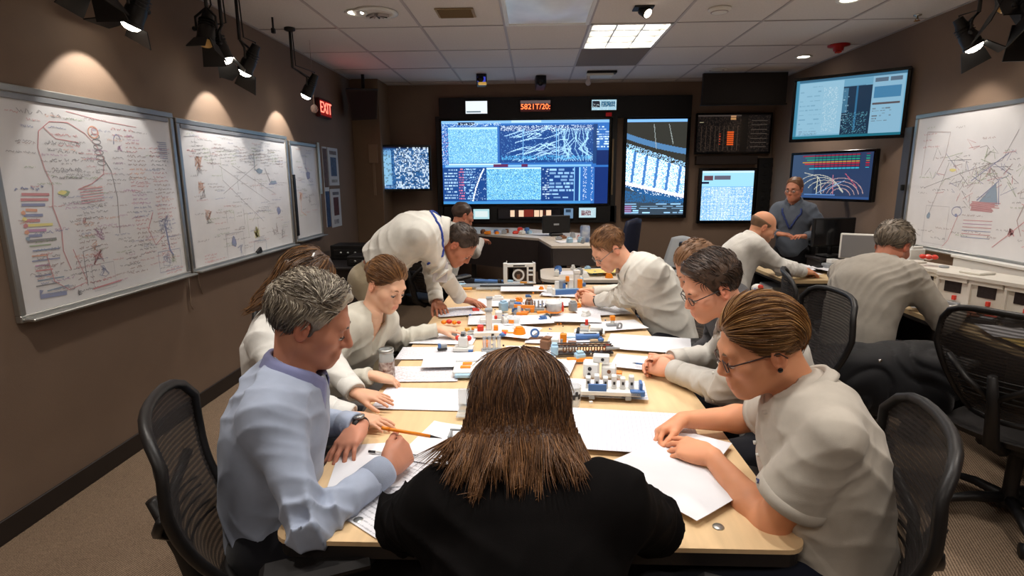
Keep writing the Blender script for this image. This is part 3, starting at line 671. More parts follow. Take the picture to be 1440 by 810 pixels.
for i in range(18):
    x = .70+.011*i; line(A,[(x,.1),(x+.02*math.sin(i),.22),(x+.05*math.sin(i*.7),.34),(x+.01*i*.4,.48)],(160,208,240),.7)
rect(A,.49,.1,.492,.5,(120,180,230)); rect(A,.69,.1,.692,.5,(120,180,230)); speck(A,.36,.42,.9,.47,(90,180,235),.5)
rect(A,.91,.05,.935,.52,(26,60,110)); rect(A,.02,.525,.9,.55,(120,175,220)); rect(A,.31,.52,.4,.55,(90,40,80)); rect(A,.48,.52,.52,.55,(90,40,80))
rows(A,.93,.08,1.0,.34,9,(200,225,245)); rect(A,.93,.36,1,.54,(18,40,92))
rect(A,0,.56,.27,.98,(26,66,128)); rows(A,.01,.58,.09,.96,10,(170,205,235),.1); rows(A,.1,.57,.13,.96,12,(220,120,140),.2); rows(A,.13,.57,.2,.96,12,(150,195,235),.4)
line(A,[(.18,.97),(.2,.8),(.23,.65),(.25,.57)],(230,240,250)); line(A,[(.182,.97),(.203,.8),(.233,.65),(.253,.57)],(230,240,250)); speck(A,.13,.57,.27,.97,(190,220,245),.07)
rect(A,.27,.57,.60,.95,(90,165,215)); speck(A,.27,.57,.60,.95,(170,228,222),.5,(.2,.8)); speck(A,.27,.57,.60,.95,(30,90,150),.25,(.2,.8)); rect(A,.27,.56,.6,.58,(190,225,240))
rect(A,.6,.56,.83,.98,(24,60,122)); rows(A,.61,.58,.65,.96,14,(190,215,240),.5); rows(A,.65,.58,.8,.96,9,(150,195,235),.25); rect(A,.8,.56,.805,1,(130,190,235)); rect(A,.83,.56,.835,1,(130,190,235))
speck(A,.855,.56,.875,.95,(210,225,245),.3); speck(A,.90,.56,.915,.97,(210,225,245),.3); rect(A,.92,.56,1,1,(18,44,104)); rect(A,0,.97,.9,1,(60,130,190))
A *= 1.5
wall_cab = empty('video_wall_cabinet', (.45,YB-.1,0.9), 0, 'black built-in video wall housing around the big blue screen', 'cabinet')
a,w_,h_ = back(617,165,862,138)
c1 = at(617,138,Y=Y0); c2 = at(972,164,Y=Y0)
MB().box(((c1.x+c2.x)/2,YB-.06,(c1.z+c2.z)/2),(c2.x-c1.x,.12,c1.z-c2.z),ch=.006).build('header', M_black, wall_cab, False, True)
cA = at(617,164,Y=Y0); cB = at(623,312,Y=Y0); MB().box(((cA.x+cB.x)/2-.02,YB-.06,(cA.z+cB.z)/2),(.07,.12,cA.z-cB.z),ch=.005).build('side_post', M_black, wall_cab, False, True)
cA = at(859,164,Y=Y0); cB = at(866,312,Y=Y0); MB().box(((cA.x+cB.x)/2,YB-.06,(cA.z+cB.z)/2),(.07,.12,cA.z-cB.z),ch=.005).build('side_post', M_black, wall_cab, False, True)
c1 = at(624,290,Y=Y0); c2 = at(866,313,Y=Y0)
MB().box(((c1.x+c2.x)/2,YB-.06,(c1.z+c2.z)/2),(c2.x-c1.x,.12,c1.z-c2.z),ch=.006).build('lower_shelf', M_black, wall_cab, False, True)
MB().box((at(861,235,Y=Y0).x,YB-.125,at(861,235,Y=Y0).z),(.025,.012,.75),ch=.003).build('edge_strip', mat('dull_gold',(120,104,80),.4,.6), wall_cab, False, True)
a,w_,h_ = back(624,168,857,287,Y0-.02); display('wall_screen',a,XU,UP,w_,h_,A,'huge blue video wall screen full of data panels',bezel=.03,depth=.07)
def small(px0,py0,px1,py1,img,label,name='small_display',bez=.012,grp='small displays built into the video wall housing'):
    a,w_,h_ = back(px0,py0,px1,py1,Y0-.045); return display(name,a,XU,UP,w_,h_,img,label,bezel=bez,depth=.03,group=grp)
I = canvas(30,20,(236,244,250)); rect(I,.05,.8,.7,.9,(90,110,120)); I[:] *= 1.1; small(655,142,685,160,I,'small white display at the left of the housing header')
I = canvas(36,18,(170,210,228)); rect(I,.05,.15,.35,.75,(20,24,40)); rect(I,.4,.2,.95,.7,(60,110,140)); speck(I,0,0,1,1,(220,240,245),.15); small(832,140,867,155,I,'small bluish display at the right of the housing header')
I = canvas(44,18,(60,24,22)); rect(I,0,0,1,.3,(96,80,80)); t = small(732,141,774,157,I,'red LED clock display in the housing header','led_clock')
a,w_,h_ = back(732,141,774,157,Y0-.05); text_obj('digits','5821T/20:',(a.x+w_/2,a.y-.004,a.z+h_*.42),XU,UP,.098,mat('led_red',(255,110,60),.4,emit=3.0),t,.001)
I = canvas(30,20,(180,222,228)); rect(I,.1,.2,.9,.8,(226,242,242)); small(666,294,688,308,I,'small pale display under the big screen, leftmost')
I = canvas(88,18,(14,12,14)); 
for (x0,x1) in ((.2,.27),(.34,.41),(.58,.67),(.68,.72),(.78,.86)): rect(I,x0,.15,x1,.85,(255,214,180))
rect(I,.42,.1,.57,.85,(120,40,30)); rect(I,.28,.15,.33,.85,(50,26,22)); rect(I,.73,.15,.77,.85,(70,30,24)); small(701,294,788,307,I,'long dark display with glowing orange bars under the big screen')
I = canvas(16,20,(110,140,170)); rect(I,.2,.1,.8,.4,(40,60,80)); small(793,293,806,307,I,'narrow grey-blue display under the big screen')
I = canvas(30,18,(190,222,232)); rect(I,.15,.3,.7,.8,(120,80,90)); speck(I,.1,.2,.9,.9,(230,240,245),.4); small(814,292,838,306,I,'small display with a picture under the big screen, rightmost')
# small red light
o = MB().box((at(856,161,Y=Y0-.03).x,Y0-.035,at(856,161,Y=Y0-.03).z),(.08,.01,.05),ch=.003).build('red_indicator', mat('indicator_red',(150,20,24),.4,emit=.3), wall_cab, False, True)
# portrait map screen
A = canvas(92,140,(44,44,40)); H,Wd = A.shape[:2]
yy,xx = np.mgrid[0:H,0:Wd]; u = xx/Wd; v = yy/H
band = (v > .14+.22*u-.06*u*u) & (v < .20+.22*u-.06*u*u); A[band] = L3((70,110,150))
land = (v > .30+.2*u) & (v < .66+.14*u); A[land] = L3((120,180,238)); base = nr.rand(H,Wd)
A[land & (base > .45)] = L3((226,240,252)); A[land & (base < .15)] = L3((80,130,190))
edge = (v > .24+.2*u) & (v <= .30+.2*u); A[edge & (base > .6)] = L3((150,200,240))
for i in range(5):
    x = .12+.2*i; m = land & (np.abs(u-(x-.16*(v-.5))) < .022); A[m] = L3((60,110,170))
rd = (np.abs(v-(.66+.14*u)) < .018); A[rd] = L3((236,226,240)); sea = (v > .68+.14*u) & (v < .74+.16*u); A[sea] = L3((30,78,128)); A[sea & (base > .88)] = L3((220,238,250))
sh = (v >= .74+.16*u-.18*(u-.5)**2) & (v > .70); A[sh] = L3((46,60,74)); m = (v > .74+.1*u) & (v < .86+.02*u); A[m & (base > .3)] = L3((34,84,130))
rect(A,0,0,1,.035,(110,160,215)); rows(A,0,.885,1,1,5,(150,200,240),.2); rect(A,0,.9,.12,.98,(130,60,110),.6); line(A,[(.45,.05),(.5,.3)],(150,160,160),.7); line(A,[(.7,.05),(.78,.25)],(150,160,160),.7)
a,w_,h_ = back(878,167,967,302,Y0+.03); display('map_screen',a,XU,UP,w_,h_,A*1.7,'tall screen showing a bright blue aerial map view',bezel=.045,depth=.06)
# dark schedule board of two joined panels
A = canvas(110,54,(16,14,14)); speck(A,0,.02,1,1,(70,56,48),.25,(.2,.7)); rect(A,.0,0,.6,.04,(70,62,58))
for i in range(9): rect(A,.06+.062*i,.3,.064+.062*i,.98,(70,56,46),.8)
for i in range(7): rect(A,.75,.15+.12*i,.97,.16+.12*i,(90,80,72),.6)
rect(A,.46,.02,.53,.06,(200,150,110)); rect(A,.46,.09,.53,.13,(190,140,90)); rect(A,.03,.19,.09,.22,(170,160,130))
for i in range(7): rect(A,.42,.46+.055*i,.51,.495+.055*i,(235,92,30)); 
for i in range(5): rect(A,.31,.5+.07*i,.33,.53+.07*i,(180,64,40))
rect(A,.60,0,.70,1,(10,9,9)); a,w_,h_ = back(979,161,1084,214,Y0+.04); display('schedule_board',a,XU,UP,w_,h_,A*.9,'dark schedule board with glowing orange figures',bezel=.025,depth=.04)
# white document screen
A = canvas(80,74,(120,176,226)); rect(A,0,0,1,.05,(190,220,240)); rect(A,0,.05,1,.32,(150,206,226)); rect(A,.04,.1,.22,.2,(90,60,70)); rect(A,.24,.1,.55,.18,(90,92,110)); rect(A,.0,.22,.14,.27,(20,30,60)); rect(A,0,.33,1,1,(134,186,232))
for i in range(26): rect(A,nr.uniform(0,.3),.35+.025*i,nr.uniform(.5,1),.36+.025*i,(200,226,248),.6)
for i in range(14): rect(A,.05+.068*i,.35,.055+.068*i,.97,(80,130,195),.5)
speck(A,0,.33,1,1,(230,242,252),.25); a,w_,h_ = back(984,240,1061,310,Y0+.03); display('document_screen',a,XU,UP,w_,h_,A*1.35,'bright pale blue screen with a table of text, below the schedule board',bezel=.04,depth=.05)
# dark equipment rack between the screens
c1 = at(1066,222,Y=Y0); c2 = at(1094,300,Y=Y0); rk = empty('equipment_rack',((c1.x+c2.x)/2,YB-.08,c2.z),0,'dark slim equipment panel with buttons right of the pale screen','panel')
MB().box(((c1.x+c2.x)/2,YB-.04,(c1.z+c2.z)/2),(c2.x-c1.x-.06,.08,c1.z-c2.z),ch=.006).build('housing', M_black, rk, False, True)
for i in range(6):
    for j in range(2): MB().box(((c1.x+c2.x)/2-.05+.1*j,YB-.084,c1.z-.1-.11*i),(.05,.012,.05),ch=.004).build('button', M_lampblack, rk, False, True)
c1 = at(980,219,Y=Y0); c2 = at(1066,231,Y=Y0); o = MB().box(((c1.x+c2.x)/2,YB-.04,(c1.z+c2.z)/2),(c2.x-c1.x,.08,c1.z-c2.z),ch=.006).build('cable_shelf', mat('dark_brown',(44,34,30),.5)); tag(o,'narrow dark brown shelf under the schedule board','shelf')
# black hanging panel near the right corner
c1 = at(988,113,Y=7.35); c2 = at(1104,147,Y=7.35); hp = empty('ceiling_panel',((c1.x+c2.x)/2,7.35,c2.z),0,'black panel hanging from the ceiling above the schedule board','panel')
MB().box(((c1.x+c2.x)/2,7.35,(CEIL-.01+c2.z)/2),(c2.x-c1.x,.05,CEIL-.02-c2.z),ch=.005).build('board', mat('panel_black',(28,25,24),.55), hp, False, True)
MB().box(((c1.x+c2.x)/2,7.35,c2.z+.005),(c2.x-c1.x+.02,.07,.02),ch=.004).build('edge_trim', M_black, hp, False, True)
# left small tv
A = canvas(86,64,(36,86,140)); speck(A,.0,.05,1,1,(150,190,225),.14,(.2,.6)); rect(A,.02,.05,.12,.95,(40,56,84)); rect(A,.12,.08,.36,.92,(110,160,200),.8); rect(A,0,0,1,.04,(20,30,60)); speck(A,.4,.05,1,.6,(226,240,250),.16); rows(A,.02,.9,1,1,2,(170,200,230)); rect(A,.14,.2,.34,.9,(140,190,215),.5)
bl = np.repeat(np.repeat(nr.rand(32,43),2,0),2,1)[:64,:86]; m = (bl > .72)[...,None]&(np.arange(86)>34)[None,:,None]; A = np.where(m, A*.4+L3((220,236,248))*.6, A); m = (bl < .2)[...,None]; A = np.where(m, A*.5, A)
aL = at(524,266,Y=7.55); bR = at(604,207,Y=7.75); bB = at(604,265,Y=7.75)
Uv = Vector((bB.x-aL.x, bB.y-aL.y,0)); display('wall_television',aL,Uv,UP,Uv.length,bR.z-bB.z,A*1.35,'small wall television at the far left showing a blue scene',bezel=.03,depth=.05)
o = MB().box((-1.78,7.86,1.72),(.12,.28,.12),ch=.01).build('tv_bracket', M_black); tag(o,'black bracket holding the small far left television','bracket')
# right corner televisions, angled
def angled(p_bl, p_br, h, img, label, bz, Z):
    U = Vector((p_br[0]-p_bl[0],p_br[1]-p_bl[1],0)); return display('corner_television',(p_bl[0],p_bl[1],Z),U,UP,U.length,h,img,label,bezel=bz,depth=.05)
A = canvas(170,94,(116,176,206)); rect(A,0,0,1,.05,(60,110,140)); rect(A,.0,.0,.03,1,(70,140,170)); rect(A,.04,.06,.46,.94,(150,196,220)); rows(A,.05,.12,.26,.9,10,(120,168,196),.5,.2); speck(A,.28,.15,.42,.9,(200,226,238),.2); rows(A,.06,.88,.24,.96,3,(90,120,150),.1)
rect(A,.46,.06,.66,.94,(90,140,172)); rect(A,.46,.18,.72,.97,(28,52,76)); rect(A,.46,.2,.51,.6,(70,120,150)); rect(A,.58,.18,.595,.9,(50,110,150)); speck(A,.48,.6,.7,.95,(110,180,200),.15); rect(A,.46,.06,.74,.16,(110,166,196)); rect(A,.72,.05,.99,.97,(140,186,212))
rect(A,.74,.22,.97,.4,(70,130,170)); rect(A,.74,.08,.85,.14,(90,110,130)); rect(A,.87,.08,.97,.14,(90,110,130)); rect(A,.73,.47,.97,.5,(90,84,90)); rows(A,.74,.56,.9,.8,6,(100,110,120),.3,.4); rect(A,0,.96,1,1,(30,110,130)); rows(A,.45,.24,.52,.9,14,(150,190,210),.6,.3)
bl_ = at(1114,197,Y=5.72); br_ = at(1266,188,Y=5.17); tr_ = at(1277,97,Y=5.17)
tvA = angled(bl_,br_,tr_.z-br_.z,A*.95,'upper corner television with a pale blue web page layout',.028,(bl_.z+br_.z)/2)
A = canvas(124,76,(44,62,96)); rect(A,0,0,.3,1,(70,92,120),.5); 
for i,c in enumerate([(150,40,60),(30,130,110),(40,150,120),(190,140,60),(190,40,50),(150,30,60),(60,180,210)]): rect(A,.14+.03*(i%3)+(.1 if i > 4 else 0),.03+.048*i,.86,.055+.048*i,c); rect(A,.92,.03+.048*i,.96,.05+.048*i,c)
for i in range(12): rect(A,.3+.05*i,.02,.305+.05*i,.36,(20,26,50),.7)
def arc(cx,cy,r,t0,t1,c): line(A,[(cx+r*math.cos(t0+(t1-t0)*k/14), cy-r*1.5*math.sin(t0+(t1-t0)*k/14)) for k in range(15)],c)
for k in range(4): arc(.5-.05*k,.95,.2+.04*k,.3,2.6,(190,190,180)); arc(.66,.95,.12+.05*k,.2,2.9,(180,150,150))
line(A,[(.18,.42),(.35,.5),(.4,.6),(.42,.9)],(200,200,190)); line(A,[(.36,.5),(.36,.9)],(220,220,190)); line(A,[(.55,.48),(.57,.9)],(200,120,140)); line(A,[(.7,.45),(.85,.75)],(190,90,110)); line(A,[(.35,.9),(.7,.6)],(140,170,210)); rect(A,.0,.96,1,1,(50,80,130)); rect(A,.2,.92,.6,.935,(90,130,190))
bl_ = at(1111,277,Y=6.35); br_ = at(1222,281,Y=5.5); tr_ = at(1228,213,Y=5.5)
tvB = angled(bl_,br_,tr_.z-br_.z,A*1.05,'lower corner television with coloured bars and arc diagrams',.025,(bl_.z+br_.z)/2)
for (a,b,tb) in (((2.95,5.5,2.35),(XR-.005,5.7,2.35),tvA),((3.05,5.98,1.6),(XR-.005,6.15,1.6),tvB)):
    am = MB().cyl(a,b,.022).build('wall_arm', M_black, tb, True, True); MB().box((XR-.01,b[1],b[2]),(.02,.14,.2),ch=.004).build('wall_plate', M_black, am, False, True)
# ceiling cameras above the video wall
def ceil_cam(px, py, Y, label, blue):
    p = at(px,py,Y=Y); t = empty('ceiling_camera',(p.x,Y,CEIL),0,label,'camera','ceiling cameras above the video wall')
    MB().cyl((p.x,Y,CEIL),(p.x,Y,p.z+.06),.015).build('stem', M_black, t, True, True)
    MB().box((p.x,Y,p.z),(.13,.2,.15),rot=(-.25,0,.1),ch=.012).build('body', M_lampblack, t, False, True)
    MB().cyl((p.x,Y-.10,p.z-.02),(p.x,Y-.13,p.z-.03),.04).build('lens_hood', M_blackgloss, t, True, True)
    if blue:
        MB().box((p.x+.01,Y-.105,p.z-.03),(.10,.012,.06),ch=.004).build('blue_face', mat('blue_glow',(70,80,220),.4,emit=.6), t, False, True)
        MB().box((p.x+.02,Y-.10,p.z-.08),(.10,.05,.03),ch=.004).build('amber_foot', mat('amber_glow',(230,180,90),.4,emit=.5), t, False, True)
ceil_cam(677,110,7.35,'ceiling camera with a blue and amber face above the video wall',True)
ceil_cam(760,115,7.5,'small plain black ceiling camera above the LED clock',False)
pm = empty('projector_mount',(.80,7.25,CEIL),0,'pale low ceiling mount with a black bar right of the ceiling cameras','mount')
MB().box((.80,7.25,CEIL-.03),(.32,.2,.05),ch=.01).build('plate', M_white, pm, False, True); MB().box((.82,7.20,CEIL-.015),(.36,.12,.03),ch=.006).build('bar', M_black, pm, False, True); MB().cyl((.66,7.2,CEIL-.05),(.66,7.2,CEIL-.11),.02).sphere((.66,7.2,CEIL-.13),.035).build('camera_ball', M_grid, pm, True, True)
# ================================================================ FIGURE MODELLER (signed distance fields -> one smooth surface)
def V3(p): return np.array([p[0],p[1],p[2]], np.float32)
def unit(v): v = np.asarray(v, np.float64); return v/(np.linalg.norm(v)+1e-12)
class Field:
    def __init__(s, lo, hi, res):
        s.res = res; s.lo = np.floor(np.asarray(lo)/res)*res; n = np.ceil((np.asarray(hi)-s.lo)/res).astype(int)+1
        s.n = n; s.D = np.full(tuple(n), 1.0, np.float32)
        s.ax = [(s.lo[i]+res*np.arange(n[i])).astype(np.float32) for i in range(3)]
    def sub(s, lo, hi):
        a = np.clip(np.floor((np.asarray(lo)-s.lo)/s.res).astype(int),0,s.n-1); b = np.clip(np.ceil((np.asarray(hi)-s.lo)/s.res).astype(int)+1,1,s.n)
        if np.any(b <= a): return None, None
        sl = tuple(slice(a[i],b[i]) for i in range(3))
        return sl, (s.ax[0][sl[0]][:,None,None], s.ax[1][sl[1]][None,:,None], s.ax[2][sl[2]][None,None,:])
    def comb(s, sl, d, k, op):
        a = s.D[sl]
        if op == 'sub':
            d = -d
            if k > 0: h = np.maximum(k-np.abs(a-d),0)/k; s.D[sl] = np.maximum(a,d)+h*h*k*.25
            else: s.D[sl] = np.maximum(a,d)
        else:
            if k > 0: h = np.maximum(k-np.abs(a-d),0)/k; s.D[sl] = np.minimum(a,d)-h*h*k*.25
            else: s.D[sl] = np.minimum(a,d)
    def cone(s, a, b, r1, r2=None, k=.02, op='add', cut=None):
        r2 = r1 if r2 is None else r2; a = V3(a); b = V3(b); R = max(r1,r2)+k+2*s.res+.01
        sl, P = s.sub(np.minimum(a,b)-R, np.maximum(a,b)+R)
        if sl is None: return s
        ab = b-a; l2 = float(ab@ab)+1e-12; x,y,z = P[0]-a[0],P[1]-a[1],P[2]-a[2]
        t = np.clip((x*ab[0]+y*ab[1]+z*ab[2])/l2,0,1)
        d = np.sqrt((x-t*ab[0])**2+(y-t*ab[1])**2+(z-t*ab[2])**2)-(r1+(r2-r1)*t)
        if cut is not None:      # flat end at b
            n = ab/math.sqrt(l2); d = np.maximum(d, (P[0]-b[0])*n[0]+(P[1]-b[1])*n[1]+(P[2]-b[2])*n[2]-cut)
        s.comb(sl,d,k,op); return s
    def ell(s, c, r, M=None, k=.02, op='add'):
        c = V3(c); r = np.asarray(r,np.float32); M = np.eye(3) if M is None else np.asarray(M); M = M.astype(np.float32); R = float(r.max())+k+2*s.res
        sl, P = s.sub(c-R, c+R)
        if sl is None: return s
        x,y,z = P[0]-c[0],P[1]-c[1],P[2]-c[2]
        q = [M[0,i]*x+M[1,i]*y+M[2,i]*z for i in range(3)]
        k0 = np.sqrt(sum((q[i]/r[i])**2 for i in range(3)))+1e-6; k1 = np.sqrt(sum((q[i]/r[i]**2)**2 for i in range(3)))+1e-6
        s.comb(sl, k0*(k0-1)/k1, k, op); return s
    def ecap(s, a, b, ra, rb, sd, k=.03):
        """elliptic capsule between a and b, half width/half depth pairs ra, rb, width along sd"""
        a = V3(a); b = V3(b); ab = (b-a); L = float(np.linalg.norm(ab)); u = ab/L; sd = unit(np.asarray(sd)-u*np.dot(sd,u)).astype(np.float32); fd = np.cross(u,sd)
        R = max(ra[0],rb[0],ra[1],rb[1])+k+2*s.res
        sl, P = s.sub(np.minimum(a,b)-R, np.maximum(a,b)+R)
        if sl is None: return s
        x,y,z = P[0]-a[0],P[1]-a[1],P[2]-a[2]
        h = x*u[0]+y*u[1]+z*u[2]; t = np.clip(h/L,0,1); w = ra[0]+(rb[0]-ra[0])*t; dp = ra[1]+(rb[1]-ra[1])*t
        p = (x*sd[0]+y*sd[1]+z*sd[2])/w; q = (x*fd[0]+y*fd[1]+z*fd[2])/dp; e = (h-t*L)/dp
        k0 = np.sqrt(p*p+q*q+e*e)+1e-6; k1 = np.sqrt((p/w)**2+(q/dp)**2+(e/dp)**2)+1e-6
        s.comb(sl, k0*(k0-1)/k1, k, 'add'); return s
    def plane(s, p, n, k=0):
        """keep only the side n points away from"""
        P = (s.ax[0][:,None,None]-p[0])*n[0]+(s.ax[1][None,:,None]-p[1])*n[1]+(s.ax[2][None,None,:]-p[2])*n[2]
        s.D = np.maximum(s.D,P.astype(np.float32)); return s
    def disp(s, fn):
        X,Y,Z = s.ax[0][:,None,None],s.ax[1][None,:,None],s.ax[2][None,None,:]
        m = np.abs(s.D) < .05; i,j,k = np.nonzero(m)
        s.D[i,j,k] += fn(s.ax[0][i],s.ax[1][j],s.ax[2][k]); return s
    def surf(s):
        D = s.D; S = D < 0
        c = np.zeros(tuple(np.array(D.shape)-1), np.uint8)
        for dx in(0,1):
            for dy in(0,1):
                for dz in(0,1): c += S[dx:D.shape[0]-1+dx, dy:D.shape[1]-1+dy, dz:D.shape[2]-1+dz]
        I,J,K = np.nonzero((c > 0)&(c < 8)); N = len(I)
        idx = np.full(c.shape,-1,np.int32); idx[I,J,K] = np.arange(N)
        cv = {}
        for dx in(0,1):
            for dy in(0,1):
                for dz in(0,1): cv[(dx,dy,dz)] = D[I+dx,J+dy,K+dz]
        acc = np.zeros((N,3),np.float32); cnt = np.zeros(N,np.float32)
        for ax in range(3):
            o = [q for q in range(3) if q != ax]
            for a in(0,1):
                for b in(0,1):
                    p0 = [0,0,0]; p0[o[0]] = a; p0[o[1]] = b; p1 = list(p0); p1[ax] = 1
                    v0,v1 = cv[tuple(p0)],cv[tuple(p1)]; m = (v0 < 0) != (v1 < 0)
                    t = np.where(m, v0/(v0-v1+1e-12), 0)
                    q = np.tile(np.array(p0,np.float32),(N,1)); q[:,ax] = t
                    acc[m] += q[m]; cnt[m] += 1
        V = (acc/cnt[:,None]+np.stack([I,J,K],1))*s.res+s.lo
        F = []
        for ax in range(3):
            o = [q for q in range(3) if q != ax]
            a = [slice(None)]*3; b = [slice(None)]*3; a[ax] = slice(0,-1); b[ax] = slice(1,None)
            ch = S[tuple(a)] != S[tuple(b)]; P = np.stack(np.nonzero(ch),1)
            ok = (P[:,o[0]] > 0)&(P[:,o[1]] > 0)&(P[:,o[0]] < D.shape[o[0]]-1)&(P[:,o[1]] < D.shape[o[1]]-1); P = P[ok]
            def cell(da,db): q = P.copy(); q[:,o[0]] += da; q[:,o[1]] += db; return idx[q[:,0],q[:,1],q[:,2]]
            Q = np.stack([cell(-1,-1),cell(0,-1),cell(0,0),cell(-1,0)],1)
            ins = S[P[:,0],P[:,1],P[:,2]]
            flip = ins if ax == 1 else ~ins
            Q[flip] = Q[flip][:,::-1]; F.append(Q)
        F = np.concatenate(F); F = F[(F >= 0).all(1)]
        return V, F
def relax(V, F, n=1, lam=.5):
    """light Laplacian smoothing of a quad mesh"""
    for _ in range(n):
        acc = np.zeros_like(V); cnt = np.zeros(len(V),np.float32)
        for a,b in((0,1),(1,2),(2,3),(3,0)):
            np.add.at(acc,F[:,a],V[F[:,b]]); np.add.at(cnt,F[:,a],1); np.add.at(acc,F[:,b],V[F[:,a]]); np.add.at(cnt,F[:,b],1)
        V = V*(1-lam)+lam*acc/np.maximum(cnt,1)[:,None]
    return V.astype(np.float32)
def smooth_mesh(name, V, F, col=None):
    me = np_mesh(name, V, F); me.polygons.foreach_set('use_smooth', np.ones(len(me.polygons),bool))
    if col is not None:
        a = me.color_attributes.new('Col','FLOAT_COLOR','POINT'); c = np.ones((len(V),4),np.float32); c[:,:3] = col
        a.data.foreach_set('color', c.ravel())
    return me
def bbox(*pts, pad=.1):
    A = np.array([V3(p) for p in pts]); return A.min(0)-pad, A.max(0)+pad
def nz(x,y,z,seed=0):
    s = seed*1.7
    return (np.sin(x*31+s+2*np.sin(y*23+s))+np.sin(y*37+1.3*s+2*np.sin(z*29))+np.sin(z*33+.7*s+2*np.sin(x*19)))/3
def ik(S, W, l1, l2, hint):
    S = np.array(V3(S),float); W = np.array(V3(W),float); d = W-S; L = np.linalg.norm(d); L2 = min(L,(l1+l2)*.998)
    if L > L2: W = S+d/L*L2; L = L2
    u = d/np.linalg.norm(d); a = (l1*l1-l2*l2+L*L)/(2*L); h = math.sqrt(max(l1*l1-a*a,0)); hv = np.asarray(hint,float); hv = unit(hv-u*np.dot(hv,u))
    return S+u*a+hv*h, W
def hand_prims(f, W, F, Np, right, sz, curl, spread=.12, thumb=(.5,.35), k=.006):
    """palm, four fingers with knuckle bends, thumb from the side of the palm"""
    W = np.array(V3(W),float); F = unit(F); Np = np.asarray(Np,float); Np = unit(Np-F*np.dot(Np,F)); T = np.cross(F,Np)*(1 if right else -1)
    pl = .092*sz; offs = (.030,.010,-.010,-.029); lens = (.073,.081,.075,.059); rr = (.0088,.0090,.0085,.0075)
    f.ecap(W-F*.01, W+F*.03*sz, (.026*sz,.019*sz), (.033*sz,.017*sz), T, k=.012)
    for i in range(4):
        kn = W+F*(pl*(1-.06*abs(i-1)))+T*offs[i]*sz; f.cone(W+F*.02*sz+T*offs[i]*.6*sz, kn, .0165*sz, .0120*sz, k=.014)
    f.ell(W+F*.05*sz+Np*.004*sz,(.040*sz,.05*sz,.015*sz),np.stack([T,F,Np],1),k=.012)
    for i in range(4):
        c = curl[i] if hasattr(curl,'__len__') else curl
        kn = W+F*(pl*(1-.06*abs(i-1)))+T*offs[i]*sz; a = -spread*(i-1.5); D = unit(F+T*a*-1*-1 if False else F+T*(-a if True else a)*-1*-1)
        D = unit(F+T*(1.5-i)*spread); p = kn; ang = 0
        for j,fr in enumerate((.45,.31,.24)):
            ang += c*(1.0,.95,.6)[j]; d = D*math.cos(ang)+Np*math.sin(ang); q = p+d*lens[i]*fr*sz
            f.cone(p,q,rr[i]*sz*(1-.09*j),rr[i]*sz*(1-.09*(j+1)),k=k if j == 0 else .003); p = q
    p = W+F*.028*sz+T*.028*sz+Np*.006*sz; d = unit(F*math.cos(thumb[0])+T*math.sin(thumb[0])*1.0+Np*.35)
    for j,(l,r1,r2) in enumerate(((.045,.0145,.0112),(.034,.0108,.0095),(.027,.0095,.0078))):
        q = p+d*l*sz; f.cone(p,q,r1*sz,r2*sz,k=.012 if j == 0 else .004); p = q; d = unit(d+F*thumb[1]+Np*.12-T*.25*thumb[1])
HS = dict()
def head_prims(f, C, R, s, female=False, neck=None, jaw=1.0, big_nose=1.0):
    """C head centre, R columns: right, forward, up"""
    R = np.asarray(R,float); g = lambda x,y,z: np.asarray(C,float)+s*(R@np.array([x,y,z],float))
    E = lambda c,r,k=.02,op='add',M=None: f.ell(g(*c),[q*s for q in r],R if M is None else R@M,k*s,op)
    E((0,-.016,.036),(.0765,.098,.086)); E((0,.024,-.028),(.062*(.96 if female else 1),.072,.088),.03)
    for x in(-1,1):
        f.cone(g(x*.052*jaw,-.005,-.058),g(x*.018,.068,-.098),.021*s,.016*s,k=.03*s); f.ell(g(x*.047,.056,-.026),(.022*s,.022*s,.02*s),R,k=.03*s)
    E((0,.078,-.102),(.020,.018,.017),.025)
    f.cone(g(-.034,.082,.020),g(.034,.082,.020),.010*s,k=.025*s)
    for x in(-1,1): E((x*.031,.101,-.003),(.017,.016,.012),.018,'sub')
    f.cone(g(0,.090,.010),g(0,.109*(.5+.5*big_nose),-.032),.0078*s,.0118*s*big_nose,k=.012*s)
    for x in(-1,1): E((x*.0105,.100,-.037),(.0085,.010,.0075),.008)
    E((0,.092,-.070),(.026,.012,.020),.02)
    f.cone(g(-.017,.099,-.0655),g(.017,.099,-.0655),.0048*s,k=.006*s); f.cone(g(-.014,.0985,-.0760),g(.014,.0985,-.0760),.0056*s,k=.006*s)
    f.cone(g(-.02,.110,-.0708),g(.02,.110,-.0708),.0036*s,k=.006*s,op='sub')
    for x in(-1,1):
        E((x*.0315,.080,-.004),(.0145,.0130,.0115),.006)
        a = .30*x; M = np.array([[math.cos(a),math.sin(a),0],[-math.sin(a),math.cos(a),0],[0,0,1]])
        E((x*.079,-.012,-.010),(.0085,.021,.032),.008,'add',M); E((x*.086,-.006,-.010),(.006,.011,.018),.006,'sub',M); E((x*.083,-.004,-.012),(.004,.006,.008),.004)
    if neck is not None: f.cone(g(0,-.034,-.045),neck,.050*s*(.88 if female else 1),.055*s*(.88 if female else 1),k=.028*s)
    return g
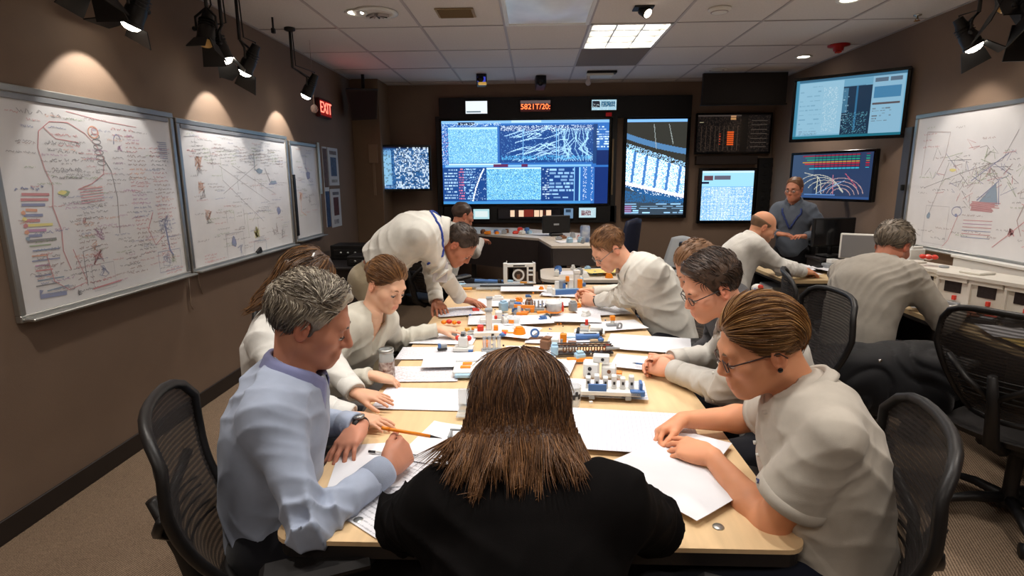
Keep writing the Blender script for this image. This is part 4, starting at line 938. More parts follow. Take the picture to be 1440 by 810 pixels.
def head_colors(V, C, R, s, skin, lips=.5, stubble=0, flush=.2):
    R = np.asarray(R,float); L = ((V-np.asarray(C))@R)/s; x,y,z = L[:,0],L[:,1],L[:,2]
    col = np.tile(np.array(skin,np.float32),(len(V),1))
    head = (z > -.14)&(np.abs(x) < .1)&(np.abs(y) < .14)
    def mixc(m, c, a):
        nonlocal col; m = (m*a*head)[:,None]; col = col*(1-m)+np.array(c,np.float32)*m
    red = np.array(skin)*np.array([1.0,.62,.58])
    mixc(np.exp(-((x/.02)**2+((y-.1)/.03)**2+((z+.036)/.02)**2)), red, flush*1.3); mixc(np.exp(-(((np.abs(x)-.05)/.02)**2+((y-.06)/.03)**2+((z+.03)/.022)**2)), red, flush)
    mixc((np.abs(x) > .072)*(np.abs(y+.01) < .04)*(np.abs(z) < .045)*1.0, red, flush*1.6)
    mixc(((np.abs(x) < .021)&(y > .088)&(np.abs(z+.071) < .0095))*1.0, np.array(skin)*np.array([.85,.45,.45]), lips)
    if stubble: mixc(np.clip((-.045-z)/.02,0,1)*(y > -.01)*(np.abs(x) < .075), np.array(skin)*.45, stubble)
    return col
def tint_noise(V, col, a=.06, sc=60):
    n = nz(V[:,0]*sc/30,V[:,1]*sc/30,V[:,2]*sc/30,3); return col*(1+a*n[:,None])
M_skin = mat_vc('skin', .52, sss=.12, bump=.12, bscale=500, spec=.35)
M_hair = mat_vc('hair', .42, bump=.35, bscale=260, spec=.35)
M_eye = mat_vc('eye', .1)
def cloth(name, rgb, rough=.85, var=.05, bump=.25, bscale=900): return mat(name, rgb, rough, var=var, vscale=25, bump=bump, bscale=bscale, sheen=.15, spec=.2)
def collar(nb, up, fw, r, m, parent, h=.045, drop=.05, front_gap=.25, point=.02, tilt=.0):
    """folded shirt collar: stand and fall, open in front"""
    up = Vector(up).normalized(); fw = Vector(fw); fw = (fw-up*fw.dot(up)).normalized(); sd = fw.cross(up); nb = Vector(nb)
    n = 36; rows_ = []
    prof = [(.000,-.03),(.004,.0),(.002,h*.6),(.004,h),(.011,h+.003),(.018,h-.01),(.022,h-drop*.6),(.027,h-drop)]
    for i in range(n+1):
        a = front_gap+(2*PI-2*front_gap)*i/n; e = math.exp(-((min(a,2*PI-a)-front_gap)/.5)**2)
        dr = fw*math.cos(a)*1.08+sd*math.sin(a); row = []
        for j,(q,z) in enumerate(prof):
            zz = z-(point*e*1.6 if j >= 6 else 0)-.010*math.cos(a)*1.0-(.022*e if 1 <= j < 6 else 0.012*e)
            row.append(nb+dr*(r+q+(.006*e if j >= 6 else 0))+up*zz)
        rows_.append(row)
    mb = MB(); m_ = len(prof)
    mb.add([p for row in rows_ for p in row], [(i*m_+j,i*m_+j+1,(i+1)*m_+j+1,(i+1)*m_+j) for i in range(n) for j in range(m_-1)])
    o = mb.build('collar', m, parent, True, True); md = o.modifiers.new('thick','SOLIDIFY'); md.thickness = .004; md.offset = 0
    return o
def strands(root_pts, dirs_fn, n_seg, L, r, cols, rng, name, parent, up_off=.0, jitter=.0):
    """many thin tapering locks, three-sided"""
    P = root_pts.astype(np.float64); N = len(P); path = [P]; cur = P.copy(); step = L/n_seg
    for k in range(n_seg):
        d = dirs_fn(cur,k); d = d/(np.linalg.norm(d,axis=1,keepdims=True)+1e-9); cur = cur+d*(step[:,None] if hasattr(step,'__len__') else step); path.append(cur.copy())
    A = np.stack(path,1)                       # N, seg+1, 3
    T = np.gradient(A,axis=1); T /= np.linalg.norm(T,axis=2,keepdims=True)+1e-9
    ref = rng.randn(N,1,3)*np.ones((1,n_seg+1,1)); X = np.cross(T,ref); X /= np.linalg.norm(X,axis=2,keepdims=True)+1e-9; Yv = np.cross(T,X)
    tp = np.sin(np.linspace(.35,1.0,n_seg+1)*PI)**.7; tp[-1] = .08
    R_ = r[:,None,None] if hasattr(r,'__len__') else r
    V = []
    for q in range(3):
        a = 2*PI*q/3; V.append(A+(X*math.cos(a)+Yv*math.sin(a))*R_*tp[None,:,None])
    V = np.stack(V,2).reshape(-1,3); s1 = (n_seg+1)*3
    base = np.arange(N)[:,None]*s1; F = []
    for k in range(n_seg):
        for q in range(3):
            a = k*3+q; b = k*3+(q+1)%3; F.append(np.concatenate([base+a,base+b,base+b+3,base+a+3],1))
    F = np.concatenate(F); col = np.repeat(cols,s1,0)
    o = link(name, smooth_mesh(name,V,F,col), M_hair, parent, True); o['kind'] = 'stuff'; return o
def dirv(h, pitch=0): return np.array([math.cos(h)*math.cos(pitch), math.sin(h)*math.cos(pitch), math.sin(pitch)])
def head_frame(h, pitch, roll=0):
    f = dirv(h,pitch); r = np.array([math.sin(h),-math.cos(h),0]); u = np.cross(r,f)
    if roll: r,u = r*math.cos(roll)+u*math.sin(roll), u*math.cos(roll)-r*math.sin(roll)
    return np.stack([r,f,u],1)
HAIRLINE = {'short':([-.12,-.085,-.05,-.028,-.005,.014,.028,.045,.065,.085,.2],[-.062,-.060,-.045,-.028,-.025,-.032,.015,.052,.078,.098,.12]),
            'bald':([-.12,-.085,-.05,-.02,.0,.02,.03,.05,.2],[-.055,-.055,-.04,-.025,-.02,-.02,.05,.2,.3]),
            'up':([-.12,-.085,-.05,-.02,.0,.02,.04,.06,.08,.095,.2],[-.055,-.055,-.035,-.016,-.004,.004,.022,.046,.068,.084,.11])}
def hair_cap(f, C, R, s, style, thick=.010, vol=(1,1,1), seed=1, top=0):
    """hair volume over the skull, cut along the hairline"""
    R = np.asarray(R,float); g = lambda x,y,z: np.asarray(C,float)+s*(R@np.array([x,y,z],float))
    f.ell(g(0,-.018,.038),[(.0765+thick*vol[0])*s,(.098+thick*vol[1])*s,(.086+thick*vol[2])*s],R,0)
    if top: f.ell(g(0,.03,.085),(.055*s,.055*s,(.03+top)*s),R,.03*s)
    hx,hz = HAIRLINE[style]
    X,Y,Z = f.ax[0][:,None,None]-C[0],f.ax[1][None,:,None]-C[1],f.ax[2][None,None,:]-C[2]
    l = [(X*R[0,i]+Y*R[1,i]+Z*R[2,i])/s for i in range(3)]
    yy = l[1]-.10*np.abs(l[0])*(l[2] > 0)
    hl = np.interp(yy.ravel(),hx,hz).reshape(yy.shape)+.004*np.sin(l[0]*180)*np.cos(l[1]*140)
    gcut = (hl-l[2])*s*.75
    if style == 'bald': gcut = np.maximum(gcut, (.055-np.abs(l[0])-np.clip(-.02-l[2],0,1)*1.2-np.clip(-.04-l[1],0,1)*.2)*s*.0+ (l[2]-.045-.10*(-l[1]))*s)
    gc = gcut.astype(np.float32); kk = .016*s; hh = np.maximum(kk-np.abs(f.D-gc),0)/kk; f.D = np.maximum(f.D,gc)+hh*hh*kk*.25
    for x in(-1,1): f.ell(g(x*.085,-.012,-.012),(.02*s,.024*s,.036*s),R,.004,'sub')
    return g
def person(loc, label, o):
    """o: pose dictionary; joints are world points in metres"""
    s = o.get('s',1.0); res = o.get('res',.006); fem = o.get('female',False); skin = lin(o.get('skin',(206,150,122)))
    h = o['heading']; fv = dirv(h); rv = np.array([math.sin(h),-math.cos(h),0])
    P = np.array(V3(o['pelvis']),float); NB = np.array(V3(o['neck']),float); C = np.array(V3(o['head']),float)
    R = head_frame(*o['look'])
    up = unit(NB-P); tf = unit(fv-up*np.dot(fv,up)); sd = np.array(o.get('sd',np.cross(tf,up)),float); sd = unit(sd)
    bul = o.get('bulge',.03); hw = o.get('width',1.0)*s
    root = empty('person', (P[0],P[1],0), 0, label, 'person')
    def sp(t): return P+(NB-P)*t-tf*bul*math.sin(PI*min(t,1)*.9)
    prof = [(0,.165,.125),(.22,.152,.118),(.45,.160,.118),(.68,.178,.122),(.86,.165,.105)] if not fem else [(0,.165,.120),(.22,.135,.100),(.45,.135,.100),(.68,.150,.112),(.86,.140,.088)]
    belly = o.get('belly',0)
    sh_w = (.172 if not fem else .150)*hw*o.get('shw',1)
    SH = {q: sp(o.get('sht',.855))+sd*sh_w*(1 if q == 'R' else -1)+np.array(o.get('sh_off',{}).get(q,(0,0,0))) for q in 'RL'}
    l1,l2 = o.get('l1',.285)*s,o.get('l2',.255)*s; arms = {}
    for q in 'RL':
        a = o['arms'].get(q)
        if a is None: continue
        E_,W_ = ik(SH[q],V3(a['wrist']),l1,l2,a.get('hint',(0,0,-1))); arms[q] = (SH[q],E_,W_)
        need = np.linalg.norm(np.array(V3(a['wrist']))-SH[q])
        if need > l1+l2: print('REACH',label[:30],q,round(need-(l1+l2),3))
    # legs
    legs = {}
    for q in 'RL':
        x = 1 if q == 'R' else -1; hip = P+sd*.088*s*x-np.array([0,0,.02])
        if o.get('stand'):
            an = np.array([hip[0],hip[1],.09])+fv*o.get('foot_fwd',.0)+sd*.03*x+fv*.12*x*o.get('stride',0); kn = (hip+an)/2+fv*.03
        else:
            kd = o.get('knee_dir',fv); kn = hip+np.asarray(kd)*.42*s+sd*.05*x; kn[2] = .53; an = kn-np.array([0,0,.43])-np.asarray(kd)*o.get('tuck',.05)
            an[2] = .10
        legs[q] = (hip,kn,an)
    # ---------------- body: coarse trunk and limbs, fine head, fine hands, one mesh
    VV, FF, CC = [],[],[]; nv = 0
    def put(V,F,c):
        nonlocal nv
        VV.append(V); FF.append(F+nv); CC.append(c); nv += len(V)
    pts = [P,NB]+[p for a in arms.values() for p in a]+[p for a in legs.values() for p in a]
    lo,hi = bbox(*pts,pad=.16); f = Field(lo,hi,.014)
    for (t0,a0,b0),(t1,a1,b1) in zip(prof[:-1],prof[1:]): f.ecap(sp(t0),sp(t1),(a0*hw*.84,b0*s*.82),(a1*hw*.84,b1*s*.82),sd,k=.05)
    f.cone(sp(.86),NB,.05*s,.05*s,k=.05)
    for q,(S_,E_,W_) in arms.items(): f.cone(sp(.9),S_,.045*s,.045*s,k=.03); f.cone(S_,E_,.046*s,.036*s,k=.02); f.cone(E_,W_,.036*s,.022*s,k=.015)
    for q,(a,b,c) in legs.items(): f.cone(a,b,.075*s,.052*s,k=.03); f.cone(b,c,.05*s,.035*s,k=.015)
    V,F = f.surf(); put(V,F,np.tile(np.array(skin,np.float32),(len(V),1)))
    hres = o.get('hres',.0045)
    ext = [C+R@np.array(v)*s for v in ((.11,.14,.14),(-.11,-.14,-.14),(.11,-.14,.14),(-.11,.14,-.14),(0,.14,.14),(0,-.14,.14),(.11,0,-.14),(-.11,0,.14))]
    f = Field(*bbox(*ext,NB-up*.03,pad=.02),hres)
    nkb = NB-up*.02
    head_prims(f,C,R,s,fem,nkb,o.get('jaw',1.0),o.get('nose',1.0)); 
    if o.get('vneck'): f.ecap(sp(.80)+tf*.012,sp(.93)+tf*.005,(.10*s,.085*s),(.07*s,.06*s),sd,k=.04)
    V,F = f.surf(); V = relax(V,F,1,.35); put(V,F,tint_noise(V,head_colors(V,C,R,s,skin,o.get('lips',.4),o.get('stubble',0),o.get('flush',.25))))
    for q,(S_,E_,W_) in arms.items():
        a = o['arms'][q]; fd = unit(a.get('fingers',W_-E_)); pn = np.asarray(a.get('palm',(0,0,-1)),float); hs = s*o.get('hand',1.0)*(.90 if fem else 1.0)
        tip = W_+fd*.19*hs; st = E_+(W_-E_)*(.35 if not o.get('short') else -.0)
        bare = o.get('short')
        f = Field(*bbox(st,W_,tip,pad=.055+(.03 if bare else 0)),o.get('handres',.0038))
        if bare:
            f.cone(S_+(E_-S_)*.35,E_,.047*s,.040*s,k=.02); m1 = E_+(W_-E_)*.3; f.cone(E_,m1,.040*s,.044*s,k=.02); f.cone(m1,W_,.043*s,.026*s,k=.02)
        else: f.cone(st,W_,.032*s*(.85 if fem else 1),.024*s*(.85 if fem else 1),k=.012)
        hand_prims(f,W_,fd,pn,q == 'R',hs,a.get('curl',.35),a.get('spread',.12),a.get('thumb',(.5,.35)))
        V,F = f.surf(); V = relax(V,F,1,.3)
        c = np.tile(np.array(skin,np.float32),(len(V),1)); dd = np.linalg.norm(V-W_,axis=1); tt = np.clip((dd-.08)/.1,0,1)[:,None]*o.get('flush',.25)*(((V-W_)@fd)[:,None] > .05)
        c = c*(1-tt)+c*np.array([1,.72,.68])*tt; put(V,F,tint_noise(V,c,.05,90))
    body = link('body', smooth_mesh('body',np.concatenate(VV),np.concatenate(FF),np.concatenate(CC)), M_skin, root, True)
    g = lambda x,y,z: C+s*(R@np.array([x,y,z],float))
    # eyes, brows
    if o.get('face',True):
        mb = MB()
        for x in(-1,1):
            mb.cur = lin((190,172,165)); mb.sphere(g(x*.0315,.0822,-.0085),.0118*s,12,8)
            mb.cur = lin((40,34,34)); e = g(x*.0315,.0888,-.0125); mb.sphere(e,.0062*s,8,6)
        mb.build('eyes',M_eye,body,True,True)
        mb = MB(); mb.cur = lin(o.get('brow',(70,50,38)))
        for x in(-1,1):
            mb.tube([g(x*.014,.0955,.0165),g(x*.026,.0955,.0215),g(x*.038,.089,.0215),g(x*.048,.078,.0155)],.0034*s,6,True,[.7,1.1,1,.4])
        mb.build('eyebrows',M_hair,body,True,True)
        mb = MB(); mb.cur = lin((52,36,32))
        for x in(-1,1): mb.tube([g(x*.019,.0905,-.0070),g(x*.027,.0960,-.0085),g(x*.035,.0955,-.0085),g(x*.044,.0865,-.0070)],.0016*s,5)
        mb.build('eyelashes',M_hair,body,True,True)
    # ---------------- hair
    hc = o.get('hair')
    hair = None
    if hc:
        st = hc['style']; f = Field(*bbox(*ext,pad=.03),o.get('hairres',.0045)); hair_cap(f,C,R,s,'up' if st in('long','up','slick') else st,hc.get('thick',.010),hc.get('vol',(1,1,1)),1,hc.get('top',0))
        if st == 'up': f.ell(g(0,-.115,.02),(.036*s,.03*s,.036*s),R,.02)
        cols = [np.array(lin(c)) for c in hc['cols']]; rs = np.random.RandomState(hc.get('seed',1)); am = hc.get('rough',.004)
        f.disp(lambda x,y,z: am*nz(x*2.2,y*2.2,z*2.2,hc.get('seed',1)))
        if st == 'long':
            for (a,b,r1,r2) in hc['locks']: f.cone(g(*a),g(*b),r1*s,r2*s,k=.02)
        V,F = f.surf(); 
        if len(V):
            V = relax(V,F,1,.4); n = .5+.5*nz(V[:,0]*3,V[:,1]*3,V[:,2]*3,5)[:,None]; col = cols[0]*(1-n)+cols[1]*n
            if 'side' in hc:
                zl = ((V-C)@R)[:,2:3]/s; m = np.clip((.035-zl)/.05,0,1); col = col*(1-m)+np.array(lin(hc['side']))*m
            hair = link('hair', smooth_mesh('hair',V,F,col), M_hair, root, True)
            if hc.get('n'):
                ns = hc['n']; pick = rs.choice(len(V),min(ns,len(V)),replace=len(V) < ns); pts_ = V[pick]; lq = ((pts_-C)@R)/s; keep = ~(((lq[:,1] > .0)&(lq[:,2] < .05))|(lq[:,1] > .062)) if st == 'short' else np.ones(len(pick),bool); pick = pick[keep]; pts_ = V[pick]+rs.randn(len(pick),3)*.001
                loc_ = ((pts_-C)@R)/s; n_out = pts_-g(0,-.018,.035); n_out /= np.linalg.norm(n_out,axis=1,keepdims=True)
                base_col = np.array([cols[rs.randint(len(cols))]*rs.uniform(.75,1.2) for _ in pick])
                if 'side' in hc: m = (np.clip((.035-loc_[:,2])/.05,0,1)*.9)[:,None]; base_col = base_col*(1-m)+np.array(lin(hc['side']))*m*rs.uniform(.7,1.3,(len(pick),1))
                if st == 'long': m = (np.clip((.03-loc_[:,2])/.10,0,1)*.40)[:,None]*rs.uniform(.2,1.4,(len(pick),1)); base_col = base_col*(1-m)+np.array(lin((146,102,62)))*m
                flow = hc['flow']
                vn = np.zeros_like(V); fn_ = np.cross(V[F[:,1]]-V[F[:,0]],V[F[:,2]]-V[F[:,0]])
                for q_ in range(4): np.add.at(vn,F[:,q_],fn_)
                n0 = vn[pick]/(np.linalg.norm(vn[pick],axis=1,keepdims=True)+1e-9)
                if np.mean(np.sum(n0*n_out,1)) < 0: n0 = -n0
                rz0 = (loc_[:,2:3] > -.035)
                if st == 'long': pts_ = pts_+n0*.002
                def dfn(cur,k):
                    l = ((cur-C)@R)/s; ln = l-np.array([0,-.018,.035]); ln[:,2] *= np.clip(l[:,2]/.05,0,1) if st == 'long' else 1; no = ln@R.T; no /= np.linalg.norm(no,axis=1,keepdims=True)+1e-9
                    if st == 'long': no = np.where(rz0,no,n0); no = no/(np.linalg.norm(no,axis=1,keepdims=True)+1e-9)
                    dl = flow(l,k); d = dl@R.T; d = d-no*np.sum(d*no,1,keepdims=True); d /= np.linalg.norm(d,axis=1,keepdims=True)+1e-9
                    return d+no*hc.get('lift',.12)*(1 if k == 0 else hc.get('lift2',-.05))+hc.get('jit',.1)*jit
                jit = rs.randn(len(pick),3)
                strands(pts_,dfn,hc.get('seg',4),hc.get('len',.04)*s*rs.uniform(.7,1.3,len(pick))*(np.where(loc_[:,2] > -.05,1,.36) if st == 'long' else 1),hc.get('r',.0016)*rs.uniform(.7,1.3,len(pick)),base_col,rs,'hair_strands',hair)
    # ---------------- shirt
    M = o['shirt_mat']; loose = o.get('loose',.0); wr = o.get('wrinkle',.005); seed = o.get('seed',1)
    pts = [P,NB]+[p for a in arms.values() for p in a]
    lo,hi = bbox(*pts,pad=.22); lo[2] = max(lo[2],min(p[2] for p in pts)-.12); f = Field(lo,hi,o.get('cres',res))
    for (t0,a0,b0),(t1,a1,b1) in zip(prof[:-1],prof[1:]): f.ecap(sp(t0)+tf*belly*math.sin(PI*min(1,t0*1.3)),sp(t1)+tf*belly*math.sin(PI*min(1,t1*1.3)),(a0*hw+loose,b0*s+loose),(a1*hw+loose,b1*s+loose),sd,k=.05)
    f.cone(sp(.84),NB-up*.035*s,.085*s,.064*s,k=.06)
    for q,(S_,E_,W_) in arms.items():
        f.cone(sp(.90)-up*.005,S_+up*.004,.054*s,.052*s,k=.07)
        if o.get('short'):
            e2 = S_+(E_-S_)*.66; f.cone(S_,e2,.056*s+loose,.070*s+loose,k=.008,cut=0)
        else:
            f.cone(S_,E_,.054*s+loose,.046*s+loose,k=.06); wv = W_-(W_-E_)/np.linalg.norm(W_-E_)*o.get('cuff_back',.012); f.cone(E_,wv,.047*s+loose,.036*s*(.9 if fem else 1)+loose*.6,k=.02,cut=0)
    ws = o.get('fold',1.0)
    def folds(x,y,z):
        d = 0; w1 = nz(x*.40,y*.40,z*.40,seed); w2 = nz(x*.33,y*.33,z*.33,seed+3); ridge = lambda ph: (1-np.abs(np.sin(ph)))**1.4-.35
        for q,(S_,E_,W_) in arms.items():
            for (a,b,am,c0,wd,fr) in ((S_,E_,1.0,.92,.30,62),(E_,W_,1.1,.06,.38,66),(S_,E_,.35,.15,.30,60),(E_,W_,.5,.8,.3,60)):
                ab = b-a; L = np.linalg.norm(ab); u = ab/L; px,py,pz = x-a[0],y-a[1],z-a[2]; t = (px*u[0]+py*u[1]+pz*u[2])/L
                rr = np.sqrt(np.maximum(px*px+py*py+pz*pz-(t*L)**2,0)); w = np.exp(-((t-c0)/wd)**2)*np.exp(-(np.maximum(rr-.09,0)/.03)**2)
                n1 = unit(np.cross(u,[.3,.2,1])); side = (px*n1[0]+py*n1[1]+pz*n1[2])
                d = d-am*w*ridge(t*L*fr*.8+side*26+w1*2.6)*np.clip(.55+.9*w2,0,1)
        tt = ((x-P[0])*up[0]+(y-P[1])*up[1]+(z-P[2])*up[2]); xs_ = (x-P[0])*sd[0]+(y-P[1])*sd[1]
        d = d-.6*ridge(tt*30+xs_*26*ws+w1*2.4)*np.clip(.25+1.1*w2,0,1)-.55*ridge(tt*26-xs_*30*ws+w2*2.4)*np.clip(.2-1.1*w1,0,1)
        return (1.7*wr*d).astype(np.float32)
    f.disp(folds)
    f.plane(P-up*o.get('hem',.06),-up)
    nk = o.get('neck_r',.062)*s
    f.cone(NB-up*.035+tf*.01,C-R[:,2]*.06*s,nk,nk,k=.008,op='sub')
    if o.get('vneck'):
        vv = o['vneck']; f.cone(NB+tf*.05-up*.0,sp(1-vv)+tf*(.13*s),.052*s,.012,k=.01,op='sub')
    V,F = f.surf(); V = relax(V,F,1,.4); shirt = link(o.get('shirt_name','shirt'), smooth_mesh('shirt',V,F), M, root, True)
    if o.get('collar'): collar(NB+up*.004+tf*.004,unit(up*.6+(C-NB)/np.linalg.norm(C-NB)*.5),tf,nk+.004,o.get('collar_mat',M),shirt,**o.get('collar_kw',{}))
    if o.get('cuffs') and not o.get('short'):
        for q,(S_,E_,W_) in arms.items():
            u = unit(W_-E_); c = W_-u*(o.get('cuff_back',.012)); r0 = .037*s*(.92 if fem else 1)+loose*.6
            MB().lathe([(r0-.006,-.062),(r0+.0035,-.060),(r0+.003,-.004),(r0,.004),(r0-.005,.004),(r0-.007,-.03)],c,22,Vector(u).to_track_quat('Z','Y').to_matrix(),cap=False).build('cuff',M,shirt,True,True)
    if o.get('short'):
        for q,(S_,E_,W_) in arms.items():
            u = unit(E_-S_); c = S_+(E_-S_)*.66; r0 = .070*s+loose
            MB().lathe([(r0-.008,-.03),(r0+.002,-.026),(r0+.003,.002),(r0-.002,.005),(r0-.010,.002)],c,26,Vector(u).to_track_quat('Z','Y').to_matrix(),cap=False).build('sleeve_hem',M,shirt,True,True)
    for bt in o.get('buttons',[]):
        pb = np.array(snap(shirt,[sp(bt)+tf*.2],.003)[0]); MB().cyl(pb-tf*.004,pb+tf*.003,.0055,n=10).build('button',M_white,shirt,True,True)
    # ---------------- trousers and shoes
    MT = o['trouser_mat']; pts = [P]+[p for a in legs.values() for p in a]
    lo,hi = bbox(*pts,pad=.17); f = Field(lo,hi,o.get('tres',.011))
    f.ecap(P-up*.05,P+up*.07,(.162*hw,.122*s),(.150*hw,.114*s),sd,k=.04)
    for q,(a,b,c) in legs.items(): f.cone(a,b,.092*s,.070*s,k=.04); f.cone(b,c,.070*s,.058*s,k=.02,cut=0)
    f.disp(lambda x,y,z: (.005*(np.abs(np.sin(z*26+nz(x*.5,y*.5,z*.5,seed)*3))-.5)).astype(np.float32))
    V,F = f.surf(); V = relax(V,F,1,.4); tr = link('trousers', smooth_mesh('trousers',V,F), MT, root, True)
    if o.get('belt'):
        MB().lathe([(1,-.018),(1.02,-.016),(1.02,.016),(1,.018)],cap=False).build('belt',o['belt'],tr,True,True) if 0 else None
    kd = unit(np.asarray(o.get('knee_dir',fv))); 
    for q,(a,b,c) in legs.items():
        f = Field(*bbox((c[0],c[1],0.0),np.array([c[0],c[1],.1])+kd*.24,np.array([c[0],c[1],.1])-kd*.08,pad=.05),.009)
        f.cone((c[0],c[1],.11),(c[0],c[1],.06),.042,.044,k=.02); e = np.array([c[0],c[1],.045])
        f.cone(e-kd*.035,e+kd*.10,.042,.046,k=.03); f.cone(e+kd*.10,e+kd*.17-np.array([0,0,.008]),.044,.032,k=.03); f.plane((0,0,.004),(0,0,-1))
        V,F = f.surf(); link('shoe', smooth_mesh('shoe',V,F), o.get('shoe_mat',MATS.get('shoe_black') or mat('shoe_black',(24,22,22),.4)), root, True)
    return dict(root=root,body=body,hair=hair,shirt=shirt,trousers=tr,arms=arms,legs=legs,g=g,C=C,R=R,s=s,sp=sp,tf=tf,up=up,sd=sd,NB=NB,P=P,SH=SH)
def snap(o, pts, off=.004):
    """nearest points on a garment, lifted a little off it"""
    from mathutils import kdtree
    me = o.data; kd = kdtree.KDTree(len(me.vertices)); co = np.zeros(len(me.vertices)*3,np.float32); me.vertices.foreach_get('co',co); co = co.reshape(-1,3)
    for i,c in enumerate(co): kd.insert(c,i)
    kd.balance(); out = []
    if len(pts) > 3:
        A_ = np.array([list(q) for q in pts],float); tq = np.linspace(0,len(A_)-1,len(A_)*8); pts = np.stack([np.interp(tq,np.arange(len(A_)),A_[:,c_]) for c_ in range(3)],1)
    for q in pts:
        c,i,d = kd.find(Vector(q)); n = me.vertices[i].normal; n = n if (Vector(q)-c).dot(n) >= 0 or True else -n; out.append(c+n*off)
    return out
def glasses(p, rgb=(30,24,24), half=False):
    g = p['g']; t = MB(); 
    for x in(-1,1):
        t.tube([g(x*.033+.021*math.cos(a),.104-.003*abs(math.cos(a)),-.006+.0155*math.sin(a)) for a in np.linspace(0,2*PI,17)],.0016*p['s'],6)
        t.tube([g(x*.054,.101,.001),g(x*.066,.09,.002),g(x*.080,.02,.004),g(x*.084,-.015,.002),g(x*.082,-.03,-.016)],.0019*p['s'],6)
    t.tube([g(-.012,.106,.0),g(0,.109,.003),g(.012,.106,.0)],.0016*p['s'],6)
    o = t.build('glasses', mat('glasses_%d_%d_%d'%rgb,rgb,.3), p['root'], True, True)
    l = MB()
    for x in(-1,1): l.add([g(x*.033+.020*math.cos(a),.1035,-.006+.0145*math.sin(a)) for a in np.linspace(0,2*PI,16,endpoint=False)],[tuple(range(16))])
    l.build('lenses', mat('spectacle_glass',(220,225,230),.05,alpha=.12), o, False, True); return o
def watch(p, q, rgb=(30,30,32)):
    S_,E_,W_ = p['arms'][q]; u = unit(W_-E_); c = W_-u*.0+u*.004; Q = Vector(u).to_track_quat('Z','Y').to_matrix(); r = .0285*p['s']
    o = MB().lathe([(r-.003,-.010),(r+.002,-.010),(r+.003,0),(r+.002,.010),(r-.003,.010)],c,20,Q,cap=False).build('wrist_watch', mat('watch_strap_%d'%rgb[0],rgb,.4), p['root'], True, True)
    d = np.array([0,0,1.0]); d = unit(d-u*np.dot(d,u)); cc = c+d*(r+.004)
    MB().cyl(cc-d*.004,cc+d*.004,.019,n=18).build('dial', mat('watch_steel',(150,150,150),.25,.8), o, True, True); return o
# ================================================================ PEOPLE
M_dark = cloth('dark_trousers',(26,26,32)); M_khaki = cloth('khaki_trousers',(168,154,128)); M_navy = cloth('navy_trousers',(28,32,48)); M_greyt = cloth('grey_trousers',(88,82,78))
M_blue = cloth('light_blue_shirt',(158,168,188)); M_cream = cloth('cream_cardigan',(206,202,188),bump=.35,bscale=500); M_whites = cloth('white_cotton',(214,212,206)); M_white2 = cloth('white_polo',(218,214,204)); M_greys = cloth('pale_grey_shirt',(196,192,184)); M_stone = cloth('stone_shirt',(188,180,168)); M_greyman = cloth('grey_shirt',(172,166,156)); M_blk = mat('black_sweater',(15,13,13),.95,var=.15,vscale=20,bump=.08,bscale=700,spec=.1); M_char = cloth('charcoal_shirt',(70,68,70)); M_unif = cloth('slate_jacket',(92,100,112)); M_collarblue = cloth('periwinkle_collar',(128,132,172))
Zt = .74
def fl_short(l,k): 
    top = np.clip((l[:,2]-.03)/.05,0,1)[:,None]; n = len(l); return top*np.stack([.25*np.sign(l[:,0]),np.full(n,.9),np.full(n,.25)],1)+(1-top)*np.stack([np.zeros(n),np.full(n,-.45),np.full(n,-.8)],1)
def fl_side(l,k):
    top = np.clip((l[:,2]-.03)/.05,0,1)[:,None]; n = len(l); return top*np.stack([np.full(n,.75),np.full(n,.25),np.full(n,.45)],1)+(1-top)*np.stack([np.zeros(n),np.full(n,-.35),np.full(n,-.85)],1)
def fl_slick(l,k): n = len(l); return np.stack([.15*np.sign(l[:,0]),np.full(n,-1.0),np.full(n,-.25)-.8*(l[:,1] < -.06)],1)
def fl_bun(l,k): return np.array([0,-.13,.02])-l
def fl_down(l,k):
    n = len(l); ph = l[:,0]*60+l[:,1]*40+k*1.1; lowr = np.clip((-.03-l[:,2])/.04,0,1); return np.stack([.16*np.sin(ph)+.25*np.sign(l[:,0])*(l[:,2] > .04)*(np.abs(l[:,0]) < .06)+1.6*l[:,0]*lowr,-.35*(l[:,2] > .05)+.08*np.cos(ph)-.5*lowr,np.full(n,-1.0)],1)
rd_ = lambda *a: tuple(rad(v) for v in a)
# --- man in the light blue shirt, near left
p1 = person(None,'grey-haired man in a light blue button shirt writing at the near left of the table',dict(s=1.04,hres=.0035,res=.0055,heading=rad(12),width=.90,shw=.92,pelvis=(-.775,1.475,.60),neck=(-.685,1.495,1.05),head=(-.635,1.53,1.205),look=(rad(14),rad(-24),rad(-4)),bulge=.03,belly=.0,
  arms=dict(R=dict(wrist=(-.415,1.445,.795),hint=(-.1,-.75,-.5),fingers=(.35,.85,.12),palm=(-.75,.3,-.45),curl=(.75,.85,.95,1.0),thumb=(.35,.5)),L=dict(wrist=(-.575,1.70,.80),hint=(-.6,.5,-.35),fingers=(-.18,-.93,-.22),palm=(.1,.1,-1),curl=(.35,.3,.35,.4))),
  skin=(192,132,106),flush=.3,stubble=.12,nose=1.1,brow=(90,80,72),shirt_mat=M_blue,loose=.006,wrinkle=.009,collar=True,collar_mat=M_collarblue,collar_kw=dict(h=.04,drop=.06,front_gap=.3,point=.03),cuffs=True,trouser_mat=M_dark,
  hair=dict(style='short',thick=.014,top=.004,cols=[(142,132,118),(178,168,150),(112,102,92)],side=(84,78,72),n=3000,len=.034,r=.0016,flow=fl_side,lift=.35,lift2=.02,jit=.12,seed=3),seed=2))
watch(p1,'L',(40,36,34))
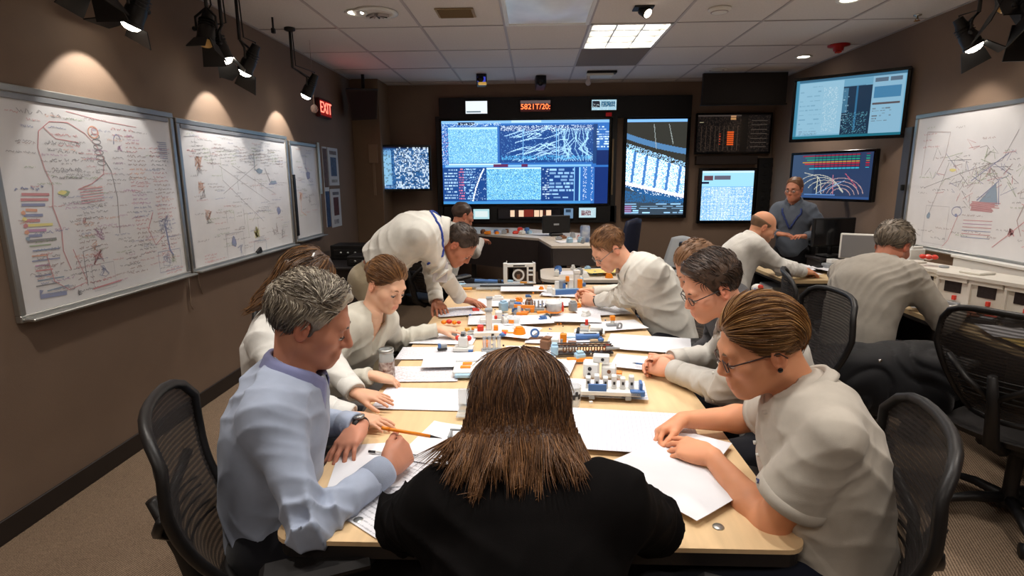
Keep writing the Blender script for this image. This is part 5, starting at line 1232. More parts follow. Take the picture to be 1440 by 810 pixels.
# --- woman behind him
p2 = person(None,'woman with long brown hair in a white top, half hidden behind the blue-shirted man',dict(s=.96,female=True,hres=.005,heading=rad(5),pelvis=(-1.06,2.16,.58),neck=(-.98,2.14,1.075),head=(-.905,2.16,1.205),look=(rad(10),rad(-32),0),bulge=.04,
  arms=dict(R=dict(wrist=(-.625,1.80,.785),hint=(-.4,-.7,-.4),fingers=(1,-.12,-.10),curl=.22),L=dict(wrist=(-.645,1.955,.785),hint=(-.3,.8,-.4),fingers=(1,-.06,-.10),curl=.16,spread=.16)),
  skin=(214,164,134),shirt_mat=M_whites,loose=.014,wrinkle=.007,cuffs=True,trouser_mat=M_dark,
  hair=dict(style='long',thick=.014,cols=[(62,44,32),(92,66,44),(130,92,54)],locks=[((x*.075,-.04,.03),(x*.09,-.07,-.13),.03,.022) for x in(-1,1)]+[((x*.05,-.085,.03),(x*.055,-.12,-.15),.032,.024) for x in(-1,0,1)]+[((x*.07,-.07,-.10),(x*.085,-.13,-.20),.024,.012) for x in(-1,-.3,.4,1)],n=900,len=.08,r=.0016,flow=fl_down,lift=.05,jit=.05,seg=5,seed=5),seed=4))
MB().tube([p2['g'](-.07,-.02,.115),p2['g'](0,-.03,.134),p2['g'](.07,-.02,.115)],.004).build('hair_clip',mat('clip_white',(225,225,225),.3),p2['hair'],True,True)
# --- woman in the cream cardigan
p3 = person(None,'woman with tied-back brown hair in a cream cardigan reaching across the table',dict(s=.97,female=True,hres=.004,heading=rad(-25),pelvis=(-.98,2.55,.56),neck=(-.755,2.50,.985),head=(-.685,2.515,1.125),look=(rad(-30),rad(-27),rad(4)),bulge=.03,
  arms=dict(R=dict(wrist=(-.665,2.18,.80),hint=(-.5,-.3,-.6),fingers=(.8,.3,-.3),curl=.4),L=dict(wrist=(-.515,2.925,.795),hint=(-.4,.6,-.6),fingers=(1,.12,-.10),curl=(.12,.16,.2,.25),spread=.10)),
  skin=(226,178,148),flush=.3,lips=.7,brow=(120,86,60),shirt_name='cardigan',shirt_mat=M_cream,loose=.012,wrinkle=.009,vneck=.30,trouser_mat=M_greyt,
  hair=dict(style='up',thick=.0055,rough=.002,cols=[(104,70,42),(140,100,62),(84,56,34)],n=1500,len=.07,r=.0013,flow=fl_bun,lift=.02,lift2=.0,jit=.03,seg=5,seed=7),seed=6))
MB().tube([p3['g'](-.06,.0,-.125),p3['g'](-.03,.06,-.165),p3['g'](.01,.075,-.185),p3['g'](.05,.05,-.15)],.0016).build('necklace',mat('gold',(190,150,80),.3,1),p3['root'],True,True)
# --- bending man with lanyard
p4 = person(None,'man in a white shirt and khaki trousers bending over the table',dict(s=1.02,stand=True,hres=.0045,heading=rad(4),pelvis=(-1.0,3.42,1.0),neck=(-.575,3.44,1.275),head=(-.462,3.46,1.195),look=(rad(-8),rad(-52),0),bulge=.085,foot_fwd=-.05,stride=.5,l1=.30,l2=.28,
  arms=dict(R=dict(wrist=(-.475,3.60,.805),hint=(-.5,-.6,-.1),fingers=(.9,-.1,-.12),palm=(0,-.2,-1),curl=(.2,.25,.3,.35)),L=dict(wrist=(-.64,3.56,.80),hint=(-.2,.8,-.2),fingers=(.45,-.85,-.15),curl=.35)),
  skin=(178,116,88),flush=.3,shirt_mat=M_white2,loose=.014,wrinkle=.011,collar=True,cuffs=True,trouser_mat=M_khaki,hem=-.05,cres=.007,
  hair=dict(style='short',thick=.006,cols=[(50,38,32),(72,58,48)],n=900,len=.02,r=.0016,flow=fl_short,lift=.2,seed=9),seed=8))
# belt on the khaki trousers
u4 = Vector(p4['up']); Q4 = Matrix((Vector(p4['sd']),Vector(p4['tf']),u4)).transposed()
bl = MB(); n = 28
for zz in(-.017,.017):
    for i in range(n): a = 2*PI*i/n; bl.v.append(tuple(Vector(p4['P'])+u4*.045+Q4@Vector((.166*math.cos(a),.127*math.sin(a),zz))))
bl.f = [(i,(i+1)%n,n+(i+1)%n,n+i) for i in range(n)]; bl.c = [None]*n
o = bl.build('belt',mat('brown_belt',(70,46,32),.5),p4['trousers'],True,True); md = o.modifiers.new('t','SOLIDIFY'); md.thickness = .004
# lanyard across the back of the neck
def along(p, pts, r, m, nm, flat=False): return MB().tube(pts,r,6).build(nm,m,p['root'],True,True)
M_lan = mat('blue_lanyard',(34,62,150),.6)
NB4 = p4['NB']; tf4,up4,sd4 = p4['tf'],p4['up'],p4['sd']
along(p4,snap(p4['shirt'],[NB4+sd4*.10+tf4*.10-up4*.12,NB4+sd4*.115+tf4*.03-up4*.03,NB4+sd4*.10-tf4*.075-up4*.01,NB4-tf4*.105-up4*.015,NB4-sd4*.10-tf4*.075-up4*.01,NB4-sd4*.115+tf4*.03-up4*.03],.005),.007,M_lan,'lanyard')
bd = p4['sp'](.8)+tf4*.16+sd4*.06; MB().box(tuple(bd+np.array([.03,-.02,-.10])),(.09,.006,.13),rot=(0,.1,.1),ch=.003).build('badge',mat('badge_pale',(200,196,200),.4),p4['root'],False,True)
# --- man at the rear console
p5 = person(None,'dark-haired man in white at the rear console, seen past the bending man',dict(s=1.0,hres=.007,res=.011,cres=.011,hairres=.007,handres=.006,heading=rad(50),pelvis=(-.92,5.35,.62),neck=(-.78,5.47,1.10),head=(-.70,5.52,1.245),look=(rad(30),rad(-12),0),
  arms=dict(R=dict(wrist=(-.55,5.78,.97),hint=(0,-.5,-.8),fingers=(.5,.8,-.1)),L=dict(wrist=(-.70,5.85,.97),hint=(-.5,0,-.8),fingers=(.6,.7,-.1))),
  skin=(196,130,104),shirt_mat=M_whites,loose=.012,collar=True,trouser_mat=M_dark,hair=dict(style='short',thick=.007,cols=[(58,44,38),(78,60,50)],seed=10),seed=10))
# --- far right man, white polo over long sleeves, with watch
p6 = person(None,'man hunched over the table in a white polo shirt over long sleeves',dict(s=1.03,hres=.0045,heading=rad(192),pelvis=(.86,3.36,.62),neck=(.575,3.40,1.075),head=(.455,3.42,1.175),look=(rad(197),rad(-40),0),bulge=.07,belly=.01,
  arms=dict(L=dict(wrist=(.415,3.62,.80),hint=(.5,-.3,-.7),fingers=(-.75,.35,.12),palm=(.3,.7,-.5),curl=(.6,.75,.85,.9)),R=dict(wrist=(.40,3.80,.82),hint=(.6,.6,-.4),fingers=(-.8,-.2,.0),palm=(.1,-.8,-.5),curl=.7)),
  skin=(222,166,136),flush=.3,brow=(120,90,66),shirt_mat=M_white2,loose=.012,wrinkle=.011,collar=True,collar_kw=dict(h=.025,drop=.03),trouser_mat=M_dark,
  hair=dict(style='short',thick=.007,top=.0,cols=[(112,76,48),(140,100,64),(90,60,40)],n=1300,len=.028,r=.0015,flow=fl_short,lift=.25,seed=11),seed=12))
glasses(p6,(120,110,104)); watch(p6,'L',(30,30,30))
for q in 'LR':   # short polo sleeve over the long one
    S_,E_,W_ = p6['arms'][q]; u = unit(E_-S_); c = S_+(E_-S_)*.70
    MB().lathe([(.066,-.15),(.070,-.10),(.075,-.04),(.078,0),(.075,.003),(.068,-.01)],c,26,Vector(u).to_track_quat('Z','Y').to_matrix(),cap=False).build('polo_sleeve',M_white2,p6['shirt'],True,True)
# --- middle right man
p7 = person(None,'dark-haired man in a pale grey button shirt with clasped hands at the table',dict(s=1.02,hres=.004,heading=rad(180),pelvis=(.95,2.06,.60),neck=(.785,2.10,1.055),head=(.672,2.11,1.195),look=(rad(188),rad(-26),rad(3)),bulge=.05,
  arms=dict(L=dict(wrist=(.585,2.295,.795),hint=(.35,-.6,-.6),fingers=(-.75,.55,.05),palm=(.3,.6,-.45),curl=(.6,.65,.7,.75),thumb=(.4,.5)),R=dict(wrist=(.60,2.40,.80),hint=(.4,.7,-.5),fingers=(-.95,-.15,-.05),palm=(.15,-.75,-.5),curl=(.6,.65,.7,.8))),
  skin=(220,160,130),flush=.35,stubble=.08,shirt_mat=M_greys,loose=.014,wrinkle=.007,collar=True,collar_kw=dict(h=.03,drop=.03,point=.0),cuffs=True,buttons=[.78,.66,.54],trouser_mat=M_dark,
  hair=dict(style='short',thick=.010,top=.002,cols=[(54,40,32),(78,58,44),(40,30,26)],n=2200,len=.032,r=.0015,flow=fl_side,lift=.22,seed=13),seed=14))
glasses(p7,(28,24,26))
# --- near right man, short sleeves
p8 = person(None,'man with slicked-back blond hair and glasses in a short-sleeved stone shirt',dict(s=1.05,hres=.0035,res=.0055,heading=rad(170),width=.85,shw=1.08,pelvis=(.775,1.315,.60),neck=(.695,1.40,1.045),head=(.595,1.435,1.165),look=(rad(178),rad(-22),rad(2)),bulge=.02,short=True,
  arms=dict(L=dict(wrist=(.525,1.545,.79),hint=(.15,-.8,-.5),fingers=(-.72,.62,-.02),palm=(.15,.35,-.9),curl=(.30,.35,.42,.5),thumb=(.5,.3)),R=dict(wrist=(.50,1.775,.80),hint=(.6,.6,-.35),fingers=(-.72,-.30,-.22),palm=(.15,-.5,-.85),curl=(.55,.6,.7,.8),thumb=(.4,.5))),
  skin=(216,150,112),flush=.22,brow=(110,80,54),shirt_mat=M_stone,loose=.010,wrinkle=.0065,collar=True,collar_kw=dict(h=.028,drop=.022,point=.0,front_gap=.2),buttons=[.8,.68],trouser_mat=M_navy,
  hair=dict(style='slick',thick=.006,rough=.0012,cols=[(112,74,38),(146,104,58),(88,56,30),(166,124,74)],n=3000,len=.075,r=.0014,flow=fl_slick,lift=.02,lift2=.0,jit=.02,seg=6,seed=15),seed=16))
glasses(p8,(58,34,30))
for x in(-1,): MB().lathe([(.0045,-.003),(.007,0),(.0045,.003)],p8['g'](x*.088,-.004,-.036),12,Matrix(p8['R'].tolist())@Euler((0,PI/2,0)).to_matrix()).build('ear_plug',M_blackgloss,p8['root'],True,True)
pk = snap(p8['shirt'],[p8['sp'](.74)+p8['tf']*.3-p8['sd']*.11],.002)[0]; MB().tube([pk+Vector((-.004,-.010,.004)),pk+Vector((0,-.003,.010)),pk+Vector((.002,.006,.003)),pk+Vector((.002,.012,.004))],.0022,6).build('chest_emblem',mat('emblem_blue',(60,70,110),.6),p8['shirt'],True,True)
# --- woman seen from behind
LK = []
for i,x in enumerate(np.linspace(-1,1,9)):
    yb = -.085*math.sqrt(max(0,1-x*x*.9)); LK += [((x*.070,yb*.9-.012,.04),(x*.092,yb-.034,-.06),.030,.027),((x*.092,yb-.034,-.055),(x*.140,yb-.085,-.088-.022*((i*7)%3)+.02*abs(x)),.026,.013)]
p9 = person(None,'woman with shoulder-length brown hair in a black sweater, back to the viewer',dict(s=1.0,female=True,hres=.006,res=.006,heading=rad(90),pelvis=(.0,.80,.60),neck=(-.02,.995,1.02),head=(-.03,1.115,1.105),look=(rad(90),rad(-24),0),bulge=.02,width=1.0,shw=1.08,sht=.90,face=False,
  arms=dict(L=dict(wrist=(-.13,1.36,.80),hint=(-.92,-.1,-.42),fingers=(.5,.8,-.1),curl=.3),R=dict(wrist=(.11,1.36,.80),hint=(.92,-.1,-.42),fingers=(-.5,.8,-.1),curl=.3)),
  shirt_name='sweater',shirt_mat=M_blk,loose=.022,wrinkle=.011,trouser_mat=M_dark,cres=.0065,hairres=.004,
  hair=dict(style='long',thick=.015,rough=.001,cols=[(62,38,24),(84,54,32),(104,70,42),(132,92,56),(74,46,28)],locks=LK,n=11000,len=.09,r=.0011,flow=fl_down,lift=.05,lift2=.01,jit=.03,seg=6,seed=17),seed=18))
# --- person hidden behind the middle right man
p10 = person(None,'person with brown hair, only the crown showing behind the dark-haired man in pale grey',dict(s=1.0,hres=.006,res=.010,cres=.010,handres=.005,heading=rad(180),pelvis=(1.16,2.74,.55),neck=(.905,2.74,1.045),head=(.80,2.745,1.165),look=(rad(180),rad(-40),0),
  arms=dict(L=dict(wrist=(.80,2.62,.63),hint=(.6,-.4,-.6)),R=dict(wrist=(.80,2.88,.63),hint=(.6,.6,-.6))),skin=(206,150,120),shirt_mat=M_char,loose=.012,trouser_mat=M_dark,
  hair=dict(style='short',thick=.010,cols=[(110,80,56),(140,104,74)],n=500,len=.03,r=.002,flow=fl_short,lift=.2,seed=19),seed=20))
# --- bald man at the right rear desk
p11 = person(None,'balding bearded man in a white shirt working at the rear right desk',dict(s=1.06,hres=.006,res=.009,cres=.009,hairres=.006,handres=.005,heading=rad(8),pelvis=(1.66,4.74,.60),neck=(1.865,4.86,1.055),head=(1.965,4.885,1.175),look=(rad(-4),rad(-28),0),bulge=.05,
  arms=dict(R=dict(wrist=(2.30,4.80,.80),hint=(-.3,-.7,-.6),fingers=(.9,.3,-.1)),L=dict(wrist=(2.34,4.98,.80),hint=(-.3,.7,-.6),fingers=(.9,-.1,-.1))),skin=(214,154,120),stubble=.7,shirt_mat=M_whites,loose=.016,wrinkle=.008,collar=True,cuffs=True,trouser_mat=M_dark,
  hair=dict(style='bald',thick=.004,rough=.001,cols=[(110,84,64),(130,100,76)],seed=21),seed=22))
# --- grey shirt man at the right desk, from behind
p12 = person(None,'grey-haired man in a grey long-sleeved shirt leaning over the right desk, seen from behind',dict(s=1.08,hres=.006,res=.008,cres=.008,hairres=.005,handres=.005,heading=rad(28),pelvis=(1.90,3.26,.60),neck=(2.105,3.42,1.065),head=(2.185,3.47,1.185),look=(rad(30),rad(-32),0),bulge=.06,width=1.06,
  arms=dict(R=dict(wrist=(2.52,3.33,.80),hint=(-.2,-.7,-.6),fingers=(.9,.3,-.1)),L=dict(wrist=(2.50,3.66,.80),hint=(-.2,.7,-.6),fingers=(.9,-.2,-.1))),skin=(196,130,104),flush=.35,shirt_mat=M_greyman,loose=.018,wrinkle=.009,fold=2.2,collar=True,collar_kw=dict(h=.02,drop=.012,point=0),trouser_mat=M_navy,face=True,
  hair=dict(style='short',thick=.014,cols=[(120,110,98),(146,134,118),(92,84,76)],n=1100,len=.035,r=.0018,flow=fl_short,lift=.15,seed=23),seed=24))
# --- standing man in uniform jacket
p13 = person(None,'standing man in a slate jacket with a round patch near the corner televisions',dict(s=.95,stand=True,hres=.007,res=.010,cres=.010,hairres=.007,handres=.006,heading=rad(235),pelvis=(2.68,5.90,.86),neck=(2.635,5.83,1.33),head=(2.605,5.79,1.475),look=(rad(225),rad(-8),0),bulge=.02,
  arms=dict(L=dict(wrist=(2.66,5.60,1.02),hint=(.7,-.3,-.6),fingers=(-.8,-.4,.1)),R=dict(wrist=(2.44,5.66,1.04),hint=(-.6,.3,-.7),fingers=(.6,-.5,.0))),skin=(196,132,104),width=.9,shirt_name='jacket',shirt_mat=M_unif,loose=.012,wrinkle=.008,collar=True,trouser_mat=M_dark,
  hair=dict(style='short',thick=.008,cols=[(96,64,42),(120,84,56)],seed=25),seed=26))
glasses(p13,(36,28,28))
S_,E_,W_ = p13['arms']['L']; pc = S_+(E_-S_)*.45; od = unit(np.array([.35,-.9,.1])); od = unit(np.array([.2,-.95,0])); pq = np.array(snap(p13['shirt'],[S_+(E_-S_)*.35+np.array([.05,-.22,.0])],.0)[0]); MB().cyl(pq-od*.006,pq+od*.006,.034,n=20).build('shoulder_patch',mat('patch_gold',(206,160,70),.6,var=.3,vscale=60),p13['shirt'],True,True)
NBx = p13['NB']; along(p13,snap(p13['shirt'],[NBx+p13['sd']*.06-p13['tf']*.03+p13['up']*.01,NBx+p13['sd']*.085+p13['tf']*.05-p13['up']*.05,NBx+p13['tf']*.15-p13['up']*.24,NBx-p13['sd']*.085+p13['tf']*.05-p13['up']*.05,NBx-p13['sd']*.06-p13['tf']*.03+p13['up']*.01],.006),.010,mat('blue_scarf',(40,56,110),.7,var=.5,vscale=60),'lanyard')
# ================================================================ TABLES AND DESKS
M_wood = mat('maple_laminate',(222,190,146),.35,var=.06,vscale=6,stretch=(6,.7,1))
M_under = mat('table_dark',(30,26,26),.5)
def rounded(x0,x1,y0,y1,r,n=6):
    P_ = []
    for (cx,cy,a0) in ((x1-r,y1-r,0),(x0+r,y1-r,90),(x0+r,y0+r,180),(x1-r,y0+r,270)):
        for k in range(n+1): a = rad(a0+90*k/n); P_.append((cx+r*math.cos(a),cy+r*math.sin(a)))
    return P_
TX0,TX1,TY0,TY1 = -.64,.65,1.19,4.52
tb = empty('conference_table',(.005,2.85,0),0,'long maple-topped work table covered with papers in the middle of the room','table')
MB().prism(rounded(TX0,TX1,TY0,TY1,.05),.728,Zt).build('tabletop',M_wood,tb,False,True)
MB().prism(rounded(TX0+.006,TX1-.006,TY0+.006,TY1-.006,.05),.690,.728).build('underside',M_under,tb,False,True)
for y in(1.75,3.95):
    for x in(-.34,.35): MB().box((x,y,.36),(.07,.10,.67),ch=.006).build('leg',M_under,tb,False,True)
    MB().box((.005,y,.035),(1.0,.12,.06),ch=.01).build('foot_bar',M_under,tb,False,True)
MB().box((.005,2.85,.45),(.03,2.1,.35),ch=.004).build('modesty_panel',M_under,tb,False,True)
for (x,y) in ((.462,1.275),(-.45,1.275),(.3,3.0)): MB().lathe([(.001,.003),(.013,.003),(.015,0)],(x,y,Zt),16).build('grommet',M_alu,tb,True,True)
# rear console
M_cons = mat('console_panel',(52,45,44),.55,var=.08,vscale=10)
M_ctop = mat('console_top',(206,196,182),.4,var=.06,vscale=8)
cs = empty('rear_console',(-.2,6.4,0),0,'dark panelled console counter with a pale top, behind the work table','desk')
pl_ = [(-1.05,7.15),(-.78,6.72),(.05,6.10),(.17,5.40),(.62,5.40),(.62,6.6),(-.2,7.4),(-.9,7.6)]
MB().prism(pl_[::1],.93,.955).build('counter_top',M_ctop,cs,False,True)
def wallseg(a,b,z0,z1,th,nm,m):
    a = Vector((*a,0)); b = Vector((*b,0)); d = (b-a); L = d.length; ang = math.atan2(d.y,d.x); c = (a+b)/2
    MB().box((c.x,c.y,(z0+z1)/2),(L,th,z1-z0),rot=(0,0,ang),ch=.004).build(nm,m,cs,False,True)
wallseg((-1.04,7.13),(-.78,6.74),.62,.93,.03,'front_panel',M_cons); wallseg((-.79,6.74),(.06,6.12),.58,.93,.03,'front_panel',M_cons); wallseg((.06,6.12),(.18,5.42),.50,.93,.03,'front_panel',M_cons); wallseg((.18,5.415),(.61,5.415),.76,.93,.03,'front_panel',M_cons)
for (x,y) in ((-.75,6.9),(.12,6.25),(.3,5.6),(.5,6.4),(-.3,7.2)): MB().box((x,y,.465),(.06,.06,.93),ch=.004).build('leg',M_under,cs,False,True)
sd_ = empty('rear_side_desk',(.6,5.1,0),0,'low round-cornered desk with a lit pale surface in front of the rear console','desk')
MB().prism(rounded(.06,1.02,4.74,5.38,.12),.715,.74).build('desktop',M_ctop,sd_,False,True)
MB().prism(rounded(.062,1.018,4.742,5.378,.12),.70,.715).build('edge_band',M_under,sd_,False,True)
for (x,y) in ((.16,4.85),(.92,4.85),(.16,5.3),(.92,5.3)): MB().cyl((x,y,0),(x,y,.70),.025).build('leg',M_under,sd_,True,True)
# right desk along the wall and its return
M_desk = mat('desk_sand',(196,172,132),.45,var=.07,vscale=5)
rdk = empty('wall_desk',(2.85,3.4,0),0,'long sand-coloured desk along the right wall','desk')
MB().prism([(2.36,1.2),(XR-.01,1.2),(XR-.01,5.0),(2.66,5.0),(2.45,3.9)],.712,.74).build('desktop',M_desk,rdk,False,True)
MB().prism([(2.362,1.21),(XR-.012,1.21),(XR-.012,4.99),(2.662,4.99),(2.452,3.9)],.69,.712).build('edge_band',M_under,rdk,False,True)
for y in(1.5,2.6,3.75,4.85): MB().box((2.95,y,.345),(.5,.04,.69),ch=.004).build('support_panel',M_under,rdk,False,True)
MB().box((XR-.03,3.1,.4),(.03,3.6,.4)).build('cable_panel',M_under,rdk,False,True)
rt = empty('rear_return_desk',(2.5,5.4,0),0,'desk end where the bearded man works, below the corner televisions','desk')
MB().prism([(2.12,4.72),(2.56,4.72),(2.66,5.02),(XR-.01,5.02),(XR-.01,5.60),(2.12,5.60)],.712,.74).build('desktop',M_desk,rt,False,True)
MB().prism([(2.125,4.725),(2.55,4.725),(2.655,5.025),(XR-.012,5.025),(XR-.012,5.595),(2.125,5.595)],.69,.712).build('edge_band',M_under,rt,False,True)
MB().box((2.35,5.56,.36),(.42,.03,.66),ch=.004).build('privacy_panel',M_under,rt,False,True)
for (x,y) in ((2.18,4.80),(2.18,5.5),(3.1,5.5)): MB().box((x,y,.345),(.05,.05,.69),ch=.004).build('leg',M_under,rt,False,True)
MB().box((2.95,5.42,.83),(.56,.30,.025),ch=.004).build('monitor_shelf',M_under,rt,False,True)
for x in(2.70,3.20): MB().box((x,5.42,.78),(.03,.28,.08),ch=.004).build('shelf_foot',M_under,rt,False,True)
# low equipment bench in the far left corner
lb = empty('equipment_bench',(-1.95,6.2,0),0,'low dark bench with equipment in the far left behind the bending man','bench')
MB().box((-1.93,6.35,.71),(.85,1.7,.03),ch=.005).build('bench_top',M_under,lb,False,True)
for (x,y) in ((-2.3,5.6),(-1.56,5.6),(-2.3,7.1),(-1.56,7.1)): MB().box((x,y,.35),(.05,.05,.69),ch=.004).build('leg',M_under,lb,False,True)
MB().box((-1.93,5.56,.45),(.75,.03,.5),ch=.004).build('front_panel',M_cons,lb,False,True)

# ================================================================ MESH TASK CHAIRS
def mesh_mat():
    m = bpy.data.materials.new('chair_mesh'); m.use_nodes = True; nt = m.node_tree; N = nt.nodes; L = nt.links; b = N['Principled BSDF']
    b.inputs['Base Color'].default_value = (*lin((46,40,38)),1); b.inputs['Roughness'].default_value = .7
    uv = N.new('ShaderNodeTexCoord'); wv = N.new('ShaderNodeTexWave'); wv.inputs['Scale'].default_value = 22; wv.inputs['Distortion'].default_value = .6
    wv.bands_direction = 'Z'; L.new(uv.outputs['Object'],wv.inputs[0]); r = N.new('ShaderNodeMapRange'); r.inputs[3].default_value = .74; r.inputs[4].default_value = .93
    L.new(wv.outputs['Fac'],r.inputs[0]); L.new(r.outputs[0],b.inputs['Alpha']); MATS['chair_mesh'] = m; return m
M_mesh = mesh_mat(); M_cplast = mat('chair_plastic',(26,24,24),.45,var=.15,vscale=30,bump=.05,bscale=300)
def make_chair():
    """faces +y, origin on the floor under the seat; sloped mesh back that widens at the top, loop armrests, five-star base"""
    t = empty('mesh_chair')
    def back(u,v):   # u -1..1, v 0..1
        w_ = .135+.15*v**.75-.04*max(0,v-.75)*4*(v > .75)*abs(u)**3; y = -.215-.13*v+.06*u*u-.045*math.sin(v*PI); z = .545+.50*v-.075*u**4*v
        return Vector((u*w_,y,z))
    nu,nv_ = 12,14; mb = MB()
    for j in range(nv_+1):
        for i in range(nu+1): mb.v.append(tuple(back(-1+2*i/nu,j/nv_)))
    for j in range(nv_):
        for i in range(nu): a = j*(nu+1)+i; mb.f.append((a,a+1,a+nu+2,a+nu+1)); mb.c.append(None)
    mb.build('back_mesh',M_mesh,t,True)
    rim = [back(-1,j/12) for j in range(13)]+[back(-1+2*i/10,1) for i in range(1,10)]+[back(1,j/12) for j in range(12,-1,-1)]+[back(1-2*i/8,0) for i in range(1,8)]
    rim.append(rim[0]); MB().tube(rim,.014,8,False).build('back_frame',M_cplast,t,True)
    for k in range(5):
        v = .22+.05*k; MB().tube([back(-.75+1.5*i/8,v)+Vector((0,-.012-.006*math.sin(i/8*PI),0)) for i in range(9)],.004,5).build('lumbar_rib',M_cplast,t,True)
    sp_ = MB(); sp_.tube([(0,-.16,.40),(0,-.28,.46),(0,-.315,.62),(0,-.37,.78)],.026,8,True,[1.2,1.2,1,.7]); sp_.tube([(0,-.325,.66),(-.10,-.345,.74),(-.19,-.31,.82)],.014,6); sp_.tube([(0,-.325,.66),(.10,-.345,.74),(.19,-.31,.82)],.014,6); sp_.build('spine',M_cplast,t,True)
    st = MB(); n = 12
    for zz,dd in ((.455,0),(.425,.02)):
        for j in range(n+1):
            for i in range(n+1):
                u,v = -1+2*i/n,-1+2*j/n; st.v.append((u*(.245-.02*v*v-dd)*math.sqrt(1-.12*v*v), v*(.24-dd), zz+.022*u*u-.02*max(0,v)**2+.012*(v < -.8)))
    m_ = (n+1)**2
    for j in range(n):
        for i in range(n): a = j*(n+1)+i; st.f += [(a,a+1,a+n+2,a+n+1),(m_+a,m_+a+n+1,m_+a+n+2,m_+a+1)]; st.c += [None,None]
    bd = [i for i in range(n+1)]+[(j+1)*(n+1)-1 for j in range(1,n+1)]+[n*(n+1)+i for i in range(n-1,-1,-1)]+[j*(n+1) for j in range(n-1,0,-1)]
    for a,b in zip(bd,bd[1:]+bd[:1]): st.f.append((a,m_+a,m_+b,b)); st.c.append(None)
    st.build('seat',M_cplast,t,'auto')
    for s_ in(-1,1):
        ar = MB().box((s_*.285,.02,.672),(.10,.27,.036),rot=(.04,0,s_*-.05),ch=.014).build('armrest',M_cplast,t)
        MB().tube([(s_*.21,-.10,.42),(s_*.29,-.12,.46),(s_*.30,-.10,.58),(s_*.288,-.02,.655)],.019,8).build('arm_post',M_cplast,ar,True)
    MB().lathe([(.06,.40),(.07,.42),(.05,.36),(.03,.34),(.03,.16),(.045,.12),(.045,.08)],(0,0,0),16).build('gas_lift',M_cplast,t,True)
    MB().box((0,-.02,.405),(.22,.26,.045),ch=.012).build('tilt_mechanism',M_cplast,t)
    for k in range(5):
        a = 2*PI*k/5+.3; d = Vector((math.cos(a),math.sin(a),0)); e = d*.30
        lg = MB().tube([d*.03+Vector((0,0,.12)),d*.16+Vector((0,0,.115)),e+Vector((0,0,.085))],.024,8,True,[1.1,.95,.6]).build('base_leg',M_cplast,t,True)
        s2 = Vector((-d.y,d.x,0)); MB().cyl(e-s2*.028+Vector((0,0,.032)),e+s2*.028+Vector((0,0,.032)),.032,n=14).build('caster',M_cplast,lg,True)
    return t
chair0 = make_chair(); used = False
def place_chair(x,y,facing,label,sc=1.0):
    global used
    c = chair0 if not used else copy_tree(chair0); used = True
    c.location = (x,y,0); c.rotation_euler = (0,0,facing-PI/2); tag(c,label,'chair','black mesh task chairs'); return c
def stool(x,y,label):
    t = empty('swivel_stool',(x,y,0),0,label,'stool','low swivel stools at the work table')
    MB().lathe([(.001,.43),(.18,.43),(.20,.445),(.20,.47),(.18,.485),(.001,.49)],n=24).build('seat',M_cplast,t,True); MB().cyl((0,0,.08),(0,0,.43),.028).build('gas_lift',M_chrome,t,True)
    for k in range(5):
        a = 2*PI*k/5; d = Vector((math.cos(a),math.sin(a),0)); lg = MB().tube([d*.02+Vector((0,0,.10)),d*.27+Vector((0,0,.06))],.02).build('base_leg',M_cplast,t,True); MB().sphere(d*.27+Vector((0,0,.03)),.03,8,6).build('caster',M_cplast,lg,True)
place_chair(-.66,1.44,rad(24),'black mesh chair under the man in the light blue shirt')
stool(-1.05,2.16,'low black stool under the half-hidden woman in white')
place_chair(-.95,2.62,rad(-15),'black mesh chair under the woman in the cream cardigan')
place_chair(.62,1.36,rad(160),'black mesh chair under the man in the short-sleeved stone shirt')
stool(.94,2.06,'low black stool under the man with clasped hands')
place_chair(1.15,2.74,rad(180),'black mesh chair under the person hidden behind the man with clasped hands')
place_chair(.84,3.38,rad(190),'black mesh chair under the hunched man in the white polo')
place_chair(.0,.80,rad(90),'black mesh chair under the woman in the black sweater')
place_chair(1.82,3.26,rad(-20),'black mesh chair under the grey-shirted man at the right desk')
place_chair(2.22,2.46,rad(30),'empty black mesh chair at the right desk, back toward the viewer')
place_chair(1.62,4.78,rad(8),'black mesh chair under the bearded man in white')
place_chair(-.95,5.38,rad(50),'black mesh chair under the man at the rear console')
# two different chairs at the back
def shell_chair(x,y,f,m,label,h):
    t = empty('office_chair',(x,y,0),f-PI/2,label,'chair','office chairs by the rear wall')
    mb = MB(); nu,nv_ = 8,10
    for j in range(nv_+1):
        for i in range(nu+1):
            u,v = -1+2*i/nu,j/nv_; mb.v.append((u*(.22-.05*v*v),-.22-.10*v+.05*u*u,.50+h*v-.03*u*u*v))
    for j in range(nv_):
        for i in range(nu): a = j*(nu+1)+i; mb.f.append((a,a+1,a+nu+2,a+nu+1)); mb.c.append(None)
    o = mb.build('backrest',m,t,True); md = o.modifiers.new('t','SOLIDIFY'); md.thickness = .03
    MB().box((0,.02,.46),(.46,.46,.06),ch=.025).build('seat',M_cplast,t)
    MB().tube([(0,-.12,.42),(0,-.28,.46),(0,-.30,.62)],.022).build('back_bracket',M_cplast,t,True)
    for s_ in(-1,1): MB().tube([(s_*.2,-.05,.44),(s_*.27,-.05,.5),(s_*.27,-.05,.64),(s_*.27,.14,.66)],.016).build('arm',M_cplast,t,True)
    MB().cyl((0,0,.08),(0,0,.44),.03).build('gas_lift',M_chrome,t,True)
    for k in range(5):
        a = 2*PI*k/5; d = Vector((math.cos(a),math.sin(a),0)); MB().tube([d*.02+Vector((0,0,.10)),d*.30+Vector((0,0,.06))],.02).sphere(d*.30+Vector((0,0,.03)),.03,8,6).build('base_leg',M_cplast,t,True)
shell_chair(1.0,6.95,rad(140),mat('chair_navy',(30,36,58),.6),'tall navy-backed office chair standing in front of the map screen',.62)
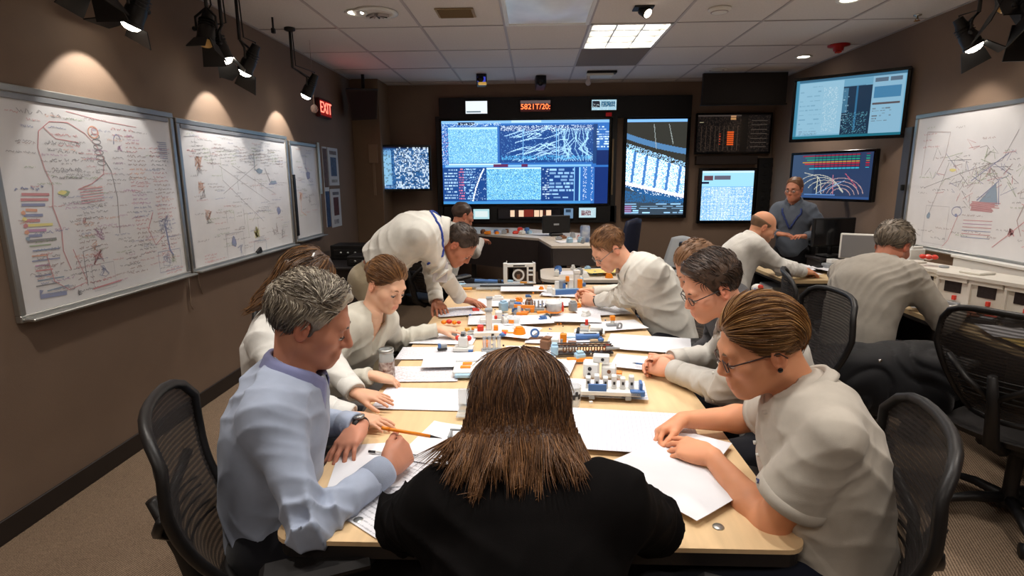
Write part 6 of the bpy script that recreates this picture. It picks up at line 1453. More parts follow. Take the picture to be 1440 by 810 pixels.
shell_chair(1.42,6.2,rad(205),mat('chair_pale',(176,182,186),.4),'office chair with a pale grey shell back by the rear side desk',.45)
# dark jacket lying over the empty chair beside the grey-shirted man
f = Field((1.45,2.55,.40),(2.15,3.1,.85),.009)
for (a,b,r1,r2) in (((1.58,2.86,.60),(2.0,2.74,.62),.12,.13),((1.62,2.80,.52),(1.95,2.70,.50),.11,.10),((1.70,2.90,.66),(2.02,2.84,.68),.07,.08)): f.cone(a,b,r1,r2,k=.08)
f.disp(lambda x,y,z: (.016*(.5-np.abs(np.sin(x*16+z*14+nz(x*.5,y*.5,z*.5,2)*3))**.7)).astype(np.float32)); V_,F_ = f.surf(); V_ = relax(V_,F_,1,.4)
jk = empty('draped_jacket',(1.8,2.75,.5),0,'dark padded jacket heaped on the chair between the aisle and the right desk','jacket')
link('jacket_body',smooth_mesh('jacket_body',V_,F_),cloth('navy_nylon',(12,13,18),rough=.5),jk,True)
zp = at(1238,508,Y=2.72); MB().lathe([(.001,.004),(.011,.004),(.011,-.004),(.004,-.006)],zp,14,Matrix.Rotation(PI/2,3,'X')).build('snap_button',M_chrome,jk,True,True)
# ================================================================ PAPERS
def paper_mat(kind):
    nm = 'paper_'+kind
    if nm in MATS: return MATS[nm]
    m = bpy.data.materials.new(nm); m.use_nodes = True; MATS[nm] = m; nt = m.node_tree; N = nt.nodes; L = nt.links; b = N['Principled BSDF']
    b.inputs['Roughness'].default_value = .7; b.inputs['Specular IOR Level'].default_value = .2; base = (*lin((222,222,227)),1); b.inputs['Base Color'].default_value = base
    if kind == 'plain': 
        tc = N.new('ShaderNodeTexCoord'); n = N.new('ShaderNodeTexNoise'); n.inputs['Scale'].default_value = 8; L.new(tc.outputs['Object'],n.inputs[0])
        r = N.new('ShaderNodeValToRGB'); r.color_ramp.elements[0].color = (*lin((214,214,219)),1); r.color_ramp.elements[1].color = (*lin((228,228,231)),1); L.new(n.outputs[0],r.inputs[0]); L.new(r.outputs[0],b.inputs[0]); return m
    uv = N.new('ShaderNodeTexCoord'); mp = N.new('ShaderNodeMapping'); L.new(uv.outputs['UV'],mp.inputs[0])
    mix = N.new('ShaderNodeMix'); mix.data_type = 'RGBA'; mix.inputs[6].default_value = base; L.new(mix.outputs[2],b.inputs[0])
    if kind == 'grid':
        br = N.new('ShaderNodeTexBrick'); br.offset = 0; br.inputs['Scale'].default_value = 14; br.inputs['Mortar Size'].default_value = .02; br.inputs['Brick Width'].default_value = .5; br.inputs['Row Height'].default_value = .5
        L.new(mp.outputs[0],br.inputs[0]); L.new(br.outputs['Fac'],mix.inputs[0]); mix.inputs[7].default_value = (*lin((172,176,198)),1)
    else:
        col = dict(text=(110,112,122),figures=(150,104,84),diagram=(96,116,176))[kind]
        wv = N.new('ShaderNodeTexWave'); wv.bands_direction = 'Y'; wv.inputs['Scale'].default_value = 5.5 if kind != 'diagram' else 2.2; wv.inputs['Distortion'].default_value = 0 if kind != 'diagram' else 6; L.new(mp.outputs[0],wv.inputs[0])
        mp2 = N.new('ShaderNodeMapping'); mp2.inputs['Scale'].default_value = (40,12,1) if kind == 'text' else (26,10,1); L.new(uv.outputs['UV'],mp2.inputs[0])
        n = N.new('ShaderNodeTexNoise'); n.inputs['Scale'].default_value = 1.2; n.inputs['Detail'].default_value = 3; L.new(mp2.outputs[0],n.inputs[0])
        mu = N.new('ShaderNodeMath'); mu.operation = 'MULTIPLY'; L.new(wv.outputs['Fac'],mu.inputs[0]); L.new(n.outputs[0],mu.inputs[1])
        r = N.new('ShaderNodeValToRGB'); r.color_ramp.elements[0].position = .38; r.color_ramp.elements[1].position = .52; r.color_ramp.elements[1].color = (*([.75]*3 if kind == 'figures' else [.5]*3),1); L.new(mu.outputs[0],r.inputs[0])
        L.new(r.outputs[0],mix.inputs[0]); mix.inputs[7].default_value = (*lin(col),1)
    return m
zlev = [.7406]
def sheet(px,py,w,h,rot,kind,label,Z0=Zt,curl=.004,seed=0,pos=None,zabs=None,group='loose papers on the work table'):
    p = Vector((*pos,0)) if pos else at(px,py,Z=Z0); zlev[0] += .0007; z = zabs if zabs else zlev[0]-Zt+Z0
    rs = random.Random(seed+int(px)); nx,ny = 8,8; me = MB(); ph,ph2 = rs.uniform(0,6),rs.uniform(0,6)
    for j in range(ny+1):
        for i in range(nx+1):
            u,v = i/nx,j/ny; cz = curl*(max(0,abs(u-.5)*2-.5)**2*1.2*(.5+.5*math.sin(ph+3*v))+max(0,abs(v-.5)*2-.5)**2*(.5+.5*math.sin(ph2+3*u)))
            me.v.append(((u-.5)*w,(v-.5)*h,cz))
    for j in range(ny):
        for i in range(nx): a = j*(nx+1)+i; me.f.append((a,a+1,a+nx+2,a+nx+1)); me.c.append(None)
    m = me.mesh('paper_sheet',paper_mat(kind),True); uvl = m.uv_layers.new(name='UVMap')
    co = np.array(me.v); li = np.zeros(len(m.loops),np.int32); m.loops.foreach_get('vertex_index',li); uvs = np.stack([co[li,0]/w+.5,co[li,1]/h+.5],1).astype(np.float32); uvl.data.foreach_set('uv',uvs.ravel())
    o = link('paper_sheet',m); o.location = (p.x,p.y,z); o.rotation_euler = (0,0,rad(rot)); tag(o,label,'paper',group); return o
for a in [
 (600,690,.30,.42,-25,'plain','wide white drawing sheet under the blue-shirted man, near left corner of the table',.004),
 (560,700,.21,.30,-38,'text','lined sheet sticking out past the near left table corner',.006),
 (600,645,.21,.30,-30,'text','creased lined sheet beneath the blue-shirted man\'s writing hand',.012),
 (625,625,.21,.28,-16,'plain','creased white sheet just right of the writing hand',.012),
 (520,655,.21,.28,10,'plain','white sheet beneath the blue-shirted man\'s watch hand',.003),
 (592,562,.34,.22,-2,'grid','faint gridded sheet next to the half-hidden woman\'s hands',.003),
 (597,527,.31,.20,3,'figures','sheet printed with small brown figures beside the label-wrapped bottle',.003),
 (612,498,.36,.20,2,'text','white lined sheet behind the sheet with brown figures',.003),
 (625,478,.34,.20,-3,'plain','blank white sheet under the cream cardigan woman\'s forearm',.003),
 (690,505,.16,.20,5,'plain','white half sheet in the middle left between the small models',.003),
 (688,540,.13,.13,-8,'plain','small square white note left of the woman seen from behind',.003),
 (668,560,.12,.16,4,'plain','narrow white note beside the clear clamp',.003),
 (745,498,.26,.20,-4,'plain','blank white sheet just beyond the black-sweater woman\'s head',.003),
 (785,478,.34,.22,-6,'diagram','white sheet with a blue line diagram in the table centre',.004),
 (700,452,.36,.22,5,'text','printed sheet under the tall white tower model',.003),
 (645,440,.30,.24,20,'diagram','blue drawing sheet beneath the bending man\'s hand',.004),
 (705,428,.36,.24,-4,'plain','wide white sheet in front of the bending man\'s reach',.003),
 (770,428,.36,.24,8,'text','printed sheet lying left of the hunched man\'s hands',.003),
 (790,415,.30,.22,-12,'plain','white sheet by the blue bar at the far end of the table',.003),
 (845,440,.34,.24,12,'text','white sheet with one text block in front of the hunched man',.004),
 (868,461,.30,.20,14,'plain','white sheet under the small vehicle model on the right side',.003),
 (912,487,.42,.28,-14,'plain','large white sheet near the clasped hands',.008),
 (905,515,.28,.20,-18,'text','white sheet directly under the clasped hands',.003),
 (765,548,.12,.14,-4,'plain','small white note right of the black-sweater woman\'s head',.003),
 (845,552,.36,.20,-6,'diagram','white sheet with blue marks under the long white and blue model',.003),
 (890,612,.42,.32,-6,'grid','large gridded sheet in front of the short-sleeved man',.006),
 (945,680,.24,.34,38,'plain','blank white sheet at the near right, below the short-sleeved man\'s hands',.010),
 (985,632,.16,.12,-35,'plain','white slip under the short-sleeved man\'s orange marker',.004),
 (718,470,.24,.30,70,'plain','white sheet under the orange bars',.003),
 (760,520,.30,.21,-12,'plain','white sheet hidden partly by the black-sweater woman\'s hair, right side',.003),
 (725,520,.28,.21,8,'text','white sheet hidden partly by the black-sweater woman\'s hair, left side',.003),
 (640,512,.30,.21,6,'plain','white sheet under the tray with orange stickers',.003),
 (810,452,.30,.21,-4,'plain','white sheet under the clear drum and red clip',.003),
 (740,455,.30,.21,12,'plain','white sheet under the clear box with one orange tag',.003),
 (735,410,.34,.22,2,'plain','white sheet just before the facade model',.003),
]: sheet(*a[:7],curl=a[7],seed=3)
# ================================================================ SMALL MODELS
MP = dict(w=mat('model_white',(226,226,222),.35),g=mat('model_grey',(150,154,158),.4),o=mat('model_orange',(240,140,28),.35),b=mat('model_blue',(70,112,172),.4),k=mat('model_black',(34,32,34),.4),r=mat('model_red',(214,60,44),.4),c=mat('model_clear',(214,222,224),.08,alpha=.45),n=mat('model_brown',(120,80,52),.5),y=mat('model_amber',(226,160,60),.4),l=mat('model_pale_blue',(160,196,220),.35))
def gadget(px,py,label,pieces,rot=0,name='model_part',cat='model',Z0=Zt+.012,sc=1.4,pos=None,group=None):
    """pieces: list of (part name, shape, x, y, z, dx, dy, dz, colour); z is the underside of the piece"""
    p = Vector((*pos,0)) if pos else at(px,py,Z=Z0)
    if pos: sc = 1.0
    t = empty(name,(p.x,p.y,Z0),rad(rot),label,cat,group)
    for (nm,sh,x,y,z,dx,dy,dz,c) in pieces:
        x,y,z,dx,dy,dz = (q*sc for q in (x,y,z,dx,dy,dz)); mb = MB()
        if sh == 'b': mb.box((x,y,z+dz/2),(dx,dy,dz),ch=min(dx,dy,dz)*.12)
        elif sh == 'c': mb.cyl((x,y,z),(x,y,z+dz),dx/2,dy/2,n=14)
        elif sh == 'h': mb.cyl((x-dx/2,y,z+dz/2),(x+dx/2,y,z+dz/2),dz/2,dy/2,n=12)
        elif sh == 'w': mb.cyl((x,y-dy/2,z+dz/2),(x,y+dy/2,z+dz/2),dz/2,n=14)
        elif sh == 't': mb.lathe([(dx/2-dy,-dy/2),(dx/2,-dy/2),(dx/2,dy/2),(dx/2-dy,dy/2),(dx/2-dy,-dy/2)],(x,y,z+dx/2),18,Matrix.Rotation(PI/2,3,'X'),cap=False)
        elif sh == 's': mb.sphere((x,y,z+dz/2),(dx/2,dy/2,dz/2),12,8)
        mb.build(nm,MP[c],t,sh in 'chwst' and 'auto')
    return t
B='b'
def frame_pieces(w,h,d,c):   # arch facade
    return [('base',B,0,0,0,w*1.1,d*1.6,.006,c),('side_wall',B,-w/2,0,.006,w*.14,d,h,c),('side_wall',B,w*.5,0,.006,w*.08,d,h,c),('lintel',B,0,0,h*.84,w,d,h*.18,c),('arch_ring','t',-.008,0,.012,h*.62,.010,0,c),('post',B,w*.27,0,.006,w*.06,d,h*.9,c),('shelf',B,w*.38,0,h*.4,w*.22,d,.006,c),('shelf',B,w*.38,0,h*.62,w*.22,d,.006,c),('dark_slot',B,-.005,-d*.4,h*.88,w*.4,d*.3,.008,'k'),('brown_core',B,-.008,.004,.02,.02,.01,.03,'n'),('finial',B,-w*.45,0,h,.004,.004,.018,c),('finial',B,w*.45,0,h,.004,.004,.014,c),('amber_step',B,.02,-d,.006,.04,.015,.008,'y')]
gadget(731,398,'white facade model with a round arch at the far end of the table',frame_pieces(.17,.115,.03,'w'),rot=4,name='facade_model')
gadget(797,408,'white and orange tower blocks standing behind the blue bar',[('base',B,0,0,0,.16,.05,.012,'w'),('tower',B,.055,0,.012,.03,.03,.08,'w'),('tower_cap',B,.055,0,.092,.034,.034,.018,'w'),('orange_block',B,.068,-.018,.012,.026,.02,.05,'o'),('block',B,.02,0,.012,.028,.03,.05,'w'),('orange_cap',B,.0,-.01,.05,.018,.018,.03,'o'),('grey_block',B,-.03,0,.012,.03,.03,.045,'g'),('drum','c',-.055,0,.012,.03,.026,.04,'w'),('blue_post',B,-.02,-.02,.012,.014,.014,.03,'b')],rot=12,name='tower_model')
gadget(797,414,'blue bar lying in front of the tower blocks',[('bar',B,0,0,0,.145,.022,.028,'b'),('bar_end',B,-.072,0,.002,.012,.026,.03,'w'),('top_strip',B,0,0,.028,.13,.010,.003,'l')],rot=14,name='blue_bar',cat='model')
gadget(814,402,'small white and blue unit right of the tower blocks',[('body',B,0,0,0,.05,.04,.03,'w'),('dome','s',.012,0,.025,.028,.028,.026,'l'),('side_tank','w',-.03,0,.004,.02,.03,.02,'w'),('foot',B,.03,-.01,0,.02,.02,.02,'b')],rot=-10)
gadget(690,452,'tall white post tower on a flat base in the table centre',[('base',B,0,0,0,.09,.06,.016,'w'),('post',B,-.005,0,.016,.022,.022,.085,'w'),('post_cap',B,-.005,0,.10,.027,.027,.008,'g'),('side_box',B,.035,0,.016,.03,.035,.03,'w'),('red_knob',B,.022,-.02,.016,.012,.012,.014,'r')],rot=5,name='tower_model')
gadget(735,442,'orange crane-like model in the table centre',[('base',B,0,0,0,.05,.04,.012,'o'),('boom',B,0,0,.03,.11,.012,.014,'o'),('column',B,-.015,0,.01,.016,.016,.03,'w'),('hook_block',B,.045,0,.012,.016,.016,.02,'o'),('wheel','w',-.03,0,0,.02,.03,.02,'g'),('counterweight',B,-.05,0,.026,.022,.022,.022,'g')],rot=-12)
gadget(752,436,'row of small grey pegs behind the orange crane model',[('base',B,0,0,0,.09,.03,.01,'g')]+[('peg','c',-.035+.0175*k,0,.01,.009,.007,.035,'g') for k in range(5)],rot=6)
gadget(769,446,'small dark-topped pin figure beside the orange crane',[('base','c',0,0,0,.03,.026,.012,'l'),('stem','c',0,0,.012,.012,.010,.03,'g'),('head','s',0,0,.038,.02,.02,.02,'k')])
gadget(778,445,'clear round drum model with an orange arm',[('foot','c',0,0,0,.03,.02,.02,'g'),('drum','c',0,0,.02,.07,.08,.045,'c'),('lid','c',0,0,.065,.074,.06,.008,'w'),('arm',B,-.045,-.01,.022,.07,.012,.01,'o'),('inner_core',B,0,0,.03,.03,.03,.02,'w'),('orange_band','c',0,0,.022,.078,.08,.006,'o')],rot=20)
gadget(791,438,'small red clip standing near the clear drum model',[('jaw',B,0,0,0,.012,.016,.03,'r'),('tip',B,0,0,.03,.006,.010,.014,'r'),('handle',B,-.012,0,.008,.02,.006,.006,'k')])
gadget(722,456,'clear box with one orange tag',[('box',B,0,0,0,.055,.04,.03,'c'),('tag',B,-.005,-.022,.006,.022,.004,.018,'o'),('inner_board',B,0,0,.008,.04,.03,.004,'w')],rot=-8)
gadget(706,469,'pair of orange bars lying on paper',[('bar',B,-.015,.01,0,.075,.014,.012,'o'),('bar',B,.03,-.012,0,.045,.014,.010,'o'),('raised_end',B,-.05,.012,.01,.018,.014,.016,'o')],rot=-6)
gadget(706,474,'small blue and red lump below the orange bars',[('lump','s',0,0,0,.034,.026,.02,'b'),('red_cap','s',.01,0,.010,.016,.014,.012,'r')])
gadget(686,472,'white stepped model with one red block near the reaching hand',[('base',B,0,0,0,.11,.06,.022,'w'),('tower',B,.005,.01,.022,.024,.024,.075,'w'),('tower_cap',B,.005,.01,.097,.03,.03,.01,'g'),('red_block',B,-.028,-.005,.022,.024,.022,.022,'r'),('orange_block',B,.032,.0,.022,.018,.018,.02,'o'),('port',B,.02,-.031,.006,.010,.004,.010,'k')],rot=3,name='tower_model')
gadget(664,468,'small orange and clear parts pile beside the reaching hand',[('plate',B,0,0,0,.06,.04,.008,'c'),('orange_bit',B,.01,0,.008,.022,.02,.014,'o'),('amber_bit',B,-.018,.006,.008,.018,.016,.012,'y'),('pin','h',0,-.014,.008,.04,.006,.006,'g')],rot=20)
gadget(634,456,'orange and red beads heaped behind the reaching hand',[('bead','s',-.03,0,0,.024,.022,.018,'o'),('bead','s',-.008,.006,0,.026,.022,.02,'r'),('bead','s',.016,-.004,0,.022,.022,.018,'o'),('bead','s',.034,.004,0,.018,.018,.014,'r')],name='bead_heap',cat='beads')
gadget(652,492,'small white robot-like model with red shoulders',[('base',B,0,0,0,.07,.045,.012,'w'),('body',B,0,0,.012,.034,.028,.04,'w'),('shoulder','s',-.02,0,.034,.02,.02,.02,'r'),('shoulder','s',.02,0,.034,.02,.02,.02,'r'),('head','c',0,0,.052,.022,.016,.016,'g'),('visor',B,0,-.012,.056,.014,.004,.006,'k'),('foot',B,.03,-.02,0,.016,.014,.008,'b')],rot=-4,name='robot_model')
gadget(622,492,'small dark metal clip on the left white sheet',[('clip_base',B,0,0,0,.034,.014,.008,'k'),('clip_arm',B,.006,0,.008,.022,.012,.012,'g'),('clip_arm',B,-.010,0,.008,.01,.012,.016,'b')],rot=20)
gadget(637,474,'small round brown jar near the reaching hand',[('jar','c',0,0,0,.034,.034,.022,'g'),('lid','c',0,0,.022,.036,.034,.006,'n')],name='small_jar',cat='jar')
gadget(692,495,'clear rack holding grey tubes',[('rack',B,0,0,0,.075,.04,.010,'g')]+[('tube','c',-.026+.017*k,0,.01,.014,.013,.042,'c') for k in range(4)]+[('cap','c',-.026+.017*k,0,.052,.015,.014,.006,'g') for k in range(4)],rot=8)
gadget(684,487,'single orange cube beside the grey tube rack',[('cube',B,0,0,0,.026,.024,.020,'o'),('stud','c',0,0,.02,.012,.012,.004,'o')],rot=15)
gadget(655,522,'white tray with two orange stickers',[('tray',B,0,0,0,.075,.10,.016,'w'),('tray_rim',B,0,.046,.016,.07,.006,.006,'c'),('orange_sticker',B,.004,.024,.016,.030,.020,.004,'o'),('orange_sticker',B,.0,-.010,.016,.032,.018,.004,'o'),('blue_foot',B,.0,-.056,.0,.06,.014,.010,'l')],rot=3,name='sample_tray',cat='tray')
gadget(682,520,'grey and blue tool with an orange hump',[('body',B,0,0,0,.07,.024,.012,'g'),('hump','s',.01,0,.008,.036,.024,.022,'o'),('blue_grip',B,.012,-.006,.006,.022,.026,.008,'b')],rot=10,name='hand_tool',cat='tool')
gadget(752,476,'small blue ring stand in the table centre',[('base',B,0,0,0,.07,.022,.005,'n'),('ring','t',.0,0,.004,.036,.007,0,'b'),('rod','h',.05,-.008,.003,.07,.004,.005,'k')],rot=8)
gadget(829,468,'small white vehicle model on the right-hand sheet',[('deck',B,0,0,0,.12,.05,.008,'w'),('cab',B,-.02,0,.008,.035,.034,.024,'c'),('red_mast',B,-.012,0,.032,.012,.012,.022,'r'),('tank','h',.025,0,.008,.045,.022,.022,'w'),('wheel','w',-.045,0,0,.014,.06,.014,'k'),('wheel','w',.045,0,0,.014,.06,.014,'k')],rot=-8,name='vehicle_model')
gadget(861,459,'orange-topped grey stub near the hunched man\'s sheet',[('base',B,0,0,0,.05,.025,.012,'g'),('stub','c',0,0,.012,.018,.016,.014,'w'),('orange_top',B,0,0,.026,.020,.018,.020,'o')],rot=10)
gadget(871,463,'small green-grey ring at the end of the right-hand tray',[('ring','t',0,0,0,.028,.006,0,'g'),('disc',B,0,.006,0,.02,.004,.006,'k')],rot=30)
gadget(826,477,'blue tube with a pointed end, right of the table centre',[('tube','h',0,0,0,.09,.022,.022,'b'),('tip','h',-.06,0,.004,.05,.004,.010,'l'),('clip',B,.01,0,.02,.05,.006,.004,'k')],rot=5,name='blue_tube',cat='tool')
gadget(845,481,'small round blue knob beside the blue tube',[('knob','s',0,0,0,.024,.024,.018,'b'),('stud','c',0,0,.016,.008,.006,.006,'b')])
gadget(853,490,'small red and pink lump near the white sheet on the right',[('lump','s',0,0,0,.03,.024,.020,'r'),('pale_part','s',.018,-.004,0,.02,.018,.016,'w')])
gadget(822,497,'long dark truss hull model with rails',[('keel',B,0,0,0,.20,.03,.006,'k')]+[('rail','h',0,-.022+.022*k,.03,.19,.005,.005,'k') for k in range(3)]+[('rib','t',-.08+.02*k,0,.0,.036,.004,0,'n') for k in range(9)]+[('end_cone','h',.10,0,.006,.05,.004,.02,'g')],rot=6,name='truss_model')
gadget(815,508,'long orange slab in front of the dark truss hull',[('slab',B,0,0,0,.085,.018,.012,'o'),('groove',B,0,-.005,.012,.075,.004,.002,'y')],rot=4)
gadget(792,490,'cluster of white blocks with an orange block behind the black-sweater woman\'s head',[('base',B,0,0,0,.10,.05,.01,'w'),('block',B,-.03,0,.01,.03,.03,.03,'w'),('orange_block',B,.0,.005,.01,.024,.02,.045,'o'),('brown_block',B,.032,0,.01,.03,.024,.018,'n'),('grey_pin','c',-.005,-.018,.01,.008,.008,.03,'g')],rot=-6)
gadget(845,530,'white dice-like block cluster with dark holes, right of the black-sweater woman',[('block',B,-.03,0,0,.05,.045,.05,'w'),('block',B,.024,.006,0,.045,.045,.04,'w'),('hole','w',-.034,-.022,.026,.012,.006,.012,'k'),('hole','w',-.036,-.022,.010,.010,.006,.010,'k'),('hole','w',.024,-.016,.018,.016,.006,.012,'n'),('top_block',B,0,0,.05,.05,.03,.022,'w'),('hole','w',.004,-.014,.056,.010,.006,.010,'k')],rot=-8,name='block_model')
gadget(869,530,'single orange cube in front of the white dice-like blocks',[('cube',B,0,0,0,.024,.022,.018,'o'),('foot',B,0,-.012,0,.024,.006,.012,'w')],rot=-12)
gadget(857,558,'long white and blue vehicle model with peg rows',[('chassis',B,0,0,.012,.17,.05,.012,'w'),('nose_rod','h',-.11,0,.014,.05,.006,.008,'g'),('blue_tail',B,.075,-.016,.012,.04,.018,.016,'b'),('blue_fin',B,.085,0,.024,.008,.03,.024,'b'),('blue_truss',B,-.035,-.02,.024,.05,.006,.02,'b')]+[('peg',B,-.06+.024*k,.008,.024,.014,.02,.032+.006*(k%2),'w') for k in range(6)]+[('port',B,-.06+.024*k,-.004,.038,.006,.003,.008,'k') for k in range(6)]+[('skid',B,-.05,0,0,.016,.05,.012,'g'),('skid',B,.05,0,0,.016,.05,.012,'g')],rot=-4,name='vehicle_model')
gadget(660,583,'clear clamp with blue jaw and amber block beside the black-sweater woman\'s hair',[('plate',B,0,0,0,.09,.06,.006,'c'),('upright',B,-.02,.01,.006,.04,.010,.09,'c'),('hinge','c',.004,.012,.06,.018,.018,.03,'g'),('blue_jaw',B,.022,-.004,.036,.06,.014,.012,'b'),('amber_block',B,.022,-.004,.008,.06,.020,.026,'y'),('pin','c',-.005,-.026,0,.008,.008,.03,'k')],rot=0,sc=1.0,name='clamp_model')
gadget(650,632,'white open-frame box model beside the writing hand',[('base',B,0,0,0,.085,.06,.008,'w'),('upright',B,-.036,0,.008,.006,.05,.045,'g'),('upright',B,.016,0,.008,.006,.05,.055,'g'),('top_rail',B,-.010,.022,.05,.06,.006,.006,'g'),('white_panel',B,-.010,0,.010,.04,.04,.03,'w'),('blue_part',B,.034,.008,.008,.018,.02,.05,'b'),('grey_part',B,.034,-.014,.008,.022,.016,.03,'g'),('dark_pin','c',.016,.02,.05,.008,.008,.03,'k')],rot=-3,sc=1.05,name='frame_model')
for (px,py,r,c,l) in ((668,437,15,'r','small red clip under the bending man\'s fingers'),(742,418,5,'b','small flat blue chip on the far white sheet'),(700,405,10,'g','grey planks and trays stacked at the far end of the table')):
    if c == 'g': gadget(px,py,l,[('plank',B,0,.02,0,.40,.03,.010,'g'),('plank',B,.06,-.03,0,.36,.04,.008,'c'),('plank',B,-.02,.06,0,.34,.03,.012,'g'),('plank',B,.05,.0,.010,.30,.012,.006,'k')],rot=2,name='plank_stack',cat='planks')
    else: gadget(px,py,l,[('clip',B,0,0,0,.024,.014,.014,c),('clip_end',B,.014,0,0,.01,.02,.008,c)],rot=r)
gadget(684,398,'blue folded tube parts at the far left end of the table',[('tube','h',0,0,0,.14,.02,.022,'b'),('tube','h',.07,.03,0,.13,.016,.018,'b'),('hinge','s',.075,.01,0,.03,.03,.026,'k'),('pale_cap','h',.14,.03,0,.03,.018,.02,'l')],rot=-12,name='tube_parts')
gadget(655,408,'yellow-handled craft knife at the far left of the table',[('handle','h',0,0,0,.07,.016,.016,'y'),('blade',B,-.06,0,.005,.06,.003,.010,'k'),('collar','h',-.035,0,0,.012,.018,.017,'k')],rot=4,name='craft_knife',cat='knife')
gadget(640,402,'blue and grey pouch behind the craft knife',[('pouch','s',0,0,0,.13,.07,.02,'l'),('zip','h',0,-.01,.018,.10,.004,.004,'k'),('flap',B,.03,.01,.016,.05,.04,.005,'g')],rot=15,name='pouch',cat='pouch')
# tan box standing at the left end behind the hand, and cream bag before the hunched man
gadget(618,402,'tan cardboard box edge at the far left of the table',[('carton',B,0,0,0,.12,.10,.07,'y'),('flap',B,0,.05,.07,.12,.03,.003,'y')],rot=20,name='cardboard_box',cat='box')
# pens
def pen(a,b,r,c,tipc,label,name='pen'):
    a = Vector(a); b = Vector(b); t = empty(name,a,0,label,'pen')
    d = (b-a).normalized(); L = (b-a).length; MB().tube([a,a+d*L*.78],r,10).build('barrel',MP[c],t,True,True); MB().tube([a+d*L*.78,a+d*L*.86,b],r,10,True,[.95,.6,.12]).build('tip',MP[tipc],t,True,True); MB().tube([a-d*.004,a+d*.02],r*1.08,10).build('cap_end',MP[tipc if c == 'w' else c],t,True,True)
    return t
W1 = p1['arms']['R'][2]
pen(W1+np.array([-.035,.095,.075]),W1+np.array([.125,.185,.0]),.0055,'o','k','orange pen held by the blue-shirted man','pen')
pen((-.52,1.62,.752),(-.36,1.60,.752),.004,'w','k','thin white pen lying near the watch hand','pen')
pen((.52,1.70,.758),(.425,1.685,.752),.009,'o','k','orange marker under the short-sleeved man\'s fingers','marker')
pen((.455,1.66,.765),(.37,1.705,.750),.004,'k','k','dark pencil pinched by the short-sleeved man','pen')
pen((.52,2.36,.79),(.45,2.47,.765),.004,'b','k','dark pen between the clasped hands','pen')
pen((.62,2.72,.748),(.55,2.80,.748),.004,'n','k','short brown pencil at the corner of the large right-hand sheet','pen')
# bottle wrapped in a patterned label
pb = at(545,537,Z=Zt); bt = empty('water_bottle',(pb.x,pb.y,Zt),0,'clear bottle with a brown patterned label beside the cream cardigan woman','bottle')
MB().lathe([(.001,.002),(.030,.002),(.033,.008),(.033,.10),(.031,.115),(.031,.145),(.030,.147),(.029,.145),(.029,.012),(.001,.010)],n=24,cap=False).build('glass',mat('bottle_clear',(215,220,220),.05,alpha=.35),bt,'auto')
MB().lathe([(.0336,.02),(.0338,.022),(.0338,.095),(.0336,.097)],n=24,cap=False).build('label_wrap',mat('label_pattern',(205,200,196),.5,rgb2=(104,62,52),vscale=70),bt,True)
MB().lathe([(.033,.135),(.034,.14),(.033,.15),(.029,.15)],n=24,cap=False).build('rim',M_alu,bt,True)
pb = at(805,572,Z=Zt); bt = empty('glass_tumbler',(pb.x,pb.y,Zt),0,'clear tumbler with dark printed figures right of the black-sweater woman','glass')
MB().lathe([(.001,.003),(.026,.003),(.030,.01),(.034,.085),(.033,.086),(.031,.083),(.027,.014),(.001,.012)],n=24,cap=False).build('glass',mat('bottle_clear',(215,220,220),.05,alpha=.35),bt,'auto')
for k in range(5): a = -2.2+.35*k; MB().box((.0325*math.cos(a),.0325*math.sin(a),.05+.012*(k%2)),(.004,.011,.02),rot=(0,0,a),ch=.001).build('printed_figure',MP['k'],bt)
# stuff on the tabletop that is too small to pick apart: crumbs of coloured plastic
rs = random.Random(8); cr = MB()
for i in range(90):
    x,y = rs.gauss(.0,.2),rs.gauss(3.4,.45)
    if not (-.58 < x < .6): continue
    cr.cur = lin(rs.choice([(235,235,230),(240,140,30),(150,155,160),(60,100,170),(200,60,50),(40,38,40)])); d = rs.uniform(.004,.011); cr.box((x,y,.765+d/2 if 0 else .752+d/2),(d,d*rs.uniform(.6,1.6),d*.8),rot=(0,0,rs.uniform(0,3)))
o = cr.build('plastic_crumbs',mat_vc('crumb_plastic',.4)); tag(o,'tiny coloured plastic offcuts scattered over the work table','offcuts',kind='stuff')
